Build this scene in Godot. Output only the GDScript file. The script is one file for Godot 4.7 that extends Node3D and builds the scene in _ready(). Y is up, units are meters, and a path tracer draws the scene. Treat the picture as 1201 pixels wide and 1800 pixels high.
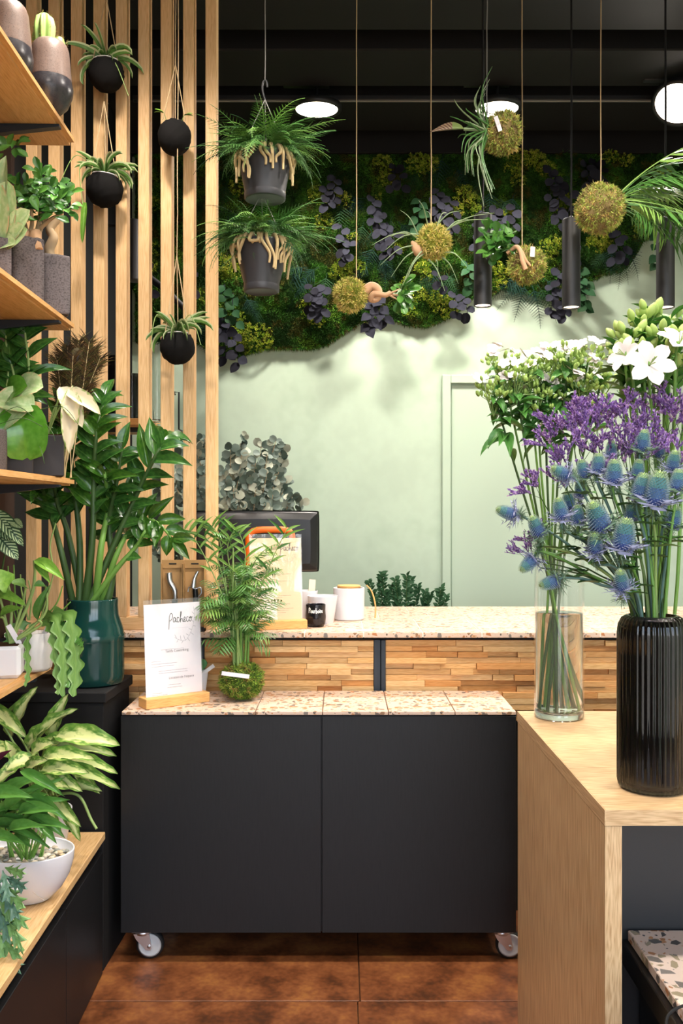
extends Node3D
# A florist's counter: black console on castors in front of a terrazzo counter, slat screen, plant shelves, moss wall.
# Units are metres, y up; the camera stands at z = 0 and looks along -z, "d" below is the distance in front of it.
const F := 1600.0
const EYE := 1.37
const CEIL := 3.45
const CONSOLE_TOP := 0.766
const COUNTER_TOP := 0.963
const BAR_TOP := 0.8384
var rng := RandomNumberGenerator.new()
var M := {}
var G := {}
var T := {}
var taken := {}

func at(px: float, py: float, d: float) -> Vector3:
	return Vector3((px - 600.5) / F * d, EYE - (py - 900.0) / F * d, -d)
func rr(a: float, b: float) -> float:
	return rng.randf_range(a, b)
func lin(h: String) -> Color:
	return Color(h).srgb_to_linear()
func xf(o: Vector3, b := Basis.IDENTITY) -> Transform3D:
	return Transform3D(b, o)
func frame(dir: Vector3, up: Vector3) -> Basis:   # y along dir, z towards up
	var y := dir.normalized()
	var z := up - y * up.dot(y)
	if z.length() < 0.01:
		z = Vector3(0.3, 0.2, 1) - y * Vector3(0.3, 0.2, 1).dot(y)
	z = z.normalized()
	return Basis(y.cross(z), y, z)

class MB:
	var v := PackedVector3Array()
	var uv := PackedVector2Array()
	var c := PackedColorArray()
	var ix := PackedInt32Array()
	var col := Color(1, 1, 1)
	func vert(p: Vector3, t := Vector2.ZERO) -> int:
		v.append(p); uv.append(t); c.append(col)
		return v.size() - 1
	func face(pts: Array, outward: Vector3) -> void:
		var a: Vector3 = pts[0]
		var n := (Vector3(pts[2]) - a).cross(Vector3(pts[1]) - a)
		var flip := n.dot(outward) < 0.0
		var b := v.size()
		for p in pts:
			vert(p)
		for k in range(1, pts.size() - 1):
			if flip:
				ix.append_array([b, b + k + 1, b + k])
			else:
				ix.append_array([b, b + k, b + k + 1])
	func box(ctr: Vector3, size: Vector3, b := Basis.IDENTITY) -> void:
		cbox(ctr, size, 0.0, b)
	func cbox(ctr: Vector3, size: Vector3, bev: float, b := Basis.IDENTITY) -> void:
		var h := size / 2.0
		bev = minf(bev, minf(h.x, minf(h.y, h.z)) * 0.9)
		var q := func(sx: float, sy: float, sz: float, ax: int) -> Vector3:
			var p := Vector3(sx * (h.x - (0.0 if ax == 0 else bev)), sy * (h.y - (0.0 if ax == 1 else bev)), sz * (h.z - (0.0 if ax == 2 else bev)))
			return ctr + b * p
		for s in [-1.0, 1.0]:
			face([q.call(s, -1, -1, 0), q.call(s, 1, -1, 0), q.call(s, 1, 1, 0), q.call(s, -1, 1, 0)], b.x * s)
			face([q.call(-1, s, -1, 1), q.call(1, s, -1, 1), q.call(1, s, 1, 1), q.call(-1, s, 1, 1)], b.y * s)
			face([q.call(-1, -1, s, 2), q.call(1, -1, s, 2), q.call(1, 1, s, 2), q.call(-1, 1, s, 2)], b.z * s)
		if bev <= 0.0:
			return
		for s in [-1.0, 1.0]:
			for t in [-1.0, 1.0]:
				face([q.call(s, t, -1, 0), q.call(s, t, 1, 0), q.call(s, t, 1, 1), q.call(s, t, -1, 1)], b.x * s + b.y * t)
				face([q.call(s, -1, t, 0), q.call(s, 1, t, 0), q.call(s, 1, t, 2), q.call(s, -1, t, 2)], b.x * s + b.z * t)
				face([q.call(-1, s, t, 1), q.call(1, s, t, 1), q.call(1, s, t, 2), q.call(-1, s, t, 2)], b.y * s + b.z * t)
				for w in [-1.0, 1.0]:
					face([q.call(s, t, w, 0), q.call(s, t, w, 1), q.call(s, t, w, 2)], b.x * s + b.y * t + b.z * w)
	func grid(rows: Array, uvs := true) -> void:
		var m: int = rows[0].size()
		var b := v.size()
		for j in rows.size():
			for i in m:
				vert(rows[j][i], Vector2(float(i) / (m - 1), 1.0 - float(j) / (rows.size() - 1)) if uvs else Vector2.ZERO)
		for j in rows.size() - 1:
			for i in m - 1:
				var k := b + j * m + i
				ix.append_array([k, k + 1, k + m, k + 1, k + m + 1, k + m])
	func lathe(prof: Array, segs := 32, o := Vector3.ZERO, flute := 0.0, flutes := 0, ry := 1.0) -> void:
		var rows := []
		for p in prof:
			var row := PackedVector3Array()
			for i in segs + 1:
				var a := TAU * i / segs
				var k: float = 1.0 + (flute * cos(a * flutes) if flutes > 0 and p.x > 0.02 else 0.0)
				row.append(o + Vector3(p.x * k * cos(a), p.y * ry, p.x * k * sin(a)))
			rows.append(row)
		weld_grid(rows)
	func weld_grid(rows: Array) -> void:   # last column joins the first
		var m: int = rows[0].size() - 1
		var b := v.size()
		for j in rows.size():
			for i in m + 1:
				vert(rows[j][i], Vector2(float(i) / m, 1.0 - float(j) / (rows.size() - 1)))
		for j in rows.size() - 1:
			for i in m:
				var k := b + j * (m + 1) + i
				ix.append_array([k, k + 1, k + m + 1, k + 1, k + m + 2, k + m + 1])
	func tube(pts: Array, r0: float, r1: float, sides := 6, caps := true) -> void:
		var n := pts.size()
		var nrm := Vector3.ZERO
		var rows := []
		for j in n:
			var t: Vector3 = (Vector3(pts[mini(j + 1, n - 1)]) - Vector3(pts[maxi(j - 1, 0)])).normalized()
			if nrm == Vector3.ZERO:
				nrm = t.cross(Vector3(0.31, 0.2, 0.93)).normalized()
				if nrm.length() < 0.5:
					nrm = t.cross(Vector3.RIGHT).normalized()
			nrm = (nrm - t * nrm.dot(t)).normalized()
			var bb := nrm.cross(t)
			var r := lerpf(r0, r1, float(j) / maxi(n - 1, 1))
			var row := PackedVector3Array()
			for i in sides + 1:
				var a := TAU * i / sides
				row.append(Vector3(pts[j]) + (nrm * cos(a) + bb * sin(a)) * r)
			rows.append(row)
		weld_grid(rows)
		if caps:
			for e in [0, n - 1]:
				var ring: Array = Array(rows[e]).slice(0, sides)
				var other: Vector3 = pts[1] if e == 0 else pts[n - 2]
				face(ring, Vector3(pts[e]) - other)
	func blade(p: Vector3, dir: Vector3, side: Vector3, w: float, bend: Vector3) -> void:   # two-segment pointed blade
		var b := v.size()
		var m := p + dir * 0.55 + bend * 0.3
		vert(p - side * w); vert(p + side * w); vert(m + side * w * 0.8); vert(m - side * w * 0.8); vert(p + dir + bend)
		ix.append_array([b, b + 2, b + 1, b, b + 3, b + 2, b + 3, b + 4, b + 2])
	func add(src: ArrayMesh, t: Transform3D) -> void:
		var a := src.surface_get_arrays(0)
		var b := v.size()
		for p in a[Mesh.ARRAY_VERTEX]:
			v.append(t * p)
		uv.append_array(a[Mesh.ARRAY_TEX_UV])
		for q in a[Mesh.ARRAY_VERTEX].size():
			c.append(col)
		for i in a[Mesh.ARRAY_INDEX]:
			ix.append(b + i)
	func mesh() -> ArrayMesh:
		var n := PackedVector3Array()
		n.resize(v.size())
		for k in range(0, ix.size(), 3):
			var i0 := ix[k]
			var i1 := ix[k + 1]
			var i2 := ix[k + 2]
			var q := (v[i2] - v[i0]).cross(v[i1] - v[i0])
			n[i0] += q; n[i1] += q; n[i2] += q
		# vertices of one place on the seam of a lathe share a normal
		for k in n.size():
			n[k] = n[k].normalized() if n[k].length_squared() > 1e-24 else Vector3.UP
		var arr := []
		arr.resize(Mesh.ARRAY_MAX)
		arr[Mesh.ARRAY_VERTEX] = v
		arr[Mesh.ARRAY_NORMAL] = n
		arr[Mesh.ARRAY_TEX_UV] = uv
		arr[Mesh.ARRAY_COLOR] = c
		arr[Mesh.ARRAY_INDEX] = ix
		var m := ArrayMesh.new()
		m.add_surface_from_arrays(Mesh.PRIMITIVE_TRIANGLES, arr)
		return m

const WORDS := ["leftmost", "second", "third", "fourth", "fifth", "sixth", "seventh", "eighth", "ninth", "tenth", "eleventh", "twelfth", "thirteenth", "fourteenth", "fifteenth", "sixteenth", "seventeenth", "eighteenth", "nineteenth", "twentieth"]
func ordinal(k: int, n: int) -> String:   # place in a row of n, counted from the nearer end
	if k == 0:
		return "leftmost"
	if k == n - 1:
		return "rightmost"
	return WORDS[k] + " from the left" if k <= n / 2 else WORDS[n - 1 - k] + " from the right"
func rank(list: Array, k: int) -> String:   # list of [px, ...]; place of item k from left to right
	var before := 0
	for j in list.size():
		if list[j][0] < list[k][0] or (list[j][0] == list[k][0] and j < k):
			before += 1
	return ordinal(before, list.size())
func numbered(n: String) -> String:
	taken[n] = int(taken.get(n, -1)) + 1
	return n if taken[n] == 0 else "%s_%03d" % [n, taken[n]]
func thing(called: String, label: String, category: String, pos := Vector3.ZERO, yaw := 0.0, group := "") -> Node3D:
	var o := Node3D.new()
	o.name = numbered(called)
	add_child(o)
	o.position = pos
	o.rotation.y = yaw
	o.set_meta("label", label)
	o.set_meta("category", category)
	if group:
		o.set_meta("group", group)
	return o
func struct(called: String, pos := Vector3.ZERO) -> Node3D:
	var o := Node3D.new()
	o.name = numbered(called)
	add_child(o)
	o.position = pos
	o.set_meta("kind", "structure")
	return o
func part(parent: Node3D, called: String, mesh: Mesh, mat: Material, t := Transform3D.IDENTITY) -> MeshInstance3D:
	var o := MeshInstance3D.new()
	o.name = called
	o.mesh = mesh
	o.material_override = mat
	parent.add_child(o, true)
	o.transform = t
	return o
func solo(called: String, label: String, category: String, mesh: Mesh, mat: Material, pos: Vector3, yaw := 0.0, group := "") -> MeshInstance3D:
	var o := MeshInstance3D.new()
	o.name = numbered(called)
	o.mesh = mesh
	o.material_override = mat
	add_child(o)
	o.position = pos
	o.rotation.y = yaw
	o.set_meta("label", label)
	o.set_meta("category", category)
	if group:
		o.set_meta("group", group)
	return o
func boxm(size: Vector3, bev := 0.0, ctr := Vector3.ZERO) -> ArrayMesh:
	var b := MB.new()
	b.cbox(ctr, size, bev)
	return b.mesh()
func lathem(prof: Array, segs := 32) -> ArrayMesh:
	var b := MB.new()
	b.lathe(prof, segs)
	return b.mesh()
func tubem(pts: Array, r0: float, r1: float, sides := 6) -> ArrayMesh:
	var b := MB.new()
	b.tube(pts, r0, r1, sides)
	return b.mesh()
func spline(pts: Array, per := 6) -> Array:
	var out := []
	for i in pts.size() - 1:
		var p0: Vector3 = pts[maxi(i - 1, 0)]
		var p1: Vector3 = pts[i]
		var p2: Vector3 = pts[i + 1]
		var p3: Vector3 = pts[mini(i + 2, pts.size() - 1)]
		for k in per:
			out.append(p1.cubic_interpolate(p2, p0, p3, float(k) / per))
	out.append(pts[-1])
	return out
func along(pts: Array, t: float) -> Vector3:
	var k := clampf(t, 0, 0.9999) * (pts.size() - 1)
	var i := int(k)
	return Vector3(pts[i]).lerp(pts[i + 1], k - i)
func along_dir(pts: Array, t: float) -> Vector3:
	return (along(pts, minf(t + 0.03, 1)) - along(pts, maxf(t - 0.03, 0))).normalized()
func moved(pts: Array, by: Vector3) -> Array:
	var o := []
	for p in pts:
		o.append(Vector3(p) + by)
	return o

# ---- leaves -------------------------------------------------------------------------------------------------
func prof(kind: String, t: float) -> float:
	match kind:
		"lance": return pow(maxf(sin(PI * pow(t, 0.72)), 0.0), 1.1)
		"oval": return pow(maxf(sin(PI * pow(t, 0.85)), 0.0), 0.75)
		"round": return sqrt(maxf(0.0, 1.0 - pow(2.0 * t - 1.0, 2.0)))
		"obov": return pow(maxf(sin(PI * pow(t, 1.55)), 0.0), 0.8)
		"strap": return minf(1.0, 0.45 + 3.0 * t) * sqrt(maxf(0.0, 1.0 - pow(t, 2.2)))
		"heart": return sqrt(maxf(0.0, 1.0 - pow(t, 1.1))) * minf(1.0, 0.75 + 3.0 * t)
		"petal": return pow(maxf(sin(PI * pow(t, 1.3)), 0.0), 0.6) * 0.9 + 0.1 * (1.0 - t)
		"wavy": return pow(maxf(sin(PI * pow(t, 0.8)), 0.0), 0.7) * (1.0 + 0.08 * sin(t * 38.0))
		"zig": return pow(maxf(sin(PI * pow(clampf(t * 0.97 + 0.02, 0, 1), 0.7)), 0.0), 0.5) * (0.72 + 0.28 * absf(sin(t * 28.0)))
		"crest": return (0.35 + 0.65 * absf(sin(t * 11.0))) * sqrt(maxf(0.0, 1.0 - pow(t, 3.0))) * minf(1.0, 0.3 + 3.0 * t)
	return 1.0
# length 1 along +y, half width 1 along x (scaled by the caller), face towards +z, bending to -z
func leafm(kind: String, bend := 0.6, fold := 0.25, segs := 8, wave := 0.0, cols := 5) -> ArrayMesh:
	var key := "%s_%.2f_%.2f_%d_%.2f_%d" % [kind, bend, fold, segs, wave, cols]
	if G.has(key):
		return G[key]
	var b := MB.new()
	var rows := []
	var y := 0.0
	var z := 0.0
	for j in segs + 1:
		var t := float(j) / segs
		var w := prof(kind, t)
		var a := bend * t
		var nz := Vector3(0, sin(a), cos(a))
		var row := PackedVector3Array()
		for i in cols:
			var u := 1.0 - 2.0 * i / (cols - 1)
			var p := Vector3(u * w, y, z) + nz * (absf(u) * fold * w * 0.3 + wave * sin(t * 17.0 + u * 2.0) * absf(u) * 0.12)
			row.append(p)
		rows.append(row)
		y += cos(a + bend * 0.5 / segs) / segs
		z -= sin(a + bend * 0.5 / segs) / segs
	b.grid(rows)
	G[key] = b.mesh()
	return G[key]
func put_leaf(parent: Node3D, called: String, mesh: Mesh, mat: Material, o: Vector3, dir: Vector3, up: Vector3, length: float, halfw: float) -> MeshInstance3D:
	var f := frame(dir, up)
	return part(parent, called, mesh, mat, Transform3D(Basis(f.x * halfw, f.y * length, f.z * length), o))
# pinnate frond: rachis along +y of length 1, bending to -z; leaflets of length ll
func frondm(key: String, pairs: int, ll: float, lw: float, bend: float, sweep: float, shape := "even", droop := 0.2, first := 0.12, kind := "lance") -> ArrayMesh:
	if G.has(key):
		return G[key]
	var b := MB.new()
	var pts := []
	var y := 0.0
	var z := 0.0
	var n := 14
	for j in n + 1:
		pts.append(Vector3(0, y, z))
		var a := bend * (j + 0.5) / n
		y += cos(a) / n
		z -= sin(a) / n
	b.tube(pts, 0.010, 0.003, 4, false)
	for k in pairs:
		var t := first + (0.985 - first) * k / (pairs - 1)
		var p := along(pts, t)
		var d := along_dir(pts, t)
		var nz := Vector3(1, 0, 0).cross(d)
		var l := ll
		if shape == "tri":
			l = ll * (1.02 - (t - first) / (1.0 - first)) 
		elif shape == "even":
			l = ll * (0.45 + 0.55 * sin(PI * clampf((t - first) / (1 - first) * 0.85 + 0.12, 0, 1)))
		for s in [-1.0, 1.0]:
			var dir: Vector3 = (Vector3(s, 0, 0) * cos(sweep) + d * sin(sweep) - nz * droop * rr(0.5, 1.4)).normalized()
			var side := dir.cross(nz).normalized()
			if kind == "fern":      # toothed pinna: a saw of small lobes
				var m := 6
				for q in m:
					var q0 := float(q) / m
					var pp := p + dir * l * q0
					var wl := lw * (1.0 - q0 * 0.85) * l / ll
					for e in [-1.0, 1.0]:
						var i0 := b.vert(pp)
						var i1 := b.vert(pp + dir * l / m * 1.02)
						var i2 := b.vert(pp + dir * l / m * 1.15 + side * e * wl - nz * wl * 0.25)
						var i3 := b.vert(pp + dir * l / m * 0.35 + side * e * wl * 0.85 - nz * wl * 0.15)
						if e > 0:
							b.ix.append_array([i0, i1, i3, i1, i2, i3])
						else:
							b.ix.append_array([i0, i3, i1, i1, i3, i2])
			else:
				var rows := []
				var segs := 4
				for j in segs + 1:
					var q := float(j) / segs
					var w := lw * prof(kind, q * 0.97 + 0.02)
					var c := p + dir * l * q - nz * droop * l * q * q * 0.6
					rows.append(PackedVector3Array([c + side * w - nz * w * 0.3, c, c - side * w - nz * w * 0.3]))
				b.grid(rows)
	G[key] = b.mesh()
	return G[key]

# ---- textures and materials -----------------------------------------------------------------------------------
func noise(freq: float, sd: int, oct := 4) -> FastNoiseLite:
	var n := FastNoiseLite.new()
	n.noise_type = FastNoiseLite.TYPE_SIMPLEX_SMOOTH
	n.frequency = freq
	n.seed = sd
	n.fractal_octaves = oct
	return n
func grey(w: int, h: int, freq: float, sd: int, oct := 4) -> PackedByteArray:
	var im := noise(freq, sd, oct).get_seamless_image(w, h)
	im.convert(Image.FORMAT_L8)
	return im.get_data()
func ramp_tex(w: int, h: int, mix: Callable) -> ImageTexture:
	var d := PackedByteArray()
	d.resize(w * h * 3)
	var k := 0
	for y in h:
		for x in w:
			var c: Color = mix.call(x, y)
			d[k] = int(clampf(c.r, 0, 1) * 255); d[k + 1] = int(clampf(c.g, 0, 1) * 255); d[k + 2] = int(clampf(c.b, 0, 1) * 255)
			k += 3
	return ImageTexture.create_from_image(Image.create_from_data(w, h, false, Image.FORMAT_RGB8, d))
func wood_tex(light: Color, dark: Color, sd: int) -> ImageTexture:
	var a := grey(256, 256, 0.012, sd, 3)
	var b := grey(256, 256, 0.09, sd + 7, 3)
	return ramp_tex(256, 256, func(x: int, y: int) -> Color:
		var k := a[y * 256 + x] / 255.0
		var f := b[y * 256 + x] / 255.0
		var ring := 0.5 + 0.5 * sin(k * 42.0)
		return light.lerp(dark, clampf(0.55 * ring * f + 0.5 * f - 0.05, 0, 1)))
func mottle_tex(cols: Array, freq: float, sd: int, size := 256) -> ImageTexture:
	var a := grey(size, size, freq, sd, 5)
	var b := grey(size, size, freq * 7.0, sd + 3, 2)
	return ramp_tex(size, size, func(x: int, y: int) -> Color:
		var k := clampf((a[y * size + x] * 0.72 + b[y * size + x] * 0.28) / 255.0 * 1.5 - 0.25, 0, 0.999) * (cols.size() - 1)
		return Color(cols[int(k)]).lerp(cols[int(k) + 1], k - int(k)))
func terrazzo_tex(base: Color, chips: Array, n: int, big: float, sd: int) -> ImageTexture:
	var s := 512
	var im := Image.create(s, s, false, Image.FORMAT_RGB8)
	im.fill(base)
	var g := RandomNumberGenerator.new()
	g.seed = sd
	var fine := noise(0.3, sd, 2)
	for y in s:
		for x in s:
			im.set_pixel(x, y, base.lightened(0.05 * fine.get_noise_2d(x, y)))
	for k in n:
		var r: float = big * pow(g.randf(), 2.2) + 2.0
		var cx := g.randf() * s
		var cy := g.randf() * s
		var ca := g.randf() * TAU
		var asp := g.randf_range(0.4, 0.95)
		var col: Color = chips[g.randi() % chips.size()]
		col = col.lightened(g.randf() * 0.15)
		var poly := PackedVector2Array()
		var m := g.randi_range(4, 7)
		for i in m:
			var a := TAU * (i + g.randf_range(-0.3, 0.3)) / m
			var q := Vector2(cos(a), sin(a) * asp) * r * g.randf_range(0.75, 1.1)
			poly.append(q.rotated(ca))
		var ri := int(r) + 2
		for y in range(-ri, ri):
			for x in range(-ri, ri):
				if Geometry2D.is_point_in_polygon(Vector2(x, y), poly):
					im.set_pixel(posmod(int(cx) + x, s), posmod(int(cy) + y, s), col.lightened(0.08 * fine.get_noise_2d(x * 3 + k, y * 3)))
	return ImageTexture.create_from_image(im)
func leaf_tex(kind: String) -> ImageTexture:
	var w := 96
	var h := 192
	var n := noise(0.045, kind.hash() % 1000, 4)
	return ramp_tex(w, h, func(x: int, y: int) -> Color:
		var u := absf(2.0 * x / (w - 1.0) - 1.0)
		var t := 1.0 - y / (h - 1.0)
		var q := n.get_noise_2d(x, y * 0.6)
		var vein := absf(fmod((t * 11.0 - u * 2.2) + 100.0, 1.0) - 0.5) * 2.0
		match kind:
			"dieff":
				var g := Color("4f7c30").lerp(Color("86a848"), clampf(0.5 + q, 0, 1))
				var k := clampf((0.80 - u + q * 0.5 + (vein - 0.5) * 0.12 - absf(t - 0.5) * 0.35) * 2.6, 0, 1)
				return g.lerp(Color("d6da94"), k)
			"calathea":
				var k := smoothstep(0.35, 0.65, vein) * smoothstep(0.06, 0.12, u) * (1.0 - smoothstep(0.86, 0.93, u))
				return Color("274a28").lerp(Color("b9cf9c"), k)
			"syng":
				var k := clampf((u - 0.86 + q * 0.35) * 7.0, 0, 1)
				return Color("e6dcc0").lerp(Color("8fa95c"), k)
			"spider":
				return Color("c4cc9c") if u > 0.68 else Color("4f7a34").lerp(Color("6a9244"), 0.5 + q)
			"zz":
				var mid := 1.0 - smoothstep(0.03, 0.1, u)
				return Color("284f20").lerp(Color("3f6b2a"), clampf(0.5 + q, 0, 1)).lerp(Color("6f9a4a"), mid * 0.5)
			"plain":
				var mid := 1.0 - smoothstep(0.02, 0.09, u)
				return Color("ffffff").lerp(Color("cfe0c0"), clampf(0.45 + q + 0.1 * vein, 0, 1)).lerp(Color("fdffd8"), mid * 0.7)
			"paddle":
				var e := smoothstep(0.82, 1.0, u)
				return Color("9dbb7e").lerp(Color("b9cc98"), clampf(0.5 + q * 1.6, 0, 1)).lerp(Color("d9a37e"), e * clampf(0.3 + q * 2.0, 0, 0.8))
			"arrow":
				return Color("5d2f28").lerp(Color("c9c79a"), smoothstep(0.3, 0.7, vein) * 0.65) if t > 0.35 else Color("7f9a52")
			"feather":
				var f := n.get_noise_2d(x * 6.0, y * 1.2)
				return Color("3c2c1c").lerp(Color("5d5a2c"), clampf(0.5 + f * 1.2, 0, 1))
		return Color.WHITE)
func std(called: String, col: Color, rough: float, spec := 0.5, metal := 0.0) -> StandardMaterial3D:
	var m := StandardMaterial3D.new()
	m.resource_name = called
	m.albedo_color = col
	m.roughness = rough
	m.metallic = metal
	m.metallic_specular = spec
	M[called] = m
	return m
func tri(m: StandardMaterial3D, tex: Texture2D, sc: Vector3, world := true) -> StandardMaterial3D:
	m.albedo_texture = tex
	m.uv1_triplanar = true
	m.uv1_world_triplanar = world
	m.uv1_scale = sc
	m.uv1_triplanar_sharpness = 8.0
	return m
func leafmat(called: String, col: Color, tex := "plain", rough := 0.45, back := 0.25) -> StandardMaterial3D:
	var m := std(called, col, rough, 0.5)
	if tex:
		m.albedo_texture = T["leaf_" + tex]
	m.backlight = Color(back, back * 1.1, back * 0.5)
	m.cull_mode = BaseMaterial3D.CULL_DISABLED
	return m
func vcol(called: String, rough := 0.8, back := 0.0) -> StandardMaterial3D:
	var m := std(called, Color.WHITE, rough, 0.3)
	m.vertex_color_use_as_albedo = true
	if back > 0.0:
		m.backlight = Color(back, back, back * 0.6)
	m.cull_mode = BaseMaterial3D.CULL_DISABLED
	return m
func glass(called: String, col: Color, alpha: float, scale_ := 0.05) -> StandardMaterial3D:
	var m := std(called, Color(col.r, col.g, col.b, alpha), 0.02, 0.5)
	m.transparency = BaseMaterial3D.TRANSPARENCY_ALPHA
	m.refraction_enabled = true
	m.refraction_scale = scale_
	return m
func pane(called: String, col: Color, alpha: float) -> StandardMaterial3D:
	var m := std(called, Color(col.r, col.g, col.b, alpha), 0.03, 0.5)
	m.transparency = BaseMaterial3D.TRANSPARENCY_ALPHA
	return m
func glow(called: String, col: Color, e: float) -> StandardMaterial3D:
	var m := std(called, Color(0.9, 0.9, 0.9), 0.5)
	m.emission_enabled = true
	m.emission = col
	m.emission_energy_multiplier = e
	return m

func make_materials() -> void:
	T.oak = wood_tex(Color("e9c391"), Color("c99a62"), 11)
	T.oak_b = wood_tex(Color("e2be8c"), Color("bc9058"), 23)
	T.bar = wood_tex(Color("e8c799"), Color("b08558"), 31)
	T.rust = mottle_tex([Color("482814"), Color("683a1e"), Color("804c2a"), Color("966032")], 0.014, 5, 512)
	T.black_grain = wood_tex(Color("191a1c"), Color("101112"), 47)
	T.terrazzo = terrazzo_tex(Color("d6bca8"), [Color("a9784f"), Color("8d6645"), Color("c79a70"), Color("7b7168"), Color("5e5148"), Color("d2b08c"), Color("b5703f")], 900, 16.0, 3)
	T.terrazzo_big = terrazzo_tex(Color("e6d2c4"), [Color("b57f55"), Color("54504e"), Color("9c8f74"), Color("c58b5e"), Color("77706a"), Color("b9ab84")], 620, 20.0, 9)
	T.stone = mottle_tex([Color("3c3838"), Color("5a5354"), Color("6e6667"), Color("5a5455")], 0.12, 17)
	T.speckle = mottle_tex([Color("3c3634"), Color("8c7d76"), Color("a3938b"), Color("8f8079"), Color("5b524e")], 0.09, 21)
	T.dark_glaze = mottle_tex([Color("26262a"), Color("3a3a40"), Color("4b4648"), Color("2c2c30")], 0.06, 29)
	T.plaster = mottle_tex([Color("f6f6f6"), Color("ffffff"), Color("f0f2f0")], 0.01, 41)
	T.felt = mottle_tex([Color("141414"), Color("1e1d1d"), Color("2a2826")], 0.2, 43)
	for k in ["dieff", "calathea", "syng", "spider", "zz", "plain", "paddle", "arrow", "feather"]:
		T["leaf_" + k] = leaf_tex(k)
	tri(std("mint", Color("bed1bc"), 0.75, 0.35), T.plaster, Vector3.ONE * 0.6)
	std("mint_trim", Color("bbceb9"), 0.5, 0.4)
	std("black_paint", Color("1b1b1c"), 0.7, 0.3)
	std("black_wall", Color("151517"), 0.8, 0.3)
	std("brown_wall", Color("3a281f"), 0.8, 0.3)
	tri(std("floor_tile", Color("ffffff"), 0.42, 0.5), T.rust, Vector3.ONE * 0.9)
	std("grout", Color("5a3a22"), 0.8)
	tri(std("slat", Color("ffffff"), 0.55, 0.4), T.oak, Vector3(9, 0.55, 9))
	for k in 4:
		tri(std("board_%d" % k, [Color("ffffff"), Color("f0e2cc"), Color("faf0e0"), Color("e4d2b4")][k], 0.5, 0.4), T.oak, Vector3(7, 7, 0.6))
	tri(std("bench_wood", Color("ffffff"), 0.42, 0.5), T.oak_b, Vector3(7, 7, 0.55))
	tri(std("bar_wood", Color("ffffff"), 0.38, 0.5), T.bar, Vector3(0.7, 7, 7))
	tri(std("bar_edge", Color("ffffff"), 0.38, 0.5), T.bar, Vector3(0.8, 9, 0.8))
	tri(std("bar_post", Color("ffffff"), 0.38, 0.5), T.bar, Vector3(9, 0.8, 9))
	tri(std("bar_side", Color("ffffff"), 0.38, 0.5), T.bar, Vector3(6, 0.35, 6))
	tri(std("bar_rim", Color("ffffff"), 0.38, 0.5), T.bar, Vector3(6, 9, 0.4))
	for k in 6:
		tri(std("strip_%d" % k, [Color("ffffff"), Color("fff6ea"), Color("eedcc6"), Color("ffffff"), Color("e2c8ac"), Color("f4ece4")][k], 0.6, 0.3), T.oak_b if k % 2 else T.oak, Vector3(0.9, 12, 12))
	tri(std("pine", Color("fff0d0"), 0.55, 0.4), T.oak, Vector3(1.0, 14, 14), false)
	tri(std("black_board", Color("ffffff"), 0.42, 0.45), T.black_grain, Vector3(8, 0.5, 8))
	std("black_gloss", Color("101011"), 0.3, 0.5)
	std("black_metal", Color("1c1d20"), 0.45, 0.5)
	std("navy_steel", Color("1d2833"), 0.45, 0.5)
	std("pendant", Color("2a2a2c"), 0.42, 0.5)
	tri(std("terrazzo", Color("ffffff"), 0.42, 0.4), T.terrazzo, Vector3.ONE * 2.6)
	tri(std("terrazzo_slab", Color("ffffff"), 0.4, 0.4), T.terrazzo_big, Vector3.ONE * 2.4)
	std("grout_pale", Color("e9ddd0"), 0.8)
	std("white_glaze", Color("e0dfe3"), 0.22, 0.5)
	std("white_paper", Color("dcd8dc"), 0.7, 0.3)
	std("white_matte", Color("dad5d0"), 0.7, 0.3)
	std("cream_paper", Color("f6e3c8"), 0.65, 0.3)
	std("green_glaze", Color("0d3531"), 0.12, 0.6)
	std("charcoal", Color("38383c"), 0.45, 0.5)
	std("dark_pot", Color("2f2c2e"), 0.6, 0.4)
	tri(std("stone_pot", Color("ffffff"), 0.85, 0.3), T.stone, Vector3.ONE * 5.0)
	tri(std("speckle", Color("c4b8b2"), 0.4, 0.5), T.speckle, Vector3.ONE * 9.0)
	tri(std("dark_glaze", Color("c8c8cc"), 0.3, 0.5), T.dark_glaze, Vector3.ONE * 6.0)
	tri(std("felt", Color("ffffff"), 0.95, 0.15), T.felt, Vector3.ONE * 9.0)
	std("soil", Color("38261a"), 0.95, 0.2)
	std("twine", Color("c6ab84"), 0.9, 0.2)
	std("grey_cord", Color("8a8884"), 0.8, 0.2)
	std("black_cord", Color("232324"), 0.6, 0.3)
	std("steel", Color("dedee0"), 0.35, 0.5, 1.0)
	std("castor_grey", Color("c4c3c2"), 0.5)
	std("rubber", Color("1a1a1a"), 0.7)
	std("orange", Color("e0680f"), 0.4, 0.5)
	std("kraft", Color("b08a5c"), 0.8, 0.2)
	std("rhizome", Color("c6b084"), 0.85, 0.2)
	std("bark", Color("b39b7c"), 0.85, 0.2)
	std("bark_pink", Color("c79f7c"), 0.7, 0.3)
	std("stem_green", Color("6a9640"), 0.5)
	std("stem_dark", Color("3c5a2a"), 0.5)
	std("stem_blue", Color("5f7f74"), 0.5)
	std("stem_pale", Color("8ea860"), 0.5)
	std("black_print", Color("141414"), 0.8)
	leafmat("lf_zz", Color("ffffff"), "zz", 0.22, 0.12)
	leafmat("lf_dieff", Color("ffffff"), "dieff", 0.35, 0.3)
	leafmat("lf_calathea", Color("ffffff"), "calathea", 0.5, 0.15)
	leafmat("lf_syng", Color("ffffff"), "syng", 0.5, 0.2)
	leafmat("lf_spider", Color("ffffff"), "spider", 0.45, 0.3)
	leafmat("lf_paddle", Color("ffffff"), "paddle", 0.5, 0.15)
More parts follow.
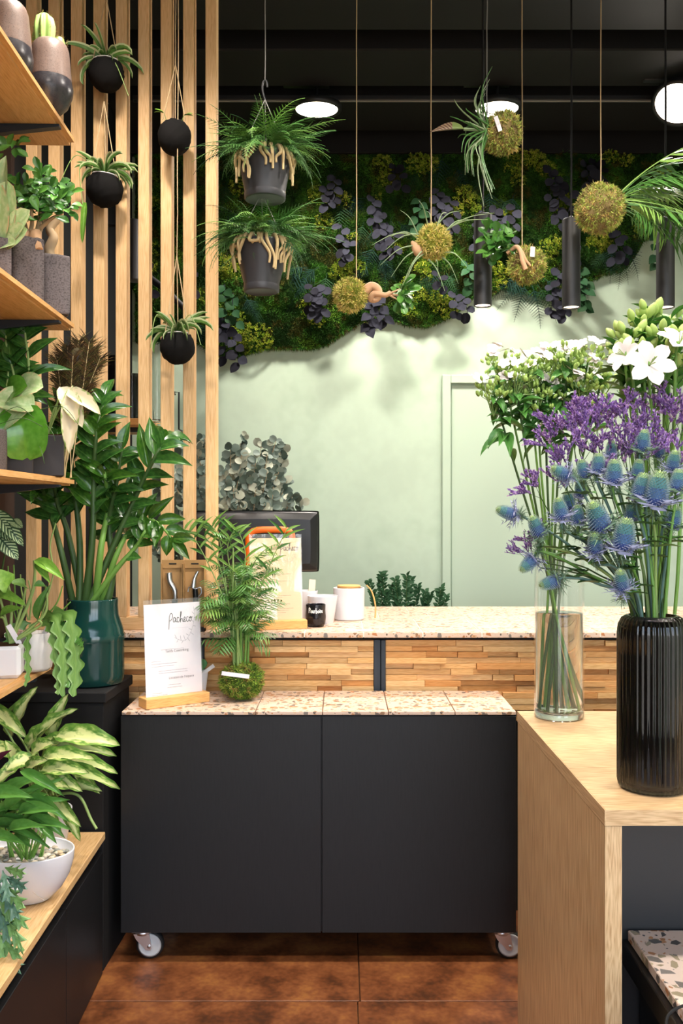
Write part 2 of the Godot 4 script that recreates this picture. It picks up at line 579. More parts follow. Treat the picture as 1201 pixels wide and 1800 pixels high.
	leafmat("lf_arrow", Color("e8e0c8"), "arrow", 0.5, 0.2)
	leafmat("lf_feather", Color("ffffff"), "feather", 0.6, 0.1)
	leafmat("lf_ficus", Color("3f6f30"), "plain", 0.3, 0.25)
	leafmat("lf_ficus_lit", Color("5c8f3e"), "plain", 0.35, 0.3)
	leafmat("lf_round", Color("5f9a38"), "plain", 0.15, 0.2)
	leafmat("lf_spath", Color("5c8c42"), "plain", 0.28, 0.25)
	leafmat("lf_philo", Color("82ac48"), "plain", 0.35, 0.35)
	leafmat("lf_cactus", Color("4a7836"), "plain", 0.4, 0.25)
	leafmat("lf_cactus_b", Color("6c8f48"), "plain", 0.4, 0.25)
	leafmat("lf_crest", Color("7ca468"), "plain", 0.45, 0.25)
	leafmat("lf_fern", Color("41702f"), "", 0.5, 0.3)
	leafmat("lf_fern_lit", Color("74a04c"), "", 0.5, 0.3)
	leafmat("lf_fern_dark", Color("234026"), "", 0.55, 0.15)
	leafmat("lf_fern_blue", Color("1b332c"), "", 0.85, 0.1)
	leafmat("lf_palm", Color("4c7c36"), "", 0.4, 0.3)
	leafmat("lf_palm_lit", Color("7ea44c"), "", 0.4, 0.3)
	leafmat("lf_gum", Color("74847a"), "", 0.6, 0.15)
	leafmat("lf_gum_pale", Color("a5aa96"), "", 0.6, 0.2)
	leafmat("lf_gum_dark", Color("4a5b51"), "", 0.6, 0.1)
	leafmat("lf_grey", Color("2b2c35"), "", 0.9, 0.08)
	leafmat("lf_grey_dark", Color("202027"), "", 0.9, 0.08)
	leafmat("lf_till", Color("8ba078"), "", 0.6, 0.2)
	leafmat("lf_phlox", Color("589044"), "plain", 0.4, 0.3)
	leafmat("lf_alstro", Color("578a3c"), "plain", 0.4, 0.3)
	leafmat("lf_rus", Color("2a4a30"), "", 0.5, 0.1)
	leafmat("petal", Color("ded6d2"), "", 0.6, 0.35)
	leafmat("bud", Color("a3ba62"), "", 0.5, 0.3)
	leafmat("bud_small", Color("9cba5e"), "", 0.5, 0.3)
	leafmat("bract", Color("9094b0"), "", 0.5, 0.2)
	leafmat("bract_green", Color("6a8568"), "", 0.5, 0.2)
	for k in ["lf_grey", "lf_grey_dark", "lf_fern_blue", "lf_fern_dark", "lf_rus"]:
		M[k].metallic_specular = 0.2
	vcol("tinted", 0.7, 0.15)
	vcol("moss", 0.9, 0.12)
	glass("clear_glass", Color("f6faf8"), 0.02, 0.05)
	glass("water", Color("f6faf6"), 0.02, 0.033)
	glass("smoke_glass", Color("46443f"), 0.06, 0.05)
	M.smoke_glass.metallic_specular = 0.75
	pane("vase_glass", Color("f2f8f6"), 0.015)
	pane("acrylic", Color("f2f6f6"), 0.06)
	pane("window_glass", Color("eef4f4"), 0.04)

# ---- scene ------------------------------------------------------------------------------------------------------
func _ready() -> void:
	rng.seed = 20240611
	var cam := Camera3D.new()
	cam.name = "camera"
	cam.fov = rad_to_deg(2.0 * atan(900.0 / F))
	cam.position = Vector3(0, EYE, 0)
	cam.near = 0.05
	cam.far = 60.0
	add_child(cam)
	cam.current = true
	var env := Environment.new()
	env.background_mode = Environment.BG_SKY
	var sky := Sky.new()
	var sm := ProceduralSkyMaterial.new()
	sm.sky_top_color = Color("b9cfe8")
	sm.sky_horizon_color = Color("eef2f6")
	sm.ground_bottom_color = Color("8f8c88")
	sm.ground_horizon_color = Color("b8b5b0")
	sm.sky_energy_multiplier = 1.0
	sky.sky_material = sm
	env.sky = sky
	env.background_energy_multiplier = 5.6
	env.tonemap_mode = Environment.TONE_MAPPER_LINEAR
	env.tonemap_exposure = 1.36
	env.sdfgi_enabled = true
	env.ssao_enabled = true
	env.ssil_enabled = true
	var we := WorldEnvironment.new()
	we.environment = env
	add_child(we)
	make_materials()
	glow("lamp_glow", Color("fff1dc"), 5.0)
	glow("spot_glow", Color("ffe9cc"), 3.0)
	build_room()
	build_ceiling_lights()
	build_counter()
	build_console()
	build_bar()
	build_screen()
	build_shelves()
	build_moss_wall()
	build_hanging()
	build_kokedama()
	build_counter_things()
	build_behind()
	build_left_plants()
	build_bench_plants()
	build_flowers()

# ---- room ---------------------------------------------------------------------------------------------------------
func build_room() -> void:
	var fl := struct("floor")
	part(fl, "screed", boxm(Vector3(5.4, 0.1, 7.2), 0, Vector3(0.75, -0.062, -1.6)), M.grout)
	var tm := boxm(Vector3(1.197, 0.012, 0.597), 0.0015, Vector3(0, -0.006, 0))
	for j in 11:
		for i in 5:
			# rows 0.6 m deep, joints set from the lines in the photograph
			part(fl, "tile", tm, M.floor_tile, xf(Vector3(-1.755 + 1.2 * i + (0.0 if j % 2 == 0 else 0.007), 0, -2.55 - 0.9 - 0.6 * 2 + 0.6 * j)))
	var back := struct("wall_back", Vector3(0, 0, -5.0))
	part(back, "plaster", boxm(Vector3(5.4, 3.6, 0.12), 0, Vector3(0.75, 1.8, -0.06)), M.mint)
	var band := struct("trim_1", Vector3(0, 0, -5.0))
	part(band, "soffit", boxm(Vector3(4.4, 0.16, 0.06), 0.004, Vector3(0.95, 3.40, 0.03)), M.black_paint)
	var wl := struct("wall_left", Vector3(-1.15, 0, 0))
	part(wl, "brown_wall", boxm(Vector3(0.12, 3.6, 5.2), 0, Vector3(-0.06, 1.8, -0.6)), M.brown_wall)
	part(wl, "black_wall", boxm(Vector3(0.12, 3.6, 1.8), 0, Vector3(-0.06, 1.8, -4.1)), M.black_wall)
	var wr := struct("wall_right", Vector3(3.3, 0, 0))
	part(wr, "plaster", boxm(Vector3(0.12, 3.6, 7.0), 0, Vector3(0.06, 1.8, -1.55)), M.mint)
	# the shop front behind the camera: piers, sill, lintel and a wide glazed opening
	var wf := struct("wall_front", Vector3(0, 0, 1.9))
	part(wf, "lintel", boxm(Vector3(5.4, 0.45, 0.15), 0, Vector3(0.75, 3.375, 0.075)), M.black_paint)
	part(wf, "sill", boxm(Vector3(5.4, 0.06, 0.15), 0, Vector3(0.75, 0.03, 0.075)), M.black_paint)
	for x in [-1.05, 3.2]:
		part(wf, "pier", boxm(Vector3(0.25, 3.1, 0.15), 0, Vector3(x, 1.60, 0.075)), M.black_paint)
	var wn := struct("window_1", Vector3(0, 0, 1.95))
	for x in [0.35, 1.75]:
		part(wn, "mullion", boxm(Vector3(0.06, 3.09, 0.08), 0, Vector3(x, 1.605, 0)), M.black_metal)
	for x in [-0.29, 1.05, 2.42]:
		part(wn, "pane", boxm(Vector3(1.30, 3.08, 0.006), 0, Vector3(x, 1.605, 0)), M.window_glass)
	var ce := struct("ceiling", Vector3(0, CEIL, 0))
	part(ce, "panel", boxm(Vector3(5.4, 0.1, 7.2), 0, Vector3(0.75, 0.10, -1.6)), M.black_paint)
	for z in [-4.62, -4.12, -3.62, -3.12, -2.62, -2.12, -1.62, -0.9, 0.0, 0.9]:
		part(ce, "joist", boxm(Vector3(4.44, 0.15, 0.34), 0.006, Vector3(1.07, 0.0, z)), M.black_paint)
	# the flush door in the mint wall, with its casing
	var dr := struct("door_1", Vector3(0, 0, -4.998))
	var x0 := at(777, 0, 5.0).x
	var top := at(0, 660, 5.0).y
	part(dr, "casing", boxm(Vector3(0.046, top, 0.024), 0.003, Vector3(x0 + 0.023, top / 2, 0.012)), M.mint_trim)
	part(dr, "casing", boxm(Vector3(1.0, 0.046, 0.024), 0.003, Vector3(x0 + 0.047 + 0.5, top - 0.023, 0.012)), M.mint_trim)
	part(dr, "casing", boxm(Vector3(0.046, top, 0.024), 0.003, Vector3(x0 + 1.071, top / 2, 0.012)), M.mint_trim)
	part(dr, "leaf", boxm(Vector3(0.99, top - 0.06, 0.006), 0.002, Vector3(x0 + 0.547, (top - 0.06) / 2 + 0.006, 0.003)), M.mint_trim)

func disc_lamp(pos: Vector3, tilt: Vector3, label: String, energy: float) -> void:
	var t := thing("track_lamp", label, "lamp", pos, 0, "round track lamps on the ceiling")
	var head := Basis.from_euler(tilt)
	var rim := MB.new()
	rim.lathe([Vector2(0.002, 0.022), Vector2(0.100, 0.022), Vector2(0.118, 0.012), Vector2(0.120, -0.012), Vector2(0.104, -0.014), Vector2(0.102, -0.008), Vector2(0.002, -0.007)], 40)
	part(t, "housing", rim.mesh(), M.black_metal, xf(Vector3.ZERO, head))
	part(t, "light_disc", lathem([Vector2(0.001, -0.0095), Vector2(0.101, -0.0095), Vector2(0.101, -0.0085), Vector2(0.001, -0.0085)], 40), M.lamp_glow, xf(Vector3.ZERO, head))
	part(t, "stem", tubem([Vector3(0, 0.02, 0), Vector3(0, 0.10, 0)], 0.008, 0.008, 8), M.black_metal)
	part(t, "adapter", boxm(Vector3(0.22, 0.035, 0.034), 0.003, Vector3(-0.05, 0.115, 0)), M.black_metal)
	var l := SpotLight3D.new()
	l.name = "lamp_light"
	l.light_color = Color("fff4e8")
	l.light_energy = energy
	l.light_size = 0.095
	l.spot_range = 12.0
	l.spot_angle = 72.0
	l.spot_angle_attenuation = 0.6
	l.spot_attenuation = 2.0
	l.shadow_enabled = true
	t.add_child(l)
	l.transform = Transform3D(head * Basis.from_euler(Vector3(-PI / 2, 0, 0)), head * Vector3(0, -0.02, 0))

func track(pos: Vector3, length: float, label: String) -> void:
	var t := thing("light_track", label, "track", pos)
	part(t, "rail", boxm(Vector3(length, 0.022, 0.036), 0.002, Vector3.ZERO), M.black_metal)
	part(t, "conductor", boxm(Vector3(length - 0.1, 0.003, 0.010), 0, Vector3(0, -0.0125, 0.004)), M.grey_cord)

func build_ceiling_lights() -> void:
	# lamp heads hang just under their track; the nearer tracks are above the frame
	var d := 4.37
	track(Vector3(0.55, CEIL - 0.022 - 0.075, -d), 3.1, "black lighting track along the far ceiling joist")
	disc_lamp(at(557, 189, d), Vector3(0.05, 0, 0), "round lit lamp on the far track above the upper fern pot", 3.6)
	disc_lamp(at(874, 188, d), Vector3(0.05, 0, 0), "round lit lamp behind the moss ball with spiky air plant", 3.6)
	disc_lamp(at(1192, 180, d - 0.14), Vector3(-0.5, 0, -0.4), "tilted round lit lamp at the right edge of the photo", 3.0)
	for q in [[2.37, [-0.62, 0.35, 1.3, 2.3]], [1.12, [-0.55, 0.45, 1.5]]]:
		track(Vector3(0.75, CEIL - 0.097, -q[0]), 3.5, "black lighting track on the ceiling nearer the shop front" if q[0] < 2 else "black lighting track on the ceiling over the black console")
		for j in q[1].size():
			disc_lamp(Vector3(q[1][j], CEIL - 0.097 - 0.128, -q[0]), Vector3(0, 0, 0), "round ceiling lamp %s on the track %s" % [ordinal(j, q[1].size()), "near the shop front" if q[0] < 2 else "over the console"], 2.6)
	var k := 0
	for p in [[849, 378, 538], [1004.5, 386, 541], [1170, 386, 541]]:
		var dd := 3.42
		var hi := at(p[0], p[1], dd)
		var lo := at(p[0], p[2], dd)
		var t := thing("pendant_lamp", ["slim black cylinder pendant lamp behind the glossy leaved bonsai moss ball", "slim black cylinder pendant lamp left of the largest moss ball", "slim black cylinder pendant lamp above the lily buds at right"][k], "pendant lamp", lo, 0, "black cylinder pendants over the counter")
		var h := hi.y - lo.y
		var r := 0.0335
		part(t, "tube", lathem([Vector2(0.027, 0.03), Vector2(0.0305, 0.0), Vector2(r, 0.0), Vector2(r, h - 0.002), Vector2(r - 0.002, h), Vector2(0.001, h)], 40), M.pendant)
		part(t, "light_disc", lathem([Vector2(0.001, 0.0045), Vector2(0.0300, 0.0045), Vector2(0.0300, 0.006), Vector2(0.001, 0.006)], 32), M.spot_glow)
		part(t, "cord_grip", lathem([Vector2(0.008, h), Vector2(0.008, h + 0.008), Vector2(0.004, h + 0.014), Vector2(0.001, h + 0.014)], 16), M.pendant)
		part(t, "cord", tubem([Vector3(0, h + 0.01, 0), Vector3(0.001, (CEIL - 0.07 - lo.y) * 0.6, 0), Vector3(0, CEIL - 0.07 - lo.y, 0)], 0.0042, 0.0042, 6), M.black_cord)
		var l := SpotLight3D.new()
		l.name = "pendant_light"
		l.light_color = Color("ffecd6")
		l.light_energy = 0.25
		l.light_size = 0.028
		l.spot_range = 8.0
		l.spot_angle = 38.0
		l.shadow_enabled = true
		t.add_child(l)
		l.position = Vector3(0, 0.002, 0)
		l.rotation.x = -PI / 2
		k += 1

# ---- counter with terrazzo top and split-wood cladding ---------------------------------------------------------------
func build_counter() -> void:
	var t := thing("serving_counter", "long serving counter with terrazzo top and stacked split wood front", "counter", Vector3(0.35, 0, -3.5))
	var o := t.position
	part(t, "carcass", boxm(Vector3(2.96, 0.943, 0.74), 0, Vector3(0, 0.4715, 0)), M.black_paint)
	part(t, "grout_bed", boxm(Vector3(2.98, 0.014, 0.852), 0, Vector3(0, COUNTER_TOP - 0.002 - 0.007, 0)), M.grout_pale)
	var tw := 0.2
	var zf := -3.07
	for row in 4:
		var shift: float = [0.0, 0.0, 0.07, 0.0][row]
		for i in 15:
			var cx := -1.13 + tw * i + 0.005 + shift + 0.1
			var z := zf - 0.1085 - 0.2125 * row
			var w := tw - 0.003
			if cx + w / 2 > 1.83:
				continue
			part(t, "tile", boxm(Vector3(w, 0.018, 0.2105), 0.0012), M.terrazzo, xf(Vector3(cx, COUNTER_TOP - 0.009, z) - o))
	# split strips, some proud, in panels between steel posts
	var xs := [-1.12, at(339, 0, 3.10).x, at(360, 0, 3.10).x, at(657, 0, 3.10).x, at(678, 0, 3.10).x, 1.82]
	var unit := boxm(Vector3.ONE)
	var row_h := 0.0196
	for seg in [[xs[0], xs[1]], [xs[2], xs[3]], [xs[4], xs[5]]]:
		for row in 14:
			var y := 0.9335 - row_h * (row + 0.5)
			var x: float = seg[0]
			while x < seg[1] - 0.005:
				var len_: float = minf(rr(0.07, 0.27), seg[1] - x)
				if seg[1] - x - len_ < 0.05:
					len_ = seg[1] - x
				var proud := rr(0.004, 0.030)
				var tone := rng.randi() % 6
				if x > 0.35 and tone == 0:
					tone = 2
				var b := Basis.from_scale(Vector3(len_ - 0.0012, row_h - 0.0012, proud))
				part(t, "wood_strip", unit, M["strip_%d" % tone], Transform3D(b, Vector3(x + len_ / 2, y, -3.115 + proud / 2) - o))
				x += len_
	part(t, "cladding_backer", boxm(Vector3(2.94, 0.30, 0.010), 0, Vector3(0, 0.79, 0.38)), M.black_paint)
	for k in [[xs[1], xs[2]], [xs[3], xs[4]]]:
		var w: float = k[1] - k[0]
		part(t, "steel_post", boxm(Vector3(w * 0.55, 0.31, 0.02), 0.001, Vector3(k[0] + w * 0.29, 0.78, -3.106) - o), M.navy_steel)
		part(t, "steel_post", boxm(Vector3(w * 0.38, 0.31, 0.026), 0.001, Vector3(k[1] - w * 0.2, 0.78, -3.103) - o), M.navy_steel)

func castor(t: Node3D, p: Vector3) -> void:
	var c := part(t, "castor", boxm(Vector3(0.06, 0.005, 0.06), 0.001, Vector3(0, -0.003, 0)), M.steel, xf(p))
	var f := MB.new()
	f.lathe([Vector2(0.001, -0.018), Vector2(0.024, -0.018), Vector2(0.026, -0.005), Vector2(0.001, -0.005)], 20)
	for s in [-1.0, 1.0]:
		var z: float = 0.017 * s
		for e in [0.0, 0.0025]:
			var zz: float = z + e * s
			f.face([Vector3(-0.026, -0.014, zz), Vector3(0.022, -0.014, zz), Vector3(0.030, -0.055, zz), Vector3(0.024, -0.064, zz), Vector3(0.012, -0.062, zz), Vector3(-0.018, -0.030, zz)], Vector3(0, 0, s))
		f.face([Vector3(0.022, -0.014, z), Vector3(0.030, -0.055, z), Vector3(0.030, -0.055, z + 0.0025 * s), Vector3(0.022, -0.014, z + 0.0025 * s)], Vector3(1, 0, 0))
		f.face([Vector3(-0.026, -0.014, z), Vector3(-0.018, -0.030, z), Vector3(-0.018, -0.030, z + 0.0025 * s), Vector3(-0.026, -0.014, z + 0.0025 * s)], Vector3(-1, 0, 0))
	part(c, "fork", f.mesh(), M.steel)
	var q := Basis.from_euler(Vector3(PI / 2, 0, 0))
	part(c, "tyre", lathem([Vector2(0.034, -0.012), Vector2(0.041, -0.010), Vector2(0.0425, 0.0), Vector2(0.041, 0.010), Vector2(0.034, 0.012)], 36), M.rubber, xf(Vector3(0.022, -0.0510, 0), q))
	part(c, "wheel", lathem([Vector2(0.001, -0.014), Vector2(0.010, -0.014), Vector2(0.014, -0.0105), Vector2(0.026, -0.0105), Vector2(0.030, -0.0125), Vector2(0.0355, -0.0125), Vector2(0.0355, 0.0125), Vector2(0.030, 0.0125), Vector2(0.026, 0.0105), Vector2(0.014, 0.0105), Vector2(0.010, 0.014), Vector2(0.001, 0.014)], 36), M.castor_grey, xf(Vector3(0.022, -0.0510, 0), q))
	part(c, "axle_bolt", lathem([Vector2(0.001, -0.022), Vector2(0.005, -0.022), Vector2(0.005, 0.022), Vector2(0.001, 0.022)], 10), M.steel, xf(Vector3(0.022, -0.0510, 0), q))

func build_console() -> void:
	var t := thing("black_console", "black two-door console on castors with terrazzo tiled top", "cabinet", Vector3(-0.068, 0, -2.92))
	var o := t.position
	var x0 := -0.670
	var x1 := 0.530
	var jx := at(565.5, 0, 2.76).x
	part(t, "carcass", boxm(Vector3(x1 - x0 - 0.004, 0.654, 0.298), 0.001, Vector3(0, 0.0945 + 0.327, 0.002)), M.black_board)
	part(t, "top_board", boxm(Vector3(x1 - x0, 0.006, 0.312), 0.0, Vector3(0, 0.7515, -0.002)), M.black_board)
	for k in [[x0, jx - 0.0015], [jx + 0.0015, x1]]:
		part(t, "door", boxm(Vector3(k[1] - k[0], 0.657, 0.018), 0.0012, Vector3((k[0] + k[1]) / 2, 0.0935 + 0.3285, -2.769) - o), M.black_board)
	var xs := [x0 + 0.003, at(449, 0, 2.76).x, at(567, 0, 2.76).x, at(683, 0, 2.76).x, at(800, 0, 2.76).x, x1]
	part(t, "grout_bed", boxm(Vector3(x1 - x0 - 0.006, 0.008, 0.314), 0, Vector3(0, 0.7575, 0)), M.grout)
	for k in 5:
		for j in 2:
			var w: float = xs[k + 1] - xs[k] - 0.0025
			var dz := 0.209 if j == 0 else 0.107
			part(t, "tile", boxm(Vector3(w, 0.011, dz), 0.0012), M.terrazzo, xf(Vector3((xs[k] + xs[k + 1]) / 2, 0.7605, -2.757 - (0.1045 if j == 0 else 0.211 + 0.0535)) - o))
	for p in [[x0 + 0.06, -2.80], [x1 - 0.036, -2.80], [x0 + 0.06, -3.03], [x1 - 0.036, -3.03]]:
		castor(t, Vector3(p[0], 0.0935, p[1]) - o)

# ---- oak bar at the right with the black alcove and the low terrazzo bench -------------------------------------------
func build_bar() -> void:
	var t := thing("oak_bar", "pale oak flower bar with plank side and black alcove", "counter", Vector3(1.0, 0, -2.026))
	var o := t.position
	var x0 := 0.4695
	var h := BAR_TOP - 0.029
	part(t, "worktop", boxm(Vector3(1.1, 0.028, 0.804), 0.001, Vector3(x0 + 0.552, BAR_TOP - 0.014, -2.028) - o), M.bar_wood)
	part(t, "front_edging", boxm(Vector3(1.1, 0.028, 0.003), 0.0, Vector3(x0 + 0.552, BAR_TOP - 0.014, -1.6245) - o), M.bar_edge)
	part(t, "side_edging", boxm(Vector3(0.002, 0.028, 0.807), 0.0, Vector3(x0 + 0.001, BAR_TOP - 0.014, -2.0265) - o), M.bar_rim)
	part(t, "side_panel", boxm(Vector3(0.030, h, 0.802), 0.001, Vector3(x0 + 0.016, h / 2, -2.028) - o), M.bar_side)
	part(t, "side_panel_edging", boxm(Vector3(0.030, h, 0.003), 0.0, Vector3(x0 + 0.016, h / 2, -1.6255) - o), M.bar_post)
	part(t, "side_panel", boxm(Vector3(0.030, h, 0.802), 0.001, Vector3(x0 + 1.086, h / 2, -2.028) - o), M.bar_side)
	part(t, "back_panel", boxm(Vector3(1.04, h - 0.002, 0.016), 0.0, Vector3(x0 + 0.551, (h - 0.002) / 2, -1.80) - o), M.black_metal)
	var bz := 1.785
	var bx := at(1104, 0, bz).x
	var bh := at(0, 1635, bz).y
	var b := thing("low_bench", "low black bench with speckled terrazzo slab under the oak bar", "bench", Vector3(bx + 0.42, 0, -bz + 0.34))
	part(b, "slab", boxm(Vector3(0.84, 0.020, 0.68), 0.0015, Vector3(0, bh - 0.010, 0)), M.terrazzo_slab)
	part(b, "rail", boxm(Vector3(0.856, 0.045, 0.69), 0.002, Vector3(-0.004, bh - 0.0435, 0.0)), M.black_gloss)
	part(b, "body", boxm(Vector3(0.81, bh - 0.068, 0.66), 0.002, Vector3(0.005, (bh - 0.068) / 2, 0)), M.black_metal)
	solo("black_cable", "thin black cable hanging over the low terrazzo bench", "cable", tubem(spline([Vector3(0.05, 0.003, -0.03), Vector3(0, 0.006, 0), Vector3(-0.025, 0.004, 0.03), Vector3(-0.03, 0.003, 0.07), Vector3(0.0, 0.003, 0.12)], 5), 0.0027, 0.0027, 6), M.black_cord, Vector3(at(1195, 0, 1.47).x, bh, -1.49))

# ---- slat screen -----------------------------------------------------------------------------------------------------
func build_screen() -> void:
	var t := thing("slat_screen", "tall screen of evenly spaced vertical oak slats on the counter", "screen", Vector3(-0.76, COUNTER_TOP, -3.165))
	var o := t.position
	var h := CEIL - 0.08 - COUNTER_TOP
	var sm := boxm(Vector3(0.0385, h - 0.044, 0.05), 0.002, Vector3(0, 0.044 + (h - 0.044) / 2, 0))
	for k in 9:
		var px := 361.0 + 10.0 - 39.5 * k
		part(t, "slat", sm, M.slat, xf(Vector3(at(px, 0, 3.14).x - o.x, 0, 0)))
	var xl := at(45, 0, 3.14).x
	var xr := at(381, 0, 3.14).x
	tri(std("rail_wood", Color("ffffff"), 0.55, 0.4), T.oak, Vector3(0.55, 9, 9))
	part(t, "bottom_rail", boxm(Vector3(xr - xl, 0.044, 0.05), 0.002, Vector3((xl + xr) / 2 - o.x, 0.022, 0)), M.rail_wood)

# ---- shelves on the left wall, bench, plinth ----------------------------------------------------------------------------
func staves(parent: Node3D, size: Vector3, ctr: Vector3, n: int) -> void:
	var w := size.x / n
	for i in n:
		var z := -size.z / 2
		while z < size.z / 2 - 0.01:
			var l: float = minf(rr(0.35, 0.8), size.z / 2 - z)
			part(parent, "stave", boxm(Vector3(w - 0.0004, size.y, l - 0.0004)), M["board_%d" % (rng.randi() % 4)], xf(ctr + Vector3(-size.x / 2 + w * (i + 0.5), 0, z + l / 2)))
			z += l

func build_shelves() -> void:
	var yaw := deg_to_rad(1.36)
	var labels := ["top oak wall shelf holding the two bulbous speckled pots", "oak wall shelf holding the grey stone pots and bonsai", "oak wall shelf at eye level with the square dark pots", "lowest oak wall shelf carrying white pots with trailing cactus"]
	var k := 0
	for q in [[at(132, 256, 2.70).y, -0.79, 2.70], [at(132, 581, 2.70).y, -0.79, 2.70], [at(132, 854, 2.70).y, -0.79, 2.70], [at(91, 1178, 2.70).y, -0.858, 2.70]]:
		var t := thing("wall_shelf", labels[k], "shelf", Vector3(q[1], q[0], -q[2]), yaw, "oak shelves on the left wall")
		var wid: float = q[1] + 1.15 - 0.001
		var board := part(t, "board", boxm(Vector3(wid - 0.02, 0.012, 1.68), 0, Vector3(-wid / 2 + 0.01, 0.011, 0.85)), M.board_1)
		staves(board, Vector3(wid - 0.03, 0.022, 1.70), Vector3(-wid / 2 + 0.0, 0.011, 0.85), 7)
		for e in [0.14, 0.74, 1.34]:
			var m := MB.new()
			for s in [-0.012, 0.012]:
				m.face([Vector3(-0.005, -0.0005, e + s), Vector3(-wid + 0.03, -0.0005, e + s), Vector3(-wid + 0.03, -0.045, e + s), Vector3(-0.005, -0.007, e + s)], Vector3(0, 0, s))
			m.face([Vector3(-0.005, -0.007, e - 0.012), Vector3(-0.005, -0.007, e + 0.012), Vector3(-wid + 0.03, -0.045, e + 0.012), Vector3(-wid + 0.03, -0.045, e - 0.012)], Vector3.DOWN)
			m.face([Vector3(-0.005, -0.0005, e - 0.012), Vector3(-0.005, -0.0005, e + 0.012), Vector3(-0.005, -0.007, e + 0.012), Vector3(-0.005, -0.007, e - 0.012)], Vector3.RIGHT)
			part(t, "bracket", m.mesh(), M.navy_steel)
		k += 1
	var b := thing("low_cabinet", "long low black cabinet with oak bench top along the left wall", "cabinet", Vector3(-0.701, 0, -2.70), yaw)
	var h := 0.4216
	part(b, "bench_top", boxm(Vector3(0.44, 0.022, 1.9), 0.002, Vector3(-0.22, h - 0.011, 0.95)), M.bench_wood)
	part(b, "rail", boxm(Vector3(0.42, 0.032, 1.89), 0, Vector3(-0.232, h - 0.038, 0.95)), M.black_gloss)
	part(b, "carcass", boxm(Vector3(0.40, h - 0.056, 1.89), 0, Vector3(-0.236, (h - 0.056) / 2 + 0.002, 0.95)), M.black_paint)
	var z := 0.004
	for w in [0.388, 0.6, 0.6, 0.29]:
		part(b, "door", boxm(Vector3(0.018, h - 0.062, w - 0.004), 0.0012, Vector3(-0.0155, (h - 0.062) / 2 + 0.004, z + w / 2)), M.black_board)
		z += w
	var p := thing("black_plinth", "worn black plinth box under the dark green glazed pot", "plinth", Vector3(-0.92, 0, -2.865), deg_to_rad(-2.2))
	part(p, "body", boxm(Vector3(0.43, 0.80, 0.285), 0.002, Vector3(0, 0.40, 0)), M.black_paint)
	part(p, "lid", boxm(Vector3(0.45, 0.032, 0.30), 0.003, Vector3(0, 0.817, 0)), M.black_paint)

# ---- preserved moss wall ------------------------------------------------------------------------------------------------
func tuft_mesh(blades: int, spread: float, wide: float) -> ArrayMesh:
	var b := MB.new()
	for k in blades:
		var a := rr(0, TAU)
		var d := Vector3(cos(a) * spread, sin(a) * spread, 1.0).normalized() * rr(0.6, 1.1)
		var s := d.cross(Vector3(rr(-1, 1), rr(-1, 1), rr(-0.3, 0.3))).normalized()
		b.blade(Vector3(rr(-0.3, 0.3), rr(-0.3, 0.3), 0), d, s, wide, Vector3(rr(-0.3, 0.3), rr(-0.5, 0.1), 0))
	return b.mesh()
func puff_mesh() -> ArrayMesh:   # lichen sprig: small forked lobes
	var b := MB.new()
	for k in 9:
		var a := rr(0, TAU)
		var d := Vector3(cos(a) * 0.9, sin(a) * 0.9, 0.9).normalized()
		var p := d * rr(0.2, 0.5)
		for q in 3:
			var e := (d + Vector3(rr(-0.8, 0.8), rr(-0.8, 0.8), rr(-0.2, 0.8))).normalized() * rr(0.35, 0.6)
			var s := e.cross(Vector3(rr(-1, 1), rr(-1, 1), rr(-1, 1))).normalized()
			b.blade(p, e, s, 0.13, Vector3.ZERO)
	return b.mesh()
func swarm(parent: Node3D, called: String, mesh: Mesh, mat: Material, xs: Array, cs: PackedColorArray) -> void:
	var mm := MultiMesh.new()
	mm.transform_format = MultiMesh.TRANSFORM_3D
	mm.use_colors = true
	mm.mesh = mesh
	mm.instance_count = xs.size()
	for i in xs.size():
		mm.set_instance_transform(i, xs[i])
		mm.set_instance_color(i, cs[i])
	var o := MultiMeshInstance3D.new()
	o.name = called
	o.multimesh = mm
	o.material_override = mat
	parent.add_child(o, true)
	o.set_meta("kind", "stuff")

func sprig(parent: Node3D, o: Vector3, px: float, py: float, n: int, len_: float, size: float, kind: String, mats: Array, dir := Vector3.DOWN) -> void:
	var base := at(px, py, 4.88)
	var tip := base + dir.normalized() * len_ + Vector3(rr(-0.02, 0.02), 0, 0.02)
	var pts := spline([base - o, (base + tip) / 2 + Vector3(rr(-0.01, 0.01), 0, 0.03) - o, tip - o], 5)
	var st := part(parent, "leaf_sprig", tubem(pts, 0.0025, 0.0015, 5), M.lf_grey_dark)
	for i in n:
		var t := 0.05 + 0.95 * i / (n - 1)
		var p := along(pts, t)
		var s := -1.0 if i % 2 == 0 else 1.0
		var d := along_dir(pts, t)
		var dd := (d * rr(0.5, 1.1) + Vector3(s * rr(0.4, 1.1), rr(-0.2, 0.3), rr(0.1, 0.5))).normalized()
		put_leaf(st, "leaf", leafm(kind, rr(-0.3, 0.5) if false else 0.35, 0.2, 6), mats[rng.randi() % mats.size()], p, dd, Vector3(rr(-0.3, 0.3), rr(0.0, 0.6), 1), size * rr(0.8, 1.2), size * 0.42 * rr(0.8, 1.15))

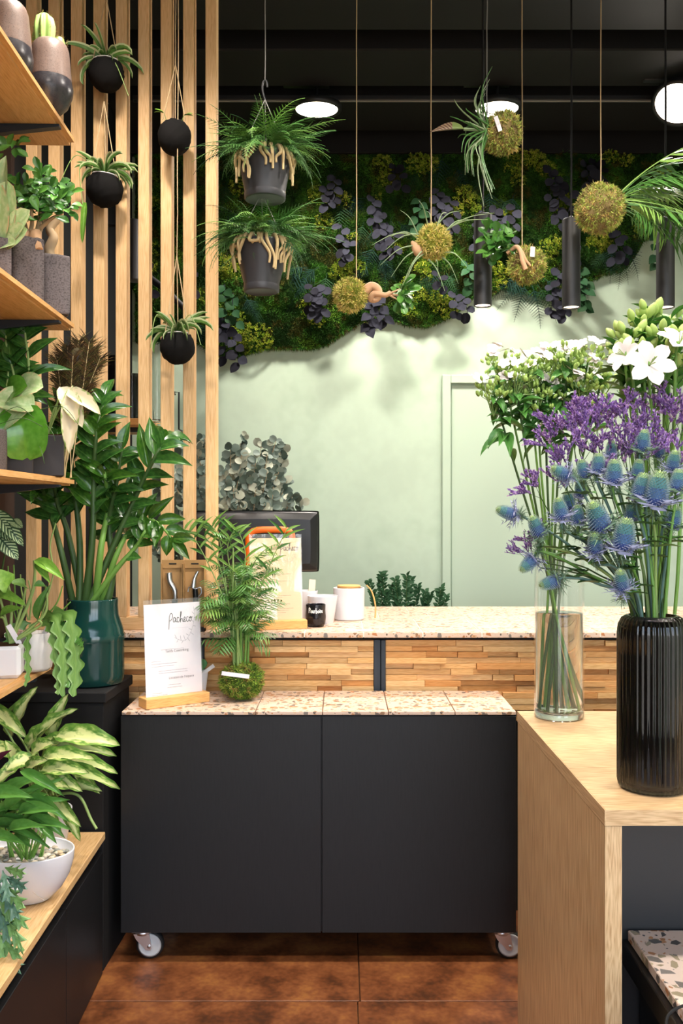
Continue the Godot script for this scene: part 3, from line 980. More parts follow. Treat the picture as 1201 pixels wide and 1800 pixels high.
func build_moss_wall() -> void:
	var t := thing("moss_wall", "green preserved moss and foliage panel with ragged lower edge on mint wall", "moss wall", at(640, 268, 4.995))
	var o := t.position
	var edge := [[238, 602], [300, 608], [345, 602], [385, 626], [420, 627], [470, 613], [500, 613], [545, 614], [575, 606], [600, 588], [635, 567], [660, 560], [690, 563], [720, 573], [752, 573], [780, 562], [802, 549], [818, 533], [834, 519], [860, 521], [882, 506], [905, 512], [950, 520], [985, 535], [1008, 542], [1022, 524], [1036, 494], [1060, 483], [1090, 476], [1104, 464], [1120, 442], [1128, 424], [1144, 414], [1170, 402], [1205, 382], [1290, 340], [1400, 300]]
	var poly := PackedVector2Array()
	for e in edge:
		poly.append(Vector2(e[0], e[1]))
	poly.append(Vector2(1400, 266))
	poly.append(Vector2(238, 266))
	# felt backing, cut along the same edge
	var b := MB.new()
	var idx := Geometry2D.triangulate_polygon(poly)
	for k in range(0, idx.size(), 3):
		var a := []
		for q in 3:
			a.append(at(poly[idx[k + q]].x, poly[idx[k + q]].y - 2, 4.965) - o)
		b.face(a, Vector3(0, 0, 1))
	for k in poly.size():
		var p0 := poly[k]
		var p1 := poly[(k + 1) % poly.size()]
		b.face([at(p0.x, p0.y - 2, 4.965) - o, at(p1.x, p1.y - 2, 4.965) - o, at(p1.x, p1.y - 2, 4.965) - o - Vector3(0, 0, 0.03), at(p0.x, p0.y - 2, 4.965) - o - Vector3(0, 0, 0.03)], Vector3(p1.y - p0.y, p1.x - p0.x, 0))
	std("moss_felt", Color("1d2a12"), 0.95, 0.1)
	part(t, "felt_backing", b.mesh(), M.moss_felt)
	# lichen clumps (px, py, radius), moss cushions
	var lich := [[448, 596, 34], [412, 590, 22], [420, 560, 14], [395, 470, 26], [410, 480, 18], [545, 550, 16], [556, 564, 16], [535, 538, 8], [605, 355, 18], [580, 350, 22], [560, 345, 20], [572, 390, 18], [612, 470, 24], [598, 480, 22], [630, 475, 16], [620, 420, 12], [672, 292, 20], [678, 318, 15], [735, 290, 24], [755, 292, 18], [668, 348, 8], [698, 440, 12], [742, 472, 15], [748, 485, 14], [715, 500, 12], [735, 520, 16], [770, 525, 22], [782, 540, 22], [790, 555, 14], [720, 550, 14], [815, 345, 22], [828, 355, 16], [800, 370, 16], [838, 372, 14], [880, 480, 16], [878, 500, 14], [872, 470, 12], [880, 410, 14], [925, 275, 26], [940, 285, 22], [900, 300, 16], [910, 320, 14], [960, 300, 18], [890, 380, 14], [992, 350, 14], [985, 365, 10], [960, 440, 22], [975, 430, 18], [1050, 430, 20], [1060, 425, 16], [1040, 428, 12], [1120, 408, 14], [1070, 275, 16], [1100, 285, 14], [1160, 300, 20], [265, 470, 16], [275, 360, 14], [270, 440, 14], [345, 520, 16], [420, 330, 18], [500, 300, 14]]
	var cush := []
	var tries := 0
	while cush.size() < 64 and tries < 4000:
		tries += 1
		var p := Vector2(rr(245, 1380), rr(272, 600))
		var r := rr(16, 38)
		if not Geometry2D.is_point_in_polygon(p + Vector2(0, r * 0.8), poly) or not Geometry2D.is_point_in_polygon(p + Vector2(r * 0.7, r * 0.5), poly):
			continue
		var ok := true
		for c in cush:
			if Vector2(c[0], c[1]).distance_to(p) < (c[2] + r) * 0.62:
				ok = false
		if ok:
			cush.append([p.x, p.y, r, rr(0.012, 0.035)])
	var dome := MB.new()
	var rows := []
	for j in 6:
		var row := PackedVector3Array()
		for i in 17:
			var a := TAU * i / 16.0
			var q := j / 5.0
			row.append(Vector3(cos(a) * sin(q * PI / 2), sin(a) * sin(q * PI / 2), cos(q * PI / 2)))
		rows.append(row)
	dome.weld_grid(rows)
	var dm := dome.mesh()
	std("cushion_moss", Color("274017"), 0.95, 0.15)
	std("cushion_moss_warm", Color("3a421a"), 0.95, 0.15)
	for c in cush:
		var w: float = c[2] / F * 4.95
		part(t, "moss_cushion", dm, M.cushion_moss if rng.randf() < 0.7 else M.cushion_moss_warm, Transform3D(Basis.from_scale(Vector3(w, w * 0.95, c[3])), at(c[0], c[1], 4.966) - o))
	var height := func(p: Vector2) -> float:
		var h := 0.0
		for c in cush:
			var q: float = p.distance_to(Vector2(c[0], c[1])) / c[2]
			if q < 1.0:
				h = maxf(h, c[3] * sqrt(1.0 - q * q))
		return h
	# short moss all over the felt
	var pick := noise(0.013, 77, 3)
	var pick2 := noise(0.02, 78, 2)
	var tm := tuft_mesh(5, 0.9, 0.09)
	var xs := []
	var cs := PackedColorArray()
	var greens := [lin("22441a"), lin("356020"), lin("467a28"), lin("5a4c1e"), lin("425622"), lin("668c2c")]
	for k in 85000:
		var p := Vector2(rr(238, 1400), rr(266, 628))
		if not Geometry2D.is_point_in_polygon(p, poly):
			continue
		if p.x > 1215 and rng.randf() < 0.5:
			continue
		var v := pick.get_noise_2d(p.x, p.y) + rr(-0.1, 0.1)
		var u := pick2.get_noise_2d(p.x, p.y)
		var col: Color = greens[0] if v < -0.2 else greens[1] if v < 0.05 else greens[2] if v < 0.3 else greens[5]
		if u > 0.3:
			col = greens[3].lerp(greens[4], rng.randf())
		col = col * rr(0.7, 1.35)
		col.a = 1
		var s := rr(0.012, 0.024)
		var hz: float = height.call(p)
		xs.append(Transform3D(Basis.from_euler(Vector3(rr(-0.4, 0.4), rr(-0.4, 0.4), rr(0, TAU))).scaled(Vector3(s, s, s)), at(p.x, p.y, 4.966) - o + Vector3(0, 0, hz - 0.002)))
		cs.append(col)
	# ragged fringe of moss along the lower edge
	for k in poly.size() - 3:
		for q in 60:
			var p := poly[k].lerp(poly[k + 1], rng.randf()) + Vector2(0, rr(-3, 1))
			var s := rr(0.012, 0.02)
			xs.append(Transform3D(Basis.from_euler(Vector3(rr(0.6, 1.4), rr(-0.4, 0.4), 0)).scaled(Vector3(s, s, s)), at(p.x, p.y, 4.97) - o + Vector3(0, 0, rr(-0.015, 0.01))))
			var col: Color = greens[rng.randi() % 4] * rr(0.8, 1.3)
			col.a = 1
			cs.append(col)
	swarm(t, "moss_tufts", tm, M.moss, xs, cs)
	# yellow-green reindeer lichen in clumps
	xs = []
	cs = PackedColorArray()
	var pm := puff_mesh()
	var yel := [lin("9aac34"), lin("b0bc42"), lin("809c30"), lin("bcba52"), lin("688626")]
	for c in lich:
		var tone := rng.randf()
		for k in int(c[2] * c[2] * 0.22):
			var a := rr(0, TAU)
			var q := sqrt(rng.randf())
			var p := Vector2(c[0] + cos(a) * c[2] * q, c[1] + sin(a) * c[2] * q * 0.85)
			if not Geometry2D.is_point_in_polygon(p - Vector2(0, 4), poly):
				continue
			var s := rr(0.009, 0.016)
			xs.append(Transform3D(Basis.from_euler(Vector3(rr(-0.6, 0.6), rr(-0.6, 0.6), rr(0, TAU))).scaled(Vector3(s, s, s)), at(p.x, p.y, 4.96) - o + Vector3(0, 0, 0.012 + 0.045 * (1.0 - q * q))))
			var col: Color = yel[rng.randi() % 5].lerp(yel[2], tone * 0.5) * rr(0.75, 1.25)
			col.a = 1
			cs.append(col)
	swarm(t, "lichen_sprigs", pm, M.moss, xs, cs)
	# dark fern fronds: [px, py, direction px dx, dy, length m]
	var fr := [[600, 330, 10, 30, 0.22], [590, 345, -18, 25, 0.2], [615, 340, 22, 25, 0.2], [600, 350, 0, 30, 0.24], [640, 390, -10, 25, 0.2], [650, 400, 12, 30, 0.22], [660, 430, -14, 26, 0.22], [665, 450, 16, 26, 0.2], [680, 455, -4, 30, 0.22], [650, 460, -24, 18, 0.2], [560, 470, -26, 14, 0.22], [545, 480, -16, 24, 0.24], [540, 470, -28, 8, 0.2], [530, 470, -20, 26, 0.26], [575, 480, -6, 26, 0.2], [740, 300, -20, 20, 0.2], [780, 270, -4, 30, 0.24], [800, 290, 14, 26, 0.2], [775, 300, -22, 20, 0.2], [850, 310, -16, 22, 0.2], [860, 330, 4, 30, 0.24], [880, 350, 18, 20, 0.22], [905, 340, -10, 28, 0.22], [770, 470, -8, 24, 0.2], [785, 480, 14, 22, 0.2], [775, 490, 0, 28, 0.22], [800, 480, -20, 16, 0.18], [760, 480, -22, 20, 0.2], [920, 490, -20, 26, 0.24], [925, 495, -8, 30, 0.26], [935, 500, 6, 30, 0.24], [945, 500, 16, 26, 0.22], [915, 485, -26, 14, 0.2], [955, 490, 24, 18, 0.2], [1075, 430, -6, 26, 0.22], [1085, 435, 8, 28, 0.22], [1095, 430, 18, 22, 0.2], [1065, 440, -18, 22, 0.2], [1090, 450, 0, 26, 0.2], [1040, 480, -20, 12, 0.16], [1010, 490, 14, 20, 0.18], [1020, 500, 6, 24, 0.16], [385, 540, -8, 24, 0.2], [395, 500, -18, 20, 0.22], [345, 560, 8, 26, 0.22], [330, 540, -10, 26, 0.24], [400, 320, -10, 26, 0.2], [420, 370, -14, 20, 0.2], [400, 380, 10, 26, 0.2], [430, 520, 14, 22, 0.18], [460, 540, -12, 26, 0.2], [1000, 300, -10, 26, 0.22], [1020, 290, 14, 22, 0.22], [1180, 330, -14, 26, 0.26], [1150, 350, -22, 20, 0.24], [1170, 360, 2, 30, 0.26], [1195, 360, 10, 28, 0.26], [1140, 380, -12, 22, 0.2], [300, 420, -12, 26, 0.24], [310, 330, 10, 26, 0.22], [280, 560, 6, 26, 0.2], [700, 390, 18, 20, 0.2], [690, 380, -4, 26, 0.2]]
	for v in 3:
		frondm("fern_wall_%d" % v, 14, 0.30 + 0.05 * v, 0.017, 0.5 + 0.25 * v, 0.55, "tri", 0.25, 0.16, "fern")
	for f in fr:
		var d := Vector3(f[2] + rr(-4, 4), -f[3] + rr(-4, 4), rr(2, 12)).normalized()
		var len_: float = f[4] * rr(0.85, 1.15)
		put_leaf(t, "fern_frond", G["fern_wall_%d" % (rng.randi() % 3)], M.lf_fern_blue if rng.randf() < 0.55 else M.lf_fern_dark, at(f[0], f[1], 4.93) - o, d, Vector3(0, 0.5, 1), len_, len_)
	# grey-blue preserved eucalyptus
	var gm := [M.lf_grey, M.lf_grey_dark, M.lf_grey]
	for s in [[600, 395, 6, 0.16], [612, 420, 5, 0.12], [655, 345, 6, 0.15], [670, 365, 7, 0.18], [680, 390, 7, 0.17], [690, 405, 5, 0.12], [695, 290, 5, 0.12], [700, 300, 4, 0.1], [770, 330, 8, 0.2], [780, 340, 8, 0.2], [790, 345, 7, 0.18], [838, 390, 6, 0.16], [850, 370, 6, 0.18], [870, 360, 7, 0.2], [880, 375, 6, 0.16], [905, 360, 6, 0.18], [975, 300, 7, 0.24], [985, 310, 8, 0.26], [965, 290, 6, 0.2], [1000, 330, 6, 0.18], [1030, 285, 6, 0.14], [1045, 280, 5, 0.12], [1055, 290, 6, 0.14], [800, 515, 6, 0.12], [815, 518, 5, 0.10], [770, 480, 4, 0.08], [560, 505, 7, 0.14], [570, 500, 7, 0.16], [548, 500, 5, 0.12], [980, 470, 7, 0.24], [990, 490, 7, 0.20], [970, 500, 6, 0.16], [1090, 405, 6, 0.16], [1080, 410, 5, 0.14], [1005, 420, 6, 0.2], [590, 310, 6, 0.12], [575, 330, 5, 0.1], [255, 540, 6, 0.16], [262, 450, 6, 0.2], [340, 470, 5, 0.16]]:
		sprig(t, o, s[0], s[1], s[2], s[3], 0.055, "round", gm)
	for s in [[645, 520, 7, 0.16, 6], [655, 522, 8, 0.18, -2], [665, 520, 7, 0.15, 10], [400, 575, 7, 0.17, -4], [410, 580, 7, 0.19, 3], [395, 560, 6, 0.16, -8]]:
		sprig(t, o, s[0], s[1], s[2], s[3], 0.062, "lance" if s[0] > 500 else "oval", gm, Vector3(s[4], -30, 6))
	# small-leaved green stems
	for s in [[395, 500, 7, 0.2], [410, 515, 6, 0.16], [820, 460, 7, 0.14], [1018, 470, 9, 0.18], [1030, 490, 8, 0.16], [1150, 400, 9, 0.2], [740, 350, 7, 0.16]]:
		sprig(t, o, s[0], s[1], s[2], s[3], 0.06, "lance", [M.lf_fern_dark, M.lf_rus])

# ---- moss balls ------------------------------------------------------------------------------------------------------------
func ball_mesh(key: String, tones: Array, blades: int, len_: float, bump := 0.06) -> ArrayMesh:
	if G.has(key):
		return G[key]
	var n := noise(1.3, key.hash() % 997, 3)
	var b := MB.new()
	var rows := []
	b.col = tones[0]
	for j in 15:
		var a := PI * j / 14.0 - PI / 2
		var row := PackedVector3Array()
		for i in 25:
			var q := TAU * i / 24.0
			var p := Vector3(cos(a) * cos(q), sin(a), cos(a) * sin(q))
			row.append(p * (0.95 + bump * n.get_noise_3dv(p * 2.0) * 2.0))
		rows.append(row)
	b.weld_grid(rows)
	for k in blades:
		var p := Vector3(rng.randfn(), rng.randfn(), rng.randfn()).normalized()
		var r := 0.94 + bump * n.get_noise_3dv(p * 2.0) * 2.0
		var d := (p * rr(0.3, 1.0) + Vector3(rng.randfn(), rng.randfn(), rng.randfn()) * 0.5).normalized() * len_ * rr(0.6, 1.5)
		var s := d.cross(Vector3(rng.randfn(), rng.randfn(), rng.randfn())).normalized()
		var q := n.get_noise_3dv(p * 1.4 + Vector3(5, 2, 1)) * 1.3 + 0.5 + rr(-0.25, 0.25)
		var i := clampf(q, 0, 0.999) * (tones.size() - 1)
		b.col = Color(tones[int(i)]).lerp(tones[int(i) + 1], i - int(i)) * rr(0.75, 1.3)
		b.col.a = 1
		b.blade(p * r, d, s, len_ * 0.16, Vector3(rng.randfn(), rng.randfn(), rng.randfn()) * len_ * 0.25)
	G[key] = b.mesh()
	return G[key]

func cord(parent: Node3D, a: Vector3, b: Vector3, mat: Material, r := 0.0022, called := "cord") -> void:
	var pts := []
	for k in 9:
		pts.append(a.lerp(b, k / 8.0) + Vector3(rr(-0.0012, 0.0012), 0, rr(-0.001, 0.001)) * (1.0 if k > 0 and k < 8 else 0.0))
	part(parent, called, tubem(pts, r, r, 5), mat)

func build_kokedama() -> void:
	var gold := [lin("808c38"), lin("b0b454"), lin("d6ca78"), lin("e0c684"), lin("c0b85e")]
	var green := [lin("8a7850"), lin("9f9a58"), lin("94ac4e"), lin("aebc60"), lin("c8aa6c")]
	var top := CEIL - 0.07
	var d := 3.3
	# 1: ball with a swollen-rooted bonsai growing sideways
	var c := at(616, 519, d)
	var t := thing("moss_ball_plant", "yellow moss ball on a cord with looped root and small round leaves at right", "kokedama", c, 0, "hanging moss balls")
	part(t, "moss_ball", ball_mesh("ball_gold", gold, 4200, 0.2), M.moss, xf(Vector3.ZERO, Basis.from_scale(Vector3.ONE * 0.058)))
	cord(t, Vector3(0.022, 0.05, 0), Vector3(0.022, top - c.y, 0), M.twine)
	part(t, "root", tubem(spline([Vector3(0.05, 0.01, 0.01), Vector3(0.075, 0.03, 0.012), Vector3(0.1, 0.018, 0.01), Vector3(0.098, -0.012, 0.01), Vector3(0.075, -0.018, 0.012), Vector3(0.085, 0.0, 0.025), Vector3(0.125, -0.004, 0.02), Vector3(0.145, 0.006, 0.015)], 5), 0.017, 0.008, 8), M.bark_pink)
	for s in [[Vector3(0.145, 0.004, 0.015), Vector3(0.18, 0.02, 0.01)], [Vector3(0.135, 0.0, 0.015), Vector3(0.17, -0.02, 0.02)], [Vector3(0.14, 0.0, 0.01), Vector3(0.19, 0.0, 0.0)]]:
		part(t, "twig", tubem([s[0], s[1]], 0.004, 0.0025, 6), M.bark_pink)
		for k in 15:
			var dir := Vector3(rr(-0.2, 1.0), rr(-1, 1), rr(-0.8, 1)).normalized()
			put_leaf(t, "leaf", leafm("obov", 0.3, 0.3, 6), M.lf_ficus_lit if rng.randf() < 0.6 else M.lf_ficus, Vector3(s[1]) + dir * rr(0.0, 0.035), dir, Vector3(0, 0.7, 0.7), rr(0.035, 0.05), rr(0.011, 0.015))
	# 2: golden ball with air plant blades on all sides
	c = at(763, 425, d)
	t = thing("moss_ball_plant", "golden moss ball on a cord with thin curling blades on every side", "kokedama", c, 0, "hanging moss balls")
	part(t, "moss_ball", ball_mesh("ball_gold", gold, 4200, 0.2), M.moss, xf(Vector3.ZERO, Basis(Vector3(0, 1, 0), 1.2).scaled(Vector3.ONE * 0.059)))
	cord(t, Vector3(-0.01, 0.05, 0), Vector3(-0.01, top - c.y, 0), M.twine)
	part(t, "bulb", lathem([Vector2(0.001, -0.03), Vector2(0.017, -0.02), Vector2(0.02, 0.0), Vector2(0.012, 0.02), Vector2(0.004, 0.035)], 14), M.bark_pink, xf(Vector3(-0.062, -0.03, 0.01), Basis(Vector3(0, 0, 1), 0.6)))
	for a in [[-60, 20, -110, -10], [-50, 12, -60, 55], [-20, 30, -30, 60], [0, 30, 50, 60], [20, 20, 100, 38], [20, 18, 90, 28], [-50, 15, -85, -15], [-60, -10, -95, -42], [-55, -20, -75, -60], [-45, -25, -60, -90], [-40, -20, -45, -60], [-20, -40, 20, -85], [30, -25, 55, -50], [25, -30, 45, -70], [5, -45, 8, -62], [-5, 30, -12, 55], [8, 30, 22, 50], [-35, -28, -52, -75], [20, 5, 60, 40], [-55, 5, -78, -2]]:
		var p0 := Vector3(a[0] * 0.5, a[1] * 0.8, rr(-10, 14)) / F * d
		var p2 := Vector3(a[2], a[3], rr(-30, 40)) / F * d
		var mid := (p0 + p2) / 2 + Vector3(0, 0.018, 0.01)
		part(t, "blade", tubem(spline([p0, mid, p2], 5), 0.0032, 0.0007, 5), M.lf_till)
	# 3: upper ball with spiky air plant and a ribbed flower spike
	c = at(884, 234, d - 0.1)
	t = thing("moss_ball_plant", "moss ball with white tag, spiky air plant and a broad pink pointed leaf", "kokedama", c, 0, "hanging moss balls")
	part(t, "moss_ball", ball_mesh("ball_green", green, 4200, 0.17, 0.12), M.moss, xf(Vector3.ZERO, Basis.from_scale(Vector3(0.064, 0.07, 0.064))))
	part(t, "tag", boxm(Vector3(0.014, 0.058, 0.0012)), M.white_paper, xf(Vector3(-0.028, 0.005, 0.066), Basis.from_euler(Vector3(-0.1, -0.3, 0.3))))
	cord(t, Vector3(-0.055, 0.062, 0), Vector3(-0.055, top - c.y, 0), M.grey_cord)
	part(t, "cord_loop", tubem(spline([Vector3(-0.075, 0.03, 0.03), Vector3(-0.06, 0.065, 0.01), Vector3(-0.055, 0.09, 0), Vector3(-0.05, 0.065, 0.01), Vector3(0.0, 0.055, 0.03)], 4), 0.0016, 0.0016, 5), M.grey_cord)
	put_leaf(t, "flower_spike", leafm("lance", 0.12, 0.5, 10), M.lf_arrow, Vector3(-0.135, 0.01, 0.01), Vector3(-1, -0.06, 0.05), Vector3(0.05, 0.5, 0.9), 0.125, 0.017)
	part(t, "spike_stalk", tubem([Vector3(-0.06, 0.005, 0.01), Vector3(-0.138, 0.01, 0.01)], 0.005, 0.006, 6), M.lf_till)
	for k in 34:
		var a := PI + rr(-1.75, 1.75)
		var L := rr(0.09, 0.2)
		var p0 := Vector3(-0.055, rr(-0.02, 0.02), rr(-0.02, 0.03))
		var p2 := p0 + Vector3(cos(a) * L * (0.75 if absf(a - PI) < 0.9 else 0.5), sin(a) * L, rr(-0.05, 0.07))
		if p2.y < -0.02:
			p2.x *= 0.8
			p2.y -= 0.05
		var mid := p0.lerp(p2, 0.5) + Vector3(-0.03, 0.012, 0.01)
		part(t, "blade", tubem(spline([p0, mid, p2], 5), 0.0042, 0.0008, 5), M.lf_till if k % 2 else M.lf_fern)
	# 4: ball with bonsai root in front and glossy leaves at left
	c = at(927, 466, d)
	t = thing("moss_ball_plant", "green moss ball with gnarled root, white tag and glossy leaves at left", "kokedama", c, 0, "hanging moss balls")
	part(t, "moss_ball", ball_mesh("ball_green", green, 4200, 0.17, 0.12), M.moss, xf(Vector3.ZERO, Basis(Vector3(0, 1, 0), 2.2).scaled(Vector3.ONE * 0.064)))
	cord(t, Vector3(-0.018, 0.055, 0), Vector3(-0.018, top - c.y, 0), M.twine)
	part(t, "root", tubem(spline([Vector3(-0.018, -0.032, 0.062), Vector3(-0.03, 0.0, 0.064), Vector3(-0.034, 0.03, 0.058), Vector3(-0.045, 0.055, 0.04), Vector3(-0.06, 0.05, 0.02), Vector3(-0.075, 0.04, 0.01)], 5), 0.009, 0.007, 7), M.bark_pink)
	part(t, "root", tubem(spline([Vector3(-0.002, -0.02, 0.066), Vector3(-0.018, 0.0, 0.066), Vector3(-0.03, 0.03, 0.06)], 4), 0.004, 0.006, 6), M.bark_pink)
	part(t, "tag", boxm(Vector3(0.016, 0.044, 0.0012)), M.white_paper, xf(Vector3(0.006, 0.03, 0.064), Basis.from_euler(Vector3(-0.4, 0, -0.12))))
	for k in 64:
		var dir := Vector3(rr(-1, 0.35), rr(-0.9, 1), rr(-0.7, 1)).normalized()
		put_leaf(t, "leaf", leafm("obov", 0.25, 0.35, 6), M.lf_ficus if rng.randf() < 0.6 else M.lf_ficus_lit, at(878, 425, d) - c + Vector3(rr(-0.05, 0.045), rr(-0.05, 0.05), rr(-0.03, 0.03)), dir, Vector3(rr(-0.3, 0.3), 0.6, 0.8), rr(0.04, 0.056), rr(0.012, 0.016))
	# 5: largest ball with a palm leaning to the right
	c = at(1055, 367, d - 0.1)
	t = thing("moss_ball_plant", "largest hanging moss ball with palm fronds growing out to the right", "kokedama", c, 0, "hanging moss balls")
	part(t, "moss_ball", ball_mesh("ball_big", green, 6000, 0.12, 0.07), M.moss, xf(Vector3.ZERO, Basis.from_scale(Vector3(0.083, 0.086, 0.083))))
	cord(t, Vector3(0.003, 0.082, 0), Vector3(0.003, top - c.y, 0), M.twine)
	frondm("palm_a", 5, 0.46, 0.034, 0.5, 0.9, "even", 0.25, 0.5)
	frondm("palm_b", 6, 0.42, 0.03, 0.8, 0.8, "even", 0.35, 0.45)
	for k in 26:
		var a := rr(-0.35, 0.95)
		var dir := Vector3(cos(a), sin(a), rr(-0.5, 0.6)).normalized()
		var len_ := rr(0.13, 0.34)
		put_leaf(t, "frond", G["palm_a"] if k % 2 else G["palm_b"], M.lf_palm if rng.randf() < 0.6 else M.lf_palm_lit, Vector3(0.06, rr(0.0, 0.045), rr(-0.03, 0.03)), dir, Vector3(-0.5, 1, rr(0, 0.8)), len_, len_)
	for k in 4:
		put_leaf(t, "frond", G["palm_b"], M.lf_palm, Vector3(0.06, 0.0, rr(-0.02, 0.04)), Vector3(1, rr(-0.6, -0.1), rr(0, 0.5)), Vector3(0, 1, 0.3), 0.14, 0.14)

# ---- hanging pots ----------------------------------------------------------------------------------------------------------
func build_hanging() -> void:
	# two plastic pots with hare's-foot ferns, one hung under the other
	for v in 3:
		frondm("davallia_%d" % v, 14, 0.30, 0.021, 0.7 + 0.45 * v, 0.65, "tri", 0.2, 0.15, "fern")
	var d := 2.92
	var k := 0
	for q in [[466, 278, 352, 46, 36], [460, 432, 514, 47, 31]]:
		var hi := at(q[0], q[1], d)
		var lo := at(q[0], q[2], d)
		var t := thing("hanging_fern", ["upper hanging fern in a dark grey pot with pale furry rhizomes", "lower hanging fern in a dark grey pot, hung below the other"][k], "potted fern", lo, 0, "hanging fern pots")
		var h := hi.y - lo.y
		var r1: float = q[3] / F * d
		var r0: float = q[4] / F * d
		part(t, "pot", lathem([Vector2(0.001, 0.004), Vector2(r0 * 0.8, 0.004), Vector2(r0 * 0.9, 0.0), Vector2(r0, 0.003), Vector2(r0 * 1.02, 0.020), Vector2(r0 * 0.99, 0.024), Vector2(lerpf(r0, r1, 0.55), h * 0.6), Vector2(r1, h), Vector2(r1 + 0.002, h + 0.006), Vector2(r1 - 0.004, h + 0.006), Vector2(r1 - 0.006, h - 0.015), Vector2(0.001, h - 0.015)], 40), M.charcoal)
		part(t, "soil", lathem([Vector2(r1 - 0.006, h - 0.014), Vector2(r1 * 0.5, h - 0.004), Vector2(0.001, h)], 24), M.soil)
		var hook := Vector3(0, at(0, 175 if k == 0 else 340, d).y - lo.y, 0)
		for a in 3:
			var e := TAU * a / 3.0 + 0.5
			part(t, "wire", tubem([hook, Vector3(cos(e) * r1, h + 0.004, sin(e) * r1)], 0.0014, 0.0014, 5), M.grey_cord)
		if k == 0:
			part(t, "hook", tubem(spline([hook, hook + Vector3(-0.008, 0.03, 0), hook + Vector3(-0.006, 0.055, 0), hook + Vector3(0.004, 0.06, 0), hook + Vector3(0.008, 0.04, 0)], 4), 0.0035, 0.0035, 6), M.black_metal)
			cord(t, hook + Vector3(0, 0.058, 0), Vector3(0, CEIL - 0.07 - lo.y, 0), M.grey_cord, 0.0016)
		else:
			cord(t, hook, Vector3(0.0, at(0, 352, d).y - lo.y + 0.002, 0), M.grey_cord, 0.0016)
		# furry rhizomes creeping over the rim
		for j in 22:
			var a := -0.2 + (PI + 0.4) * (j + rr(0.1, 0.9)) / 16.0 if j < 16 else rr(PI, TAU)
			var e := Vector3(cos(a), 0, sin(a))
			var p := e * (r1 - 0.004)
			p.y = h + 0.004
			var l := rr(0.015, 0.10)
			var sw := rr(-0.45, 0.45)
			var e2 := Vector3(cos(a + sw), 0, sin(a + sw))
			part(t, "rhizome", tubem(spline([p * Vector3(0.8, 1, 0.8) + Vector3(0, 0.006, 0), p + Vector3(0, 0.012, 0), e * (r1 + 0.012) + Vector3(0, h - 0.01, 0), e2 * (r1 * 0.98 + 0.008) + Vector3(0, h - l * 0.6, 0), e2 * (lerpf(r0, r1, 0.5) + 0.016) + Vector3(0, h - l, 0)], 4), 0.0072, 0.0036, 7), M.rhizome)
		for j in 125:
			var a := rr(0, TAU)
			var lift := rr(-0.1, 1.1)
			var len_ := rr(0.09, 0.215)
			var dir := Vector3(cos(a), lift, sin(a) * 0.8).normalized()
			var m: StandardMaterial3D = M.lf_fern if rng.randf() < 0.62 else M.lf_fern_lit if rng.randf() < 0.6 else M.lf_fern_dark
			put_leaf(t, "frond", G["davallia_%d" % (j % 3)], m, Vector3(cos(a) * r1 * rr(0.1, 0.8), h + rr(0, 0.05), sin(a) * r1 * rr(0.1, 0.8)), dir, Vector3(rr(-0.3, 0.3), 1, rr(-0.2, 0.5)), len_, len_ * 0.95)
		for j in 34:   # short fronds at the front, falling over the rim
			var a := rr(0.1, PI - 0.1)
			var len_ := rr(0.06, 0.13)
			put_leaf(t, "frond", G["davallia_%d" % (j % 3)], M.lf_fern_lit if j % 3 == 0 else M.lf_fern, Vector3(cos(a) * r1 * 0.8, h + rr(0.01, 0.06), sin(a) * r1 * 0.7), Vector3(cos(a) * 1.2, rr(-0.35, 0.6), sin(a)), Vector3(rr(-0.3, 0.3), 1, 0.5), len_, len_)
		k += 1
	# black felt bowls on twine in front of the slats
	var sp: Array[ArrayMesh] = [leafm("strap", 1.5, 0.5, 8, 0.0, 5), leafm("strap", 2.1, 0.5, 8, 0.0, 5), leafm("strap", 0.8, 0.5, 8, 0.0, 5)]
	k = 0
	var dd := 3.045
	for q in [[187, 130, 31, 26, 0.0], [184, 332, 32, 27, -0.12], [307, 241, 29, 27, 0.0], [312, 609, 30.5, 27, 0.05]]:
		var c := at(q[0], q[1], dd)
		var t := thing("felt_hanging_bowl", ["black felt bowl with spider plant hung highest at the left of the slats", "black felt bowl with drooping spider plant below the highest bowl", "rounded black felt bowl with two tiny leaves beside the upper fern", "black felt bowl with spider plant hung lowest on the slats"][k], "hanging planter", c, 0, "black felt hanging bowls")
		var rx: float = q[2] / F * dd
		var ry: float = q[3] / F * dd
		var n := noise(9.0, 60 + k, 2)
		var b := MB.new()
		var rows := []
		var open := 0.62 if k != 2 else 0.8
		for j in 16:
			var a := -PI / 2 + (PI / 2 + asin(open)) * j / 15.0
			var row := PackedVector3Array()
			for i in 33:
				var e := TAU * i / 32.0
				var p := Vector3(cos(a) * cos(e) * rx, sin(a) * ry * 1.18, cos(a) * sin(e) * rx)
				row.append(p * (1.0 + 0.06 * n.get_noise_3dv(p * 8.0)))
			rows.append(row)
		for s in [0.86, 0.80]:
			var row := PackedVector3Array()
			for p in rows[15]:
				row.append(Vector3(p.x * s, p.y - (0.0 if s > 0.85 else 0.02), p.z * s))
			rows.append(row)
		b.weld_grid(rows)
		var tilt := Basis(Vector3(0, 0, 1), q[4])
		part(t, "bowl", b.mesh(), M.felt, xf(Vector3.ZERO, tilt))
		var rim := ry * 1.18 * open
		part(t, "soil", lathem([Vector2(rx * 0.66, rim - 0.008), Vector2(0.001, rim - 0.004)], 20), M.soil, xf(Vector3.ZERO, tilt))
		if k != 2:
			var ring := []
			for i in 13:
				var e := PI * 0.12 + PI * 0.76 * i / 12.0
				ring.append(Vector3(cos(e) * rx * 0.75, rim + 0.003, sin(e) * rx * 0.75))
			part(t, "white_rim", tubem(ring, 0.0022, 0.0022, 5), M.white_matte, xf(Vector3.ZERO, tilt))
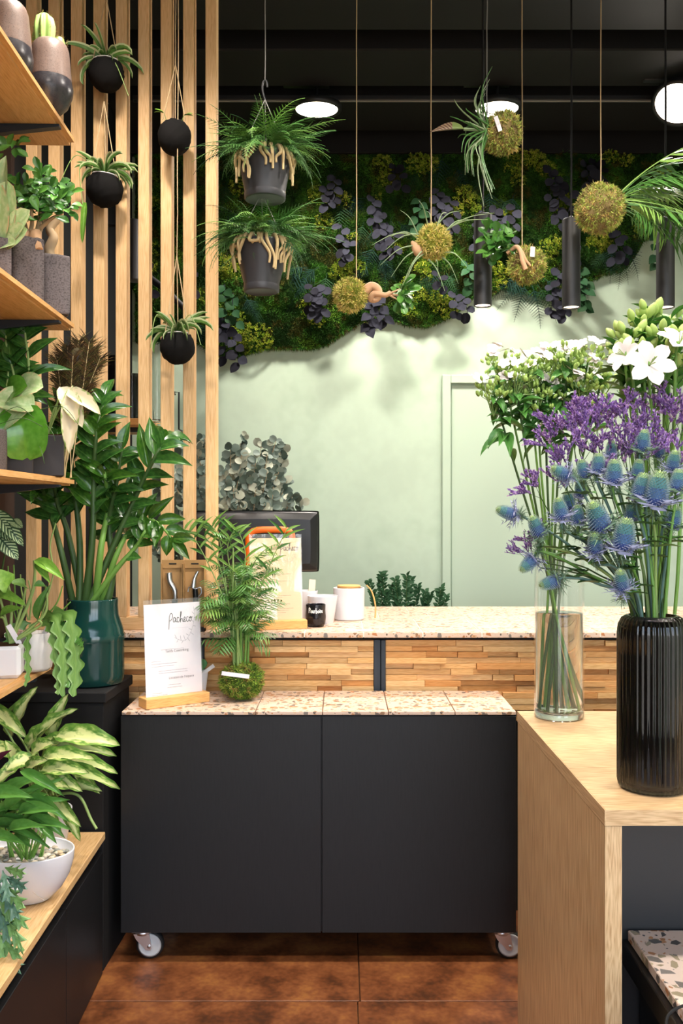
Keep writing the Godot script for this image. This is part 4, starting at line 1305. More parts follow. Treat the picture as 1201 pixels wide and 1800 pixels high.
		# twine: three strands to a knot, one up to the ceiling
		var knot := Vector3([0.0, 0.012, 0.004, -0.001][k], [0.26, 0.30, 0.24, 0.30][k], 0.004)
		if k == 1:
			knot = Vector3(0.0, 0.29, 0.006)
		for a in 3:
			var e := TAU * a / 3.0 + 0.4
			part(t, "twine", tubem([knot, Vector3(cos(e) * rx * 0.78, rim - 0.002, sin(e) * rx * 0.78)], 0.0017, 0.0017, 5), M.twine)
		if k == 0 or k == 2:
			cord(t, knot, Vector3(knot.x, CEIL - 0.07 - c.y, 0), M.twine, 0.0017)
		elif k == 3:
			cord(t, knot, Vector3(at(314, 0, dd - 0.08).x - c.x, CEIL - 0.07 - c.y, 0.075), M.twine, 0.0017)
		if k == 2:
			for s in [[-0.03, 0.02, -0.045, 0.032], [-0.03, 0.02, -0.02, 0.03], [0.035, 0.012, 0.025, 0.02], [0.035, 0.012, 0.05, 0.015]]:
				part(t, "stem", tubem([Vector3(s[0] * 0.7, rim - 0.01, 0.02), Vector3(s[0], rim + s[1], 0.025)], 0.0015, 0.001, 5), M.stem_pale)
				put_leaf(t, "leaf", leafm("oval", 0.5, 0.3, 6), M.lf_philo, Vector3(s[0], rim + s[1], 0.025), Vector3(s[2], s[3] * 0.4, 0.01), Vector3(0, 1, 0.6), 0.034, 0.011)
		else:
			for j in 30:
				var a := rr(0, TAU)
				var lift := rr(0.3, 2.2)
				var dir := Vector3(cos(a), lift, sin(a)).normalized()
				var len_ := rr(0.06, 0.14)
				put_leaf(t, "leaf", sp[j % 3], M.lf_spider, Vector3(cos(a) * 0.012, rim, sin(a) * 0.012), dir, Vector3(-cos(a) * 0.3, 1, -sin(a) * 0.3 + 0.2), len_, rr(0.0022, 0.0038))
			for s in ([[0.04, -0.05, 0.085, -0.13]] if k == 0 else [[-0.07, 0.0, -0.052, -0.16], [-0.08, 0.03, -0.13, -0.02]] if k == 1 else [[-0.06, 0.03, -0.08, -0.05], [0.05, 0.03, 0.085, -0.04]]):
				part(t, "runner", tubem(spline([Vector3(0, rim, 0.01), Vector3(s[0], rim + s[1] + 0.03, 0.04), Vector3(s[2], rim + s[3], 0.045)], 6), 0.0018, 0.0014, 5), M.stem_pale)
			if k == 1:
				put_leaf(t, "leaf", leafm("strap", 0.4, 0.5, 8), M.lf_philo, Vector3(-0.052, rim - 0.10, 0.045), Vector3(-0.08, -1, 0.05), Vector3(0.2, 0, 1), 0.13, 0.010)
		k += 1

# ---- lettering, printed sheets ----------------------------------------------------------------------------------------------
func stroke(im: Image, pts: Array, o: Vector2, sc: float, w: float, col: Color) -> void:
	var p3 := []
	for p in pts:
		p3.append(Vector3(p.x, p.y, 0))
	var s := spline(p3, 10)
	for i in s.size() - 1:
		var a := o + Vector2(s[i].x, -s[i].y) * sc
		var b := o + Vector2(s[i + 1].x, -s[i + 1].y) * sc
		var n := int(a.distance_to(b) * 1.5) + 1
		for k in n:
			var q := a.lerp(b, float(k) / n)
			for y in range(int(q.y - w), int(q.y + w) + 2):
				for x in range(int(q.x - w), int(q.x + w) + 2):
					var e := clampf(w + 0.5 - Vector2(x, y).distance_to(q), 0, 1)
					if e > 0 and x >= 0 and y >= 0 and x < im.get_width() and y < im.get_height():
						im.set_pixel(x, y, im.get_pixel(x, y).lerp(col, e * 0.8))
func V(a: Array) -> Array:
	var o := []
	for i in range(0, a.size(), 2):
		o.append(Vector2(a[i], a[i + 1]))
	return o
func script_name(im: Image, o: Vector2, sc: float, w: float, col: Color) -> void:
	for s in [[0.05, -1.0, 0.15, 0.2, 0.28, 1.2, 0.6, 1.65, 0.85, 1.3, 0.72, 0.7, 0.32, 0.35], [1.4, 0.75, 1.15, 0.92, 0.95, 0.5, 1.1, 0.12, 1.35, 0.4, 1.45, 0.85, 1.45, 0.2, 1.7, 0.2], [2.1, 0.78, 1.85, 0.9, 1.7, 0.5, 1.85, 0.1, 2.2, 0.3, 2.55, 1.3, 2.6, 1.8, 2.45, 1.6, 2.38, 0.1, 2.5, 0.55, 2.72, 0.7, 2.82, 0.3, 2.95, 0.1, 3.1, 0.28, 3.36, 0.65, 3.28, 0.9, 3.1, 0.65, 3.12, 0.2, 3.32, 0.1, 3.62, 0.4], [4.0, 0.82, 3.75, 0.9, 3.6, 0.45, 3.75, 0.1, 4.05, 0.25, 4.2, 0.7], [4.42, 0.9, 4.15, 0.6, 4.25, 0.15, 4.5, 0.2, 4.6, 0.7, 4.4, 0.92, 4.35, 0.65, 4.6, 0.72, 4.8, 0.82]]:
		stroke(im, V(s), o, sc, w, col)
func faint_lines(im: Image, x: float, y: float, length: float, col: Color, thick := 1.0, slope := 0.0) -> void:
	var k := x
	while k < x + length:
		var l := rr(4, 15)
		stroke(im, [Vector2(k, -y - rr(-0.6, 0.6)), Vector2(minf(k + l, x + length), -y - rr(-0.6, 0.6))], Vector2.ZERO, 1.0, thick * rr(0.6, 1.0), col)
		k += l + rr(2, 5)
func garland(im: Image, o: Vector2, sc: float, col: Color) -> void:
	stroke(im, V([0, 0, 0.5, -0.25, 1.0, -0.3, 1.4, 0.1, 1.75, 0.8, 1.9, 1.6, 1.85, 2.3]), o, sc, 0.8, col)
	for s in [[0.2, -0.1, 0.05, 0.2], [0.35, -0.2, 0.2, -0.4], [0.6, -0.27, 0.55, 0.1], [0.8, -0.3, 0.65, -0.5], [1.0, -0.3, 0.85, 0.1], [1.2, -0.1, 1.4, -0.4], [1.35, 0.05, 1.1, 0.2], [1.5, 0.3, 1.75, 0.1], [1.6, 0.5, 1.35, 0.6], [1.75, 0.8, 2.0, 0.75], [1.8, 1.1, 1.6, 1.3], [1.88, 1.4, 2.05, 1.5], [1.9, 1.7, 1.7, 1.9], [1.88, 2.0, 2.0, 2.2]]:
		stroke(im, V(s), o, sc, 1.3, col)
func sheet_mat(called: String, im: Image) -> StandardMaterial3D:
	var m := std(called, Color.WHITE, 0.6, 0.3)
	m.albedo_texture = ImageTexture.create_from_image(im)
	m.texture_repeat = false
	return m
func quadm(w: float, h: float) -> ArrayMesh:   # upright sheet, base at y = 0, face +z, printed once
	var b := MB.new()
	b.grid([PackedVector3Array([Vector3(-w / 2, 0, 0), Vector3(w / 2, 0, 0)]), PackedVector3Array([Vector3(-w / 2, h, 0), Vector3(w / 2, h, 0)])])
	var m := b.mesh()
	return m
func lettering(parent: Node3D, text: String, size: float, o: Vector3, mat: Material) -> void:
	var tm := TextMesh.new()
	var f := SystemFont.new()
	f.font_names = PackedStringArray(["Droid Sans"])
	tm.font = f
	tm.text = text
	tm.font_size = 32
	tm.pixel_size = size / 32.0
	tm.depth = 0.0002
	part(parent, "lettering", tm, mat, xf(o))

func sign_stand(label: String, pos: Vector3, yaw: float, w: float, im: Image, key: String) -> Node3D:
	var t := thing("sign_holder", label, "sign", pos, yaw, "acrylic sign holders on oak blocks")
	part(t, "block", boxm(Vector3(w + 0.02, 0.031, 0.062), 0.002, Vector3(0, 0.0155, 0)), M.pine)
	var lean := Basis(Vector3(1, 0, 0), -0.07)
	part(t, "sheet", quadm(w - 0.004, 0.292), sheet_mat(key, im), xf(Vector3(0, 0.024, 0.0012), lean))
	part(t, "sheet_back", boxm(Vector3(w - 0.004, 0.292, 0.0006), 0, Vector3(0, 0.146, 0)), M.white_paper, xf(Vector3(0, 0.024, 0.0004), lean))
	part(t, "acrylic_pane", boxm(Vector3(w, 0.312, 0.002), 0.0004, Vector3(0, 0.150, 0)), M.acrylic, xf(Vector3(0, 0.024, 0.0045), lean))
	return t

func build_counter_things() -> void:
	# price sheet on the console
	var im := Image.create(420, 594, false, Image.FORMAT_RGB8)
	im.fill(Color("f4eef2"))
	var ink := Color("161616")
	var pale := Color("8d8a92")
	script_name(im, Vector2(178, 126), 38, 2.0, ink)
	faint_lines(im, 206, 158, 120, Color("b9b5bc"), 0.8)
	garland(im, Vector2(220, 218), 82, Color("a09da4"))
	faint_lines(im, 118, 290, 170, pale, 1.1)
	for q in [[46, 362, 66], [46, 378, 190], [46, 394, 165], [96, 424, 215], [96, 438, 215], [166, 516, 90], [158, 532, 110], [46, 560, 70], [46, 574, 110], [46, 586, 80]]:
		faint_lines(im, q[0], q[1], q[2], pale, 1.3)
	var p := at(300, 1240, 2.845)
	p.y = CONSOLE_TOP
	p.x = -0.525
	p.z = -2.862
	var s := sign_stand("price sheet in clear holder on oak block at the console's left end", p, deg_to_rad(35), 0.195, im, "print_prices")
	lettering(s, "Tarifs Coworking", 0.0105, Vector3(0.0, 0.171, 0.0185), M.black_print)
	lettering(s, "Location de l'espace", 0.0095, Vector3(0.018, 0.086, 0.0125), M.black_print)
	# second sheet on the counter
	im = Image.create(420, 594, false, Image.FORMAT_RGB8)
	im.fill(Color("f0d3ac"))
	script_name(im, Vector2(246, 92), 32, 1.8, ink)
	garland(im, Vector2(270, 150), 62, Color("b8a690"))
	for q in [[96, 124, 200, 2.2], [60, 190, 110, 1.2], [60, 206, 160, 1.2], [60, 240, 60, 1.2], [60, 256, 270, 1.2], [60, 290, 50, 1.2], [60, 306, 270, 1.2], [60, 340, 60, 1.2], [60, 356, 130, 1.2], [60, 390, 70, 1.2], [60, 408, 270, 1.2], [60, 422, 200, 1.2], [60, 436, 180, 1.2], [60, 470, 260, 1.2], [60, 500, 290, 1.2], [60, 512, 250, 1.2], [60, 530, 230, 1.2]]:
		faint_lines(im, q[0], q[1], q[2], Color("8a7560"), q[3])
	p = at(487, 0, 3.2)
	p.y = COUNTER_TOP
	p.z = -3.175
	sign_stand("cream printed sheet in clear holder on the counter before the monitor", p, deg_to_rad(16), 0.188, im, "print_cream")
	# heart-leaved hoya in a small white pot
	p = at(349, 0, 2.985)
	p.y = CONSOLE_TOP
	var t := thing("hoya_pot", "small white pot with a single heart-shaped green leaf and tag", "potted plant", p)
	part(t, "pot", lathem([Vector2(0.001, 0.0), Vector2(0.022, 0.0), Vector2(0.032, 0.080), Vector2(0.033, 0.082), Vector2(0.0295, 0.080), Vector2(0.028, 0.066), Vector2(0.001, 0.066)], 32), M.white_glaze)
	part(t, "soil", lathem([Vector2(0.0285, 0.068), Vector2(0.001, 0.070)], 20), M.soil)
	var hb := MB.new()
	var ring := []
	for i in 28:
		var a := TAU * i / 28.0
		ring.append(Vector3(0.0021 * 16.0 * pow(sin(a), 3) * 0.9, 0.0019 * (13.0 * cos(a) - 5.0 * cos(2 * a) - 2.0 * cos(3 * a) - cos(4 * a)), 0))
	for z in [-0.004, 0.004]:
		for i in 28:
			hb.face([Vector3(0, 0, z * 1.5), Vector3(ring[i]) + Vector3(0, 0, z), Vector3(ring[(i + 1) % 28]) + Vector3(0, 0, z)], Vector3(0, 0, z))
	for i in 28:
		var q: Vector3 = ring[(i + 1) % 28]
		hb.face([Vector3(ring[i]) + Vector3(0, 0, -0.004), q + Vector3(0, 0, -0.004), q + Vector3(0, 0, 0.004), Vector3(ring[i]) + Vector3(0, 0, 0.004)], ring[i])
	std("hoya", Color("2f6b2a"), 0.4)
	part(t, "heart_leaf", hb.mesh(), M.hoya, xf(Vector3(-0.001, 0.1, 0.004)))
	part(t, "tag", boxm(Vector3(0.012, 0.05, 0.001)), M.white_matte, xf(Vector3(0.032, 0.088, 0.01), Basis(Vector3(0, 0, 1), -0.95)))
	part(t, "label_stick", tubem([Vector3(0.002, 0.068, -0.006), Vector3(0.004, 0.165, -0.008)], 0.0012, 0.0012, 5), M.grey_cord)
	# palm kokedama on the console
	p = at(425, 0, 2.93)
	p.y = CONSOLE_TOP
	t = thing("palm_moss_ball", "parlour palm growing from a green moss ball with white band on console", "kokedama", p)
	var moss := [lin("465c24"), lin("66862e"), lin("84a03c"), lin("a0a04c"), lin("86703e")]
	part(t, "moss_ball", ball_mesh("ball_table", moss, 5200, 0.13, 0.08), M.moss, xf(Vector3(0, 0.063, 0), Basis.from_scale(Vector3(0.070, 0.060, 0.068))))
	part(t, "paper_band", boxm(Vector3(0.088, 0.013, 0.0012)), M.white_paper, xf(Vector3(-0.012, 0.092, 0.070), Basis.from_euler(Vector3(-0.5, 0, -0.13))))
	frondm("parlour_a", 9, 0.34, 0.021, 0.9, 0.55, "even", 0.25, 0.3)
	frondm("parlour_b", 8, 0.40, 0.022, 1.3, 0.6, "even", 0.3, 0.3)
	for k in 16:
		var a := rr(0, TAU)
		var r := rr(0.005, 0.035)
		var b0 := Vector3(cos(a) * r, 0.1, sin(a) * r * 0.7)
		var b1 := b0 + Vector3(cos(a) * 0.02 + rr(-0.02, 0.02), rr(0.12, 0.40), sin(a) * 0.02)
		part(t, "stem", tubem(spline([b0, (b0 + b1) / 2 + Vector3(rr(-0.006, 0.006), 0, 0), b1], 4), 0.0042, 0.0028, 6), M.stem_pale if k % 3 == 0 else M.stem_green)
		for j in 9:
			var e := rr(0, TAU)
			var lift := rr(0.3, 2.2)
			var len_ := rr(0.08, 0.15)
			put_leaf(t, "frond", G["parlour_a"] if j % 2 else G["parlour_b"], M.lf_palm if rng.randf() < 0.65 else M.lf_palm_lit, b0.lerp(b1, rr(0.35, 1.0)), Vector3(cos(e), lift, sin(e) * 0.7), Vector3(-cos(e) * 0.3, 1, -sin(e) * 0.3 + 0.2), len_, len_)
	# the longest frond in front of the cream sheet, the left-leaning ones before the slats
	for q in [[440, 1085, 478, 985, 505, 930], [400, 1050, 370, 955, 330, 935], [395, 1010, 385, 945, 372, 925], [410, 1040, 400, 965, 412, 930], [420, 1060, 432, 980, 420, 935], [395, 1060, 350, 960, 322, 930]]:
		var pts := spline([at(425 + (q[0] - 425) * 0.4, 1165, 2.93) - p, at(q[0], q[1], 2.92) - p, at(q[2], q[3], 2.91) - p, at(q[4], q[5], 2.90) - p], 6)
		part(t, "stem", tubem(pts, 0.0026, 0.0012, 5), M.stem_pale)
		for j in 12:
			var tt := 0.45 + 0.55 * j / 11.0
			var dir := along_dir(pts, tt)
			var side := 1.0 if j % 2 == 0 else -1.0
			put_leaf(t, "leaflet", leafm("lance", 0.6, 0.4, 6, 0, 3), M.lf_palm_lit if j % 3 else M.lf_palm, along(pts, tt), dir * 0.6 + Vector3(side * 0.8, 0.15, rr(-0.1, 0.3)), Vector3(0, 0.5, 0.9), rr(0.05, 0.085), 0.0048)
	# two carded garden tools
	for k in 2:
		var bx := at([303, 342][k], 0, 3.105)
		bx.y = COUNTER_TOP
		bx.z = -3.105
		t = thing("tool_box", ["kraft display box with curved pruning knife, left of the pair", "kraft display box with pruning shears, right of the pair"][k], "box", bx, 0, "boxed garden tools")
		var h := 0.243
		part(t, "back_card", boxm(Vector3(0.073, h, 0.002), 0, Vector3(0, h / 2, -0.014)), M.kraft)
		for sx in [-1.0, 1.0]:
			part(t, "side_flap", boxm(Vector3(0.002, h - 0.012, 0.028), 0, Vector3(sx * 0.0355, (h - 0.012) / 2, 0)), M.kraft)
		part(t, "base_flap", boxm(Vector3(0.073, 0.014, 0.030), 0.001, Vector3(0, 0.007, 0)), M.black_metal)
		part(t, "header", boxm(Vector3(0.073, 0.028, 0.004), 0.0005, Vector3(0, h - 0.014, -0.010)), M.kraft)
		part(t, "hang_slot", boxm(Vector3(0.026, 0.005, 0.001), 0.0004, Vector3(0, h - 0.013, -0.0076)), M.black_print)
		if k == 0:
			var bl := MB.new()
			bl.tube(spline([Vector3(-0.012, 0.20, 0.0), Vector3(-0.008, 0.17, 0), Vector3(0.008, 0.14, 0), Vector3(0.010, 0.11, 0)], 5), 0.012, 0.008, 8)
			part(t, "blade", bl.mesh(), M.steel)
			part(t, "handle", tubem(spline([Vector3(0.010, 0.11, 0), Vector3(0.004, 0.06, 0), Vector3(-0.006, 0.02, 0)], 5), 0.009, 0.011, 8), M.black_metal)
		else:
			part(t, "blade", tubem(spline([Vector3(0.012, 0.205, 0), Vector3(0.0, 0.18, 0), Vector3(-0.004, 0.15, 0)], 5), 0.004, 0.011, 8), M.steel)
			part(t, "catch", tubem(spline([Vector3(-0.022, 0.135, 0.003), Vector3(-0.016, 0.152, 0.003), Vector3(0.004, 0.145, 0.003), Vector3(0.020, 0.150, 0.003), Vector3(0.024, 0.132, 0.003), Vector3(0.014, 0.118, 0.003)], 5), 0.0025, 0.0025, 6), M.steel)
			part(t, "handle", tubem(spline([Vector3(0.002, 0.145, 0), Vector3(0.006, 0.08, 0), Vector3(0.008, 0.02, 0)], 5), 0.009, 0.010, 8), M.black_gloss)
	# tip mug
	p = at(555, 0, 3.24)
	p.y = COUNTER_TOP
	im = Image.create(512, 160, false, Image.FORMAT_RGB8)
	im.fill(Color("17161b"))
	var chalk := Color("f4f4f0")
	var ox := 326.0
	for q in [[0.0, 0, 0.0, 1.9, 0.55, 1.8, 0.65, 1.3, 0.05, 0.9], [1.2, 1.0, 0.9, 0.6, 1.0, 0.1, 1.35, 0.1, 1.5, 0.6, 1.2, 1.0], [1.75, 1.0, 1.75, 0.3, 2.0, 0.05, 2.25, 0.4, 2.3, 1.0, 2.3, 0.0], [2.6, 0.0, 2.6, 0.95, 2.75, 0.95, 3.0, 0.9], [3.3, 1.9, 3.3, 0.05, 3.65, 0.1, 3.8, 0.6, 3.6, 0.95, 3.3, 0.7], [4.4, 1.0, 4.1, 0.6, 4.2, 0.1, 4.5, 0.1, 4.7, 0.6, 4.4, 1.0], [5.0, 0.95, 5.0, 0.05], [5.0, 1.35, 5.02, 1.37], [5.35, 0.0, 5.35, 0.95, 5.5, 0.95, 5.75, 0.85], [5.95, 0.5, 6.4, 0.55, 6.3, 0.95, 6.0, 0.8, 5.95, 0.3, 6.2, 0.05, 6.5, 0.2]]:
		var q2 := V(q)
		stroke(im, q2, Vector2(ox, 62), 19, 2.6, chalk)
	t = thing("tip_mug", "small black cup with white handwriting on the counter", "mug", p, deg_to_rad(0))
	var mug := MB.new()
	mug.lathe([Vector2(0.001, 0.0), Vector2(0.028, 0.0), Vector2(0.0345, 0.012), Vector2(0.0365, 0.035), Vector2(0.0345, 0.058), Vector2(0.0352, 0.078), Vector2(0.0335, 0.0795), Vector2(0.0315, 0.076), Vector2(0.031, 0.012), Vector2(0.001, 0.010)], 40, Vector3.ZERO, 0.015, 5)
	# the written band is wrapped once round the outside
	for i in mug.uv.size():
		var y := mug.v[i].y
		mug.uv[i] = Vector2(1.0 - mug.uv[i].x, clampf(1.0 - (y - 0.005) / 0.075, 0.02, 0.98))
	var mm := std("mug_print", Color.WHITE, 0.15, 0.5)
	mm.albedo_texture = ImageTexture.create_from_image(im)
	part(t, "cup", mug.mesh(), mm)
	# white cup, canister, second cup
	p = at(567, 0, 3.345)
	p.y = COUNTER_TOP
	solo("white_cup", "flared white cup between the black mug and the lidded canister", "cup", lathem([Vector2(0.001, 0.0), Vector2(0.041, 0.0), Vector2(0.055, 0.098), Vector2(0.0562, 0.100), Vector2(0.0525, 0.099), Vector2(0.039, 0.006), Vector2(0.001, 0.005)], 40), M.white_glaze, p)
	p = at(613.5, 0, 3.45)
	p.y = COUNTER_TOP
	t = thing("canister", "white straight-sided canister with a pale wooden lid", "canister", p)
	part(t, "body", lathem([Vector2(0.001, 0.0), Vector2(0.054, 0.0), Vector2(0.058, 0.006), Vector2(0.0595, 0.118), Vector2(0.058, 0.121), Vector2(0.054, 0.119), Vector2(0.053, 0.010), Vector2(0.001, 0.008)], 44), M.white_glaze)
	part(t, "lid", lathem([Vector2(0.001, 0.114), Vector2(0.044, 0.114), Vector2(0.044, 0.128), Vector2(0.042, 0.130), Vector2(0.001, 0.130)], 36), M.pine)
	p = at(538, 0, 3.43)
	p.y = COUNTER_TOP
	t = thing("card_pot", "white pot holding a beige card, half hidden behind the cream sheet", "pot", p)
	part(t, "pot", lathem([Vector2(0.001, 0.0), Vector2(0.036, 0.0), Vector2(0.045, 0.112), Vector2(0.042, 0.111), Vector2(0.034, 0.006), Vector2(0.001, 0.005)], 32), M.white_glaze)
	part(t, "card", boxm(Vector3(0.026, 0.075, 0.001)), M.cream_paper, xf(Vector3(0.022, 0.115, 0), Basis.from_euler(Vector3(0, 0.4, -0.08))))
	p = at(650, 0, 3.52)
	p.y = COUNTER_TOP
	solo("cane_strip", "thin arched pale cane strip standing right of the canister", "cane", tubem(spline([Vector3(0.02, 0.001, 0.03), Vector3(0.021, 0.05, 0.02), Vector3(0.008, 0.1, 0.01), Vector3(-0.012, 0.124, 0)], 6), 0.0032, 0.0028, 6), M.pine, p)
	p = at(632, 0, 3.13)
	p.y = COUNTER_TOP
	solo("white_card", "blank white card lying flat near the counter edge", "card", boxm(Vector3(0.096, 0.0012, 0.038), 0, Vector3(0, 0.0008, 0)), M.white_paper, p)
	# monitor seen from behind
	p = at(448, 0, 3.62)
	p.y = COUNTER_TOP
	t = thing("monitor", "black monitor seen from behind with orange loop on its back", "monitor", p)
	var y1 := at(0, 899, 3.6).y - COUNTER_TOP
	var y0 := at(0, 1005, 3.6).y - COUNTER_TOP
	var w := 0.505
	var b := MB.new()
	var rows := []
	for q in [[0.0, 0.012], [0.0, 0.0], [0.010, -0.006], [0.024, -0.004]]:   # z, inset: chamfered rounded back
		pass
	for q in [[0.018, -0.004], [0.018, 0.0], [-0.004, 0.0], [-0.012, 0.008], [-0.02, 0.03]]:
		var row := PackedVector3Array()
		for i in 41:
			var a := TAU * i / 40.0
			var cx: float = (w / 2 - 0.012 - q[1]) * signf(cos(a)) * minf(1.0, pow(absf(cos(a)) * 1.6, 0.35))
			var cy: float = ((y1 - y0) / 2 - 0.012 - q[1]) * signf(sin(a)) * minf(1.0, pow(absf(sin(a)) * 1.6, 0.35))
			row.append(Vector3(cx + cos(a) * 0.012, (y0 + y1) / 2 + cy + sin(a) * 0.012, -float(q[0]) + 0.0))
		rows.append(row)
	b.weld_grid(rows)
	var last: Array = Array(rows[4]).slice(0, 40)
	b.face(last, Vector3(0, 0, 1))
	b.face(Array(rows[0]).slice(0, 40), Vector3(0, 0, -1))
	std("monitor_shell", Color("131417"), 0.32, 0.5)
	part(t, "shell", b.mesh(), M.monitor_shell)
	part(t, "stand_column", boxm(Vector3(0.06, y0 + 0.09, 0.02), 0.004, Vector3(0.04, (y0 + 0.09) / 2, -0.03)), M.black_metal)
	part(t, "stand_foot", boxm(Vector3(0.2, 0.008, 0.16), 0.003, Vector3(0.04, 0.004, -0.03)), M.black_metal)
	var arch := spline([at(437, 1000, 3.58) - p, at(437, 950, 3.58) - p, at(440, 938, 3.58) - p, at(452, 932, 3.58) - p, at(480, 931, 3.58) - p, at(503, 932, 3.58) - p, at(512, 938, 3.58) - p, at(514, 950, 3.58) - p, at(514, 1000, 3.58) - p], 5)
	part(t, "orange_loop", tubem(arch, 0.0135, 0.0135, 8), M.orange)

func build_behind() -> void:
	# grey-green eucalyptus branches behind the slats and the monitor
	var vp := at(400, 0, 4.15)
	var t := thing("bucket", "dark floor bucket holding the eucalyptus behind the counter", "bucket", Vector3(vp.x, 0, -4.35))
	part(t, "body", lathem([Vector2(0.001, 0), Vector2(0.13, 0), Vector2(0.17, 0.5), Vector2(0.175, 0.505), Vector2(0.165, 0.5), Vector2(0.126, 0.01), Vector2(0.001, 0.01)], 28), M.dark_pot)
	var ends := [[530, 880, 4.1], [505, 845, 4.2], [495, 800, 4.3], [485, 775, 4.25], [460, 780, 4.35], [430, 765, 4.4], [425, 800, 4.1], [405, 790, 4.2], [470, 830, 4.05], [450, 850, 4.0], [480, 870, 4.05], [395, 830, 4.05], [360, 770, 4.3], [345, 790, 4.2], [330, 770, 4.35], [300, 780, 4.3], [285, 810, 4.2], [275, 840, 4.25], [320, 830, 4.1], [350, 850, 4.05], [290, 880, 4.1], [265, 880, 4.2], [420, 880, 4.0], [390, 890, 4.02], [310, 930, 4.05], [345, 930, 4.05], [250, 900, 4.2], [270, 960, 4.1], [515, 870, 4.05], [470, 800, 4.2], [490, 830, 4.1], [450, 810, 4.1], [440, 835, 4.02], [500, 790, 4.3], [410, 860, 4.0], [465, 885, 3.98]]
	var k := 0
	for e in ends:
		var tip := at(e[0], e[1], e[2])
		var base := Vector3(vp.x + rr(-0.08, 0.08), 0.2, -4.35 + rr(-0.08, 0.08))
		var mid := Vector3(lerpf(base.x, tip.x, 0.35), lerpf(base.y, tip.y, 0.62), lerpf(base.z, tip.z, 0.5))
		t = thing("eucalyptus_branch", "grey-green eucalyptus branch, tip %s, behind slats and monitor" % rank(ends, k), "branch", base, 0, "eucalyptus branches in the bucket")
		var pts := spline(moved([base, mid, tip], -base), 10)
		part(t, "stem", tubem(pts, 0.004, 0.0015, 5), M.bark)
		for j in 40:
			var tt := 0.56 + 0.44 * j / 39.0
			var s := 1.0 if j % 2 == 0 else -1.0
			var dir := along_dir(pts, tt) * rr(0.1, 0.9) + Vector3(s * rr(0.4, 1), rr(-0.5, 0.5), rr(-0.8, 0.9))
			var m: StandardMaterial3D = [M.lf_gum, M.lf_gum_pale, M.lf_gum_dark, M.lf_gum_dark][rng.randi() % 4]
			var l := rr(0.030, 0.058) * (1.15 - 0.6 * (tt - 0.5))
			put_leaf(t, "leaf", leafm("round", 0.3, 0.25, 6), m, along(pts, tt) + Vector3(rr(-0.01, 0.01), rr(-0.01, 0.01), rr(-0.01, 0.01)), dir, Vector3(rr(-0.6, 0.6), rr(-0.2, 0.8), 1), l, l * 0.45)
		k += 1
	# dark ruscus behind the counter
	t = thing("dark_bucket", "dark bucket with small-leaved greenery behind the counter", "bucket", Vector3(at(712, 0, 4.15).x, 0, -4.2))
	part(t, "body", lathem([Vector2(0.001, 0), Vector2(0.12, 0), Vector2(0.15, 0.55), Vector2(0.155, 0.555), Vector2(0.145, 0.55), Vector2(0.116, 0.01), Vector2(0.001, 0.01)], 28), M.dark_pot)
	var rus := [[648, 1022], [655, 1040], [668, 1012], [672, 1008], [688, 1030], [700, 1035], [715, 1012], [722, 1020], [735, 1030], [748, 1040], [757, 1045], [776, 1034], [785, 1050], [695, 1018], [680, 1045]]
	k = -1
	for e in rus:
		k += 1
		var tip := at(e[0], e[1], 4.12 + rr(-0.08, 0.08))
		var base := Vector3(at(712, 0, 4.15).x + rr(-0.08, 0.08), 0.3, -4.2)
		var g := thing("ruscus_sprig", "dark green small-leaved sprig, tip %s, rising behind the counter" % rank(rus, k), "branch", base, 0, "dark green stems in the bucket")
		var pts := spline(moved([base, base.lerp(tip, 0.6) + Vector3(0, 0.05, 0), tip], -base), 8)
		part(g, "stem", tubem(pts, 0.003, 0.0012, 5), M.stem_dark)
		for j in 26:
			var tt := 0.62 + 0.38 * j / 25.0
			var dir := along_dir(pts, tt) * 0.6 + Vector3((1.0 if j % 2 else -1.0) * rr(0.5, 1), rr(-0.3, 0.5), rr(-0.7, 0.8))
			put_leaf(g, "leaf", leafm("lance", 0.3, 0.3, 4, 0, 3), M.lf_rus, along(pts, tt), dir, Vector3(0, 0.5, 1), rr(0.022, 0.035), rr(0.006, 0.009))
	# glass on a small shelf behind the slats
	var sy := at(0, 745, 4.15).y
	t = thing("glass_shelf", "small oak shelf behind the slats carrying glass vases", "shelf", Vector3(-1.149, sy, -4.15))
	part(t, "board", boxm(Vector3(0.30, 0.028, 0.5), 0.001, Vector3(0.15, -0.014, 0)), M.board_3)
	part(t, "bracket", boxm(Vector3(0.28, 0.02, 0.02), 0, Vector3(0.14, -0.038, 0.12)), M.navy_steel)
	std("amber_glass", Color("7d6a4a"), 0.2)
	for q in [[203, 0.05, 0.30, "tall smoky glass vase at the left on the small shelf", "smoke_glass"], [232, 0.05, 0.22, "brownish ribbed glass jar in the middle of the small shelf", "smoke_glass"], [276, 0.036, 0.36, "tall silvery cut glass vase at the right end of the small shelf", "clear_glass"]]:
		var p := at(q[0], 0, 4.12)
		p.y = sy
		var r: float = q[1]
		var v := MB.new()
		v.lathe([Vector2(0.001, 0.0), Vector2(r * 0.95, 0.0), Vector2(r, 0.01), Vector2(r, q[2]), Vector2(r - 0.003, q[2]), Vector2(r - 0.004, 0.015), Vector2(0.001, 0.014)], 40, Vector3.ZERO, 0.02, 14)
		solo("glass_vase", q[3], "vase", v.mesh(), M[q[4]], p, 0, "vases on the small shelf")
	# bare steel rail hook on the mint wall
	var hk := at(310, 722, 4.9)
	solo("wall_hook", "thin black bent rod hook on the mint wall between slats", "hook", tubem([Vector3(-0.022, 0.10, -0.09), Vector3(-0.022, 0.10, 0), Vector3(0.014, 0.10, 0), Vector3(0.014, -0.10, 0), Vector3(0.014, -0.10, -0.09)], 0.005, 0.005, 6), M.black_metal, hk)
	# dark tube lamp on the black wall
	var lp := at(236, 440, 4.4)
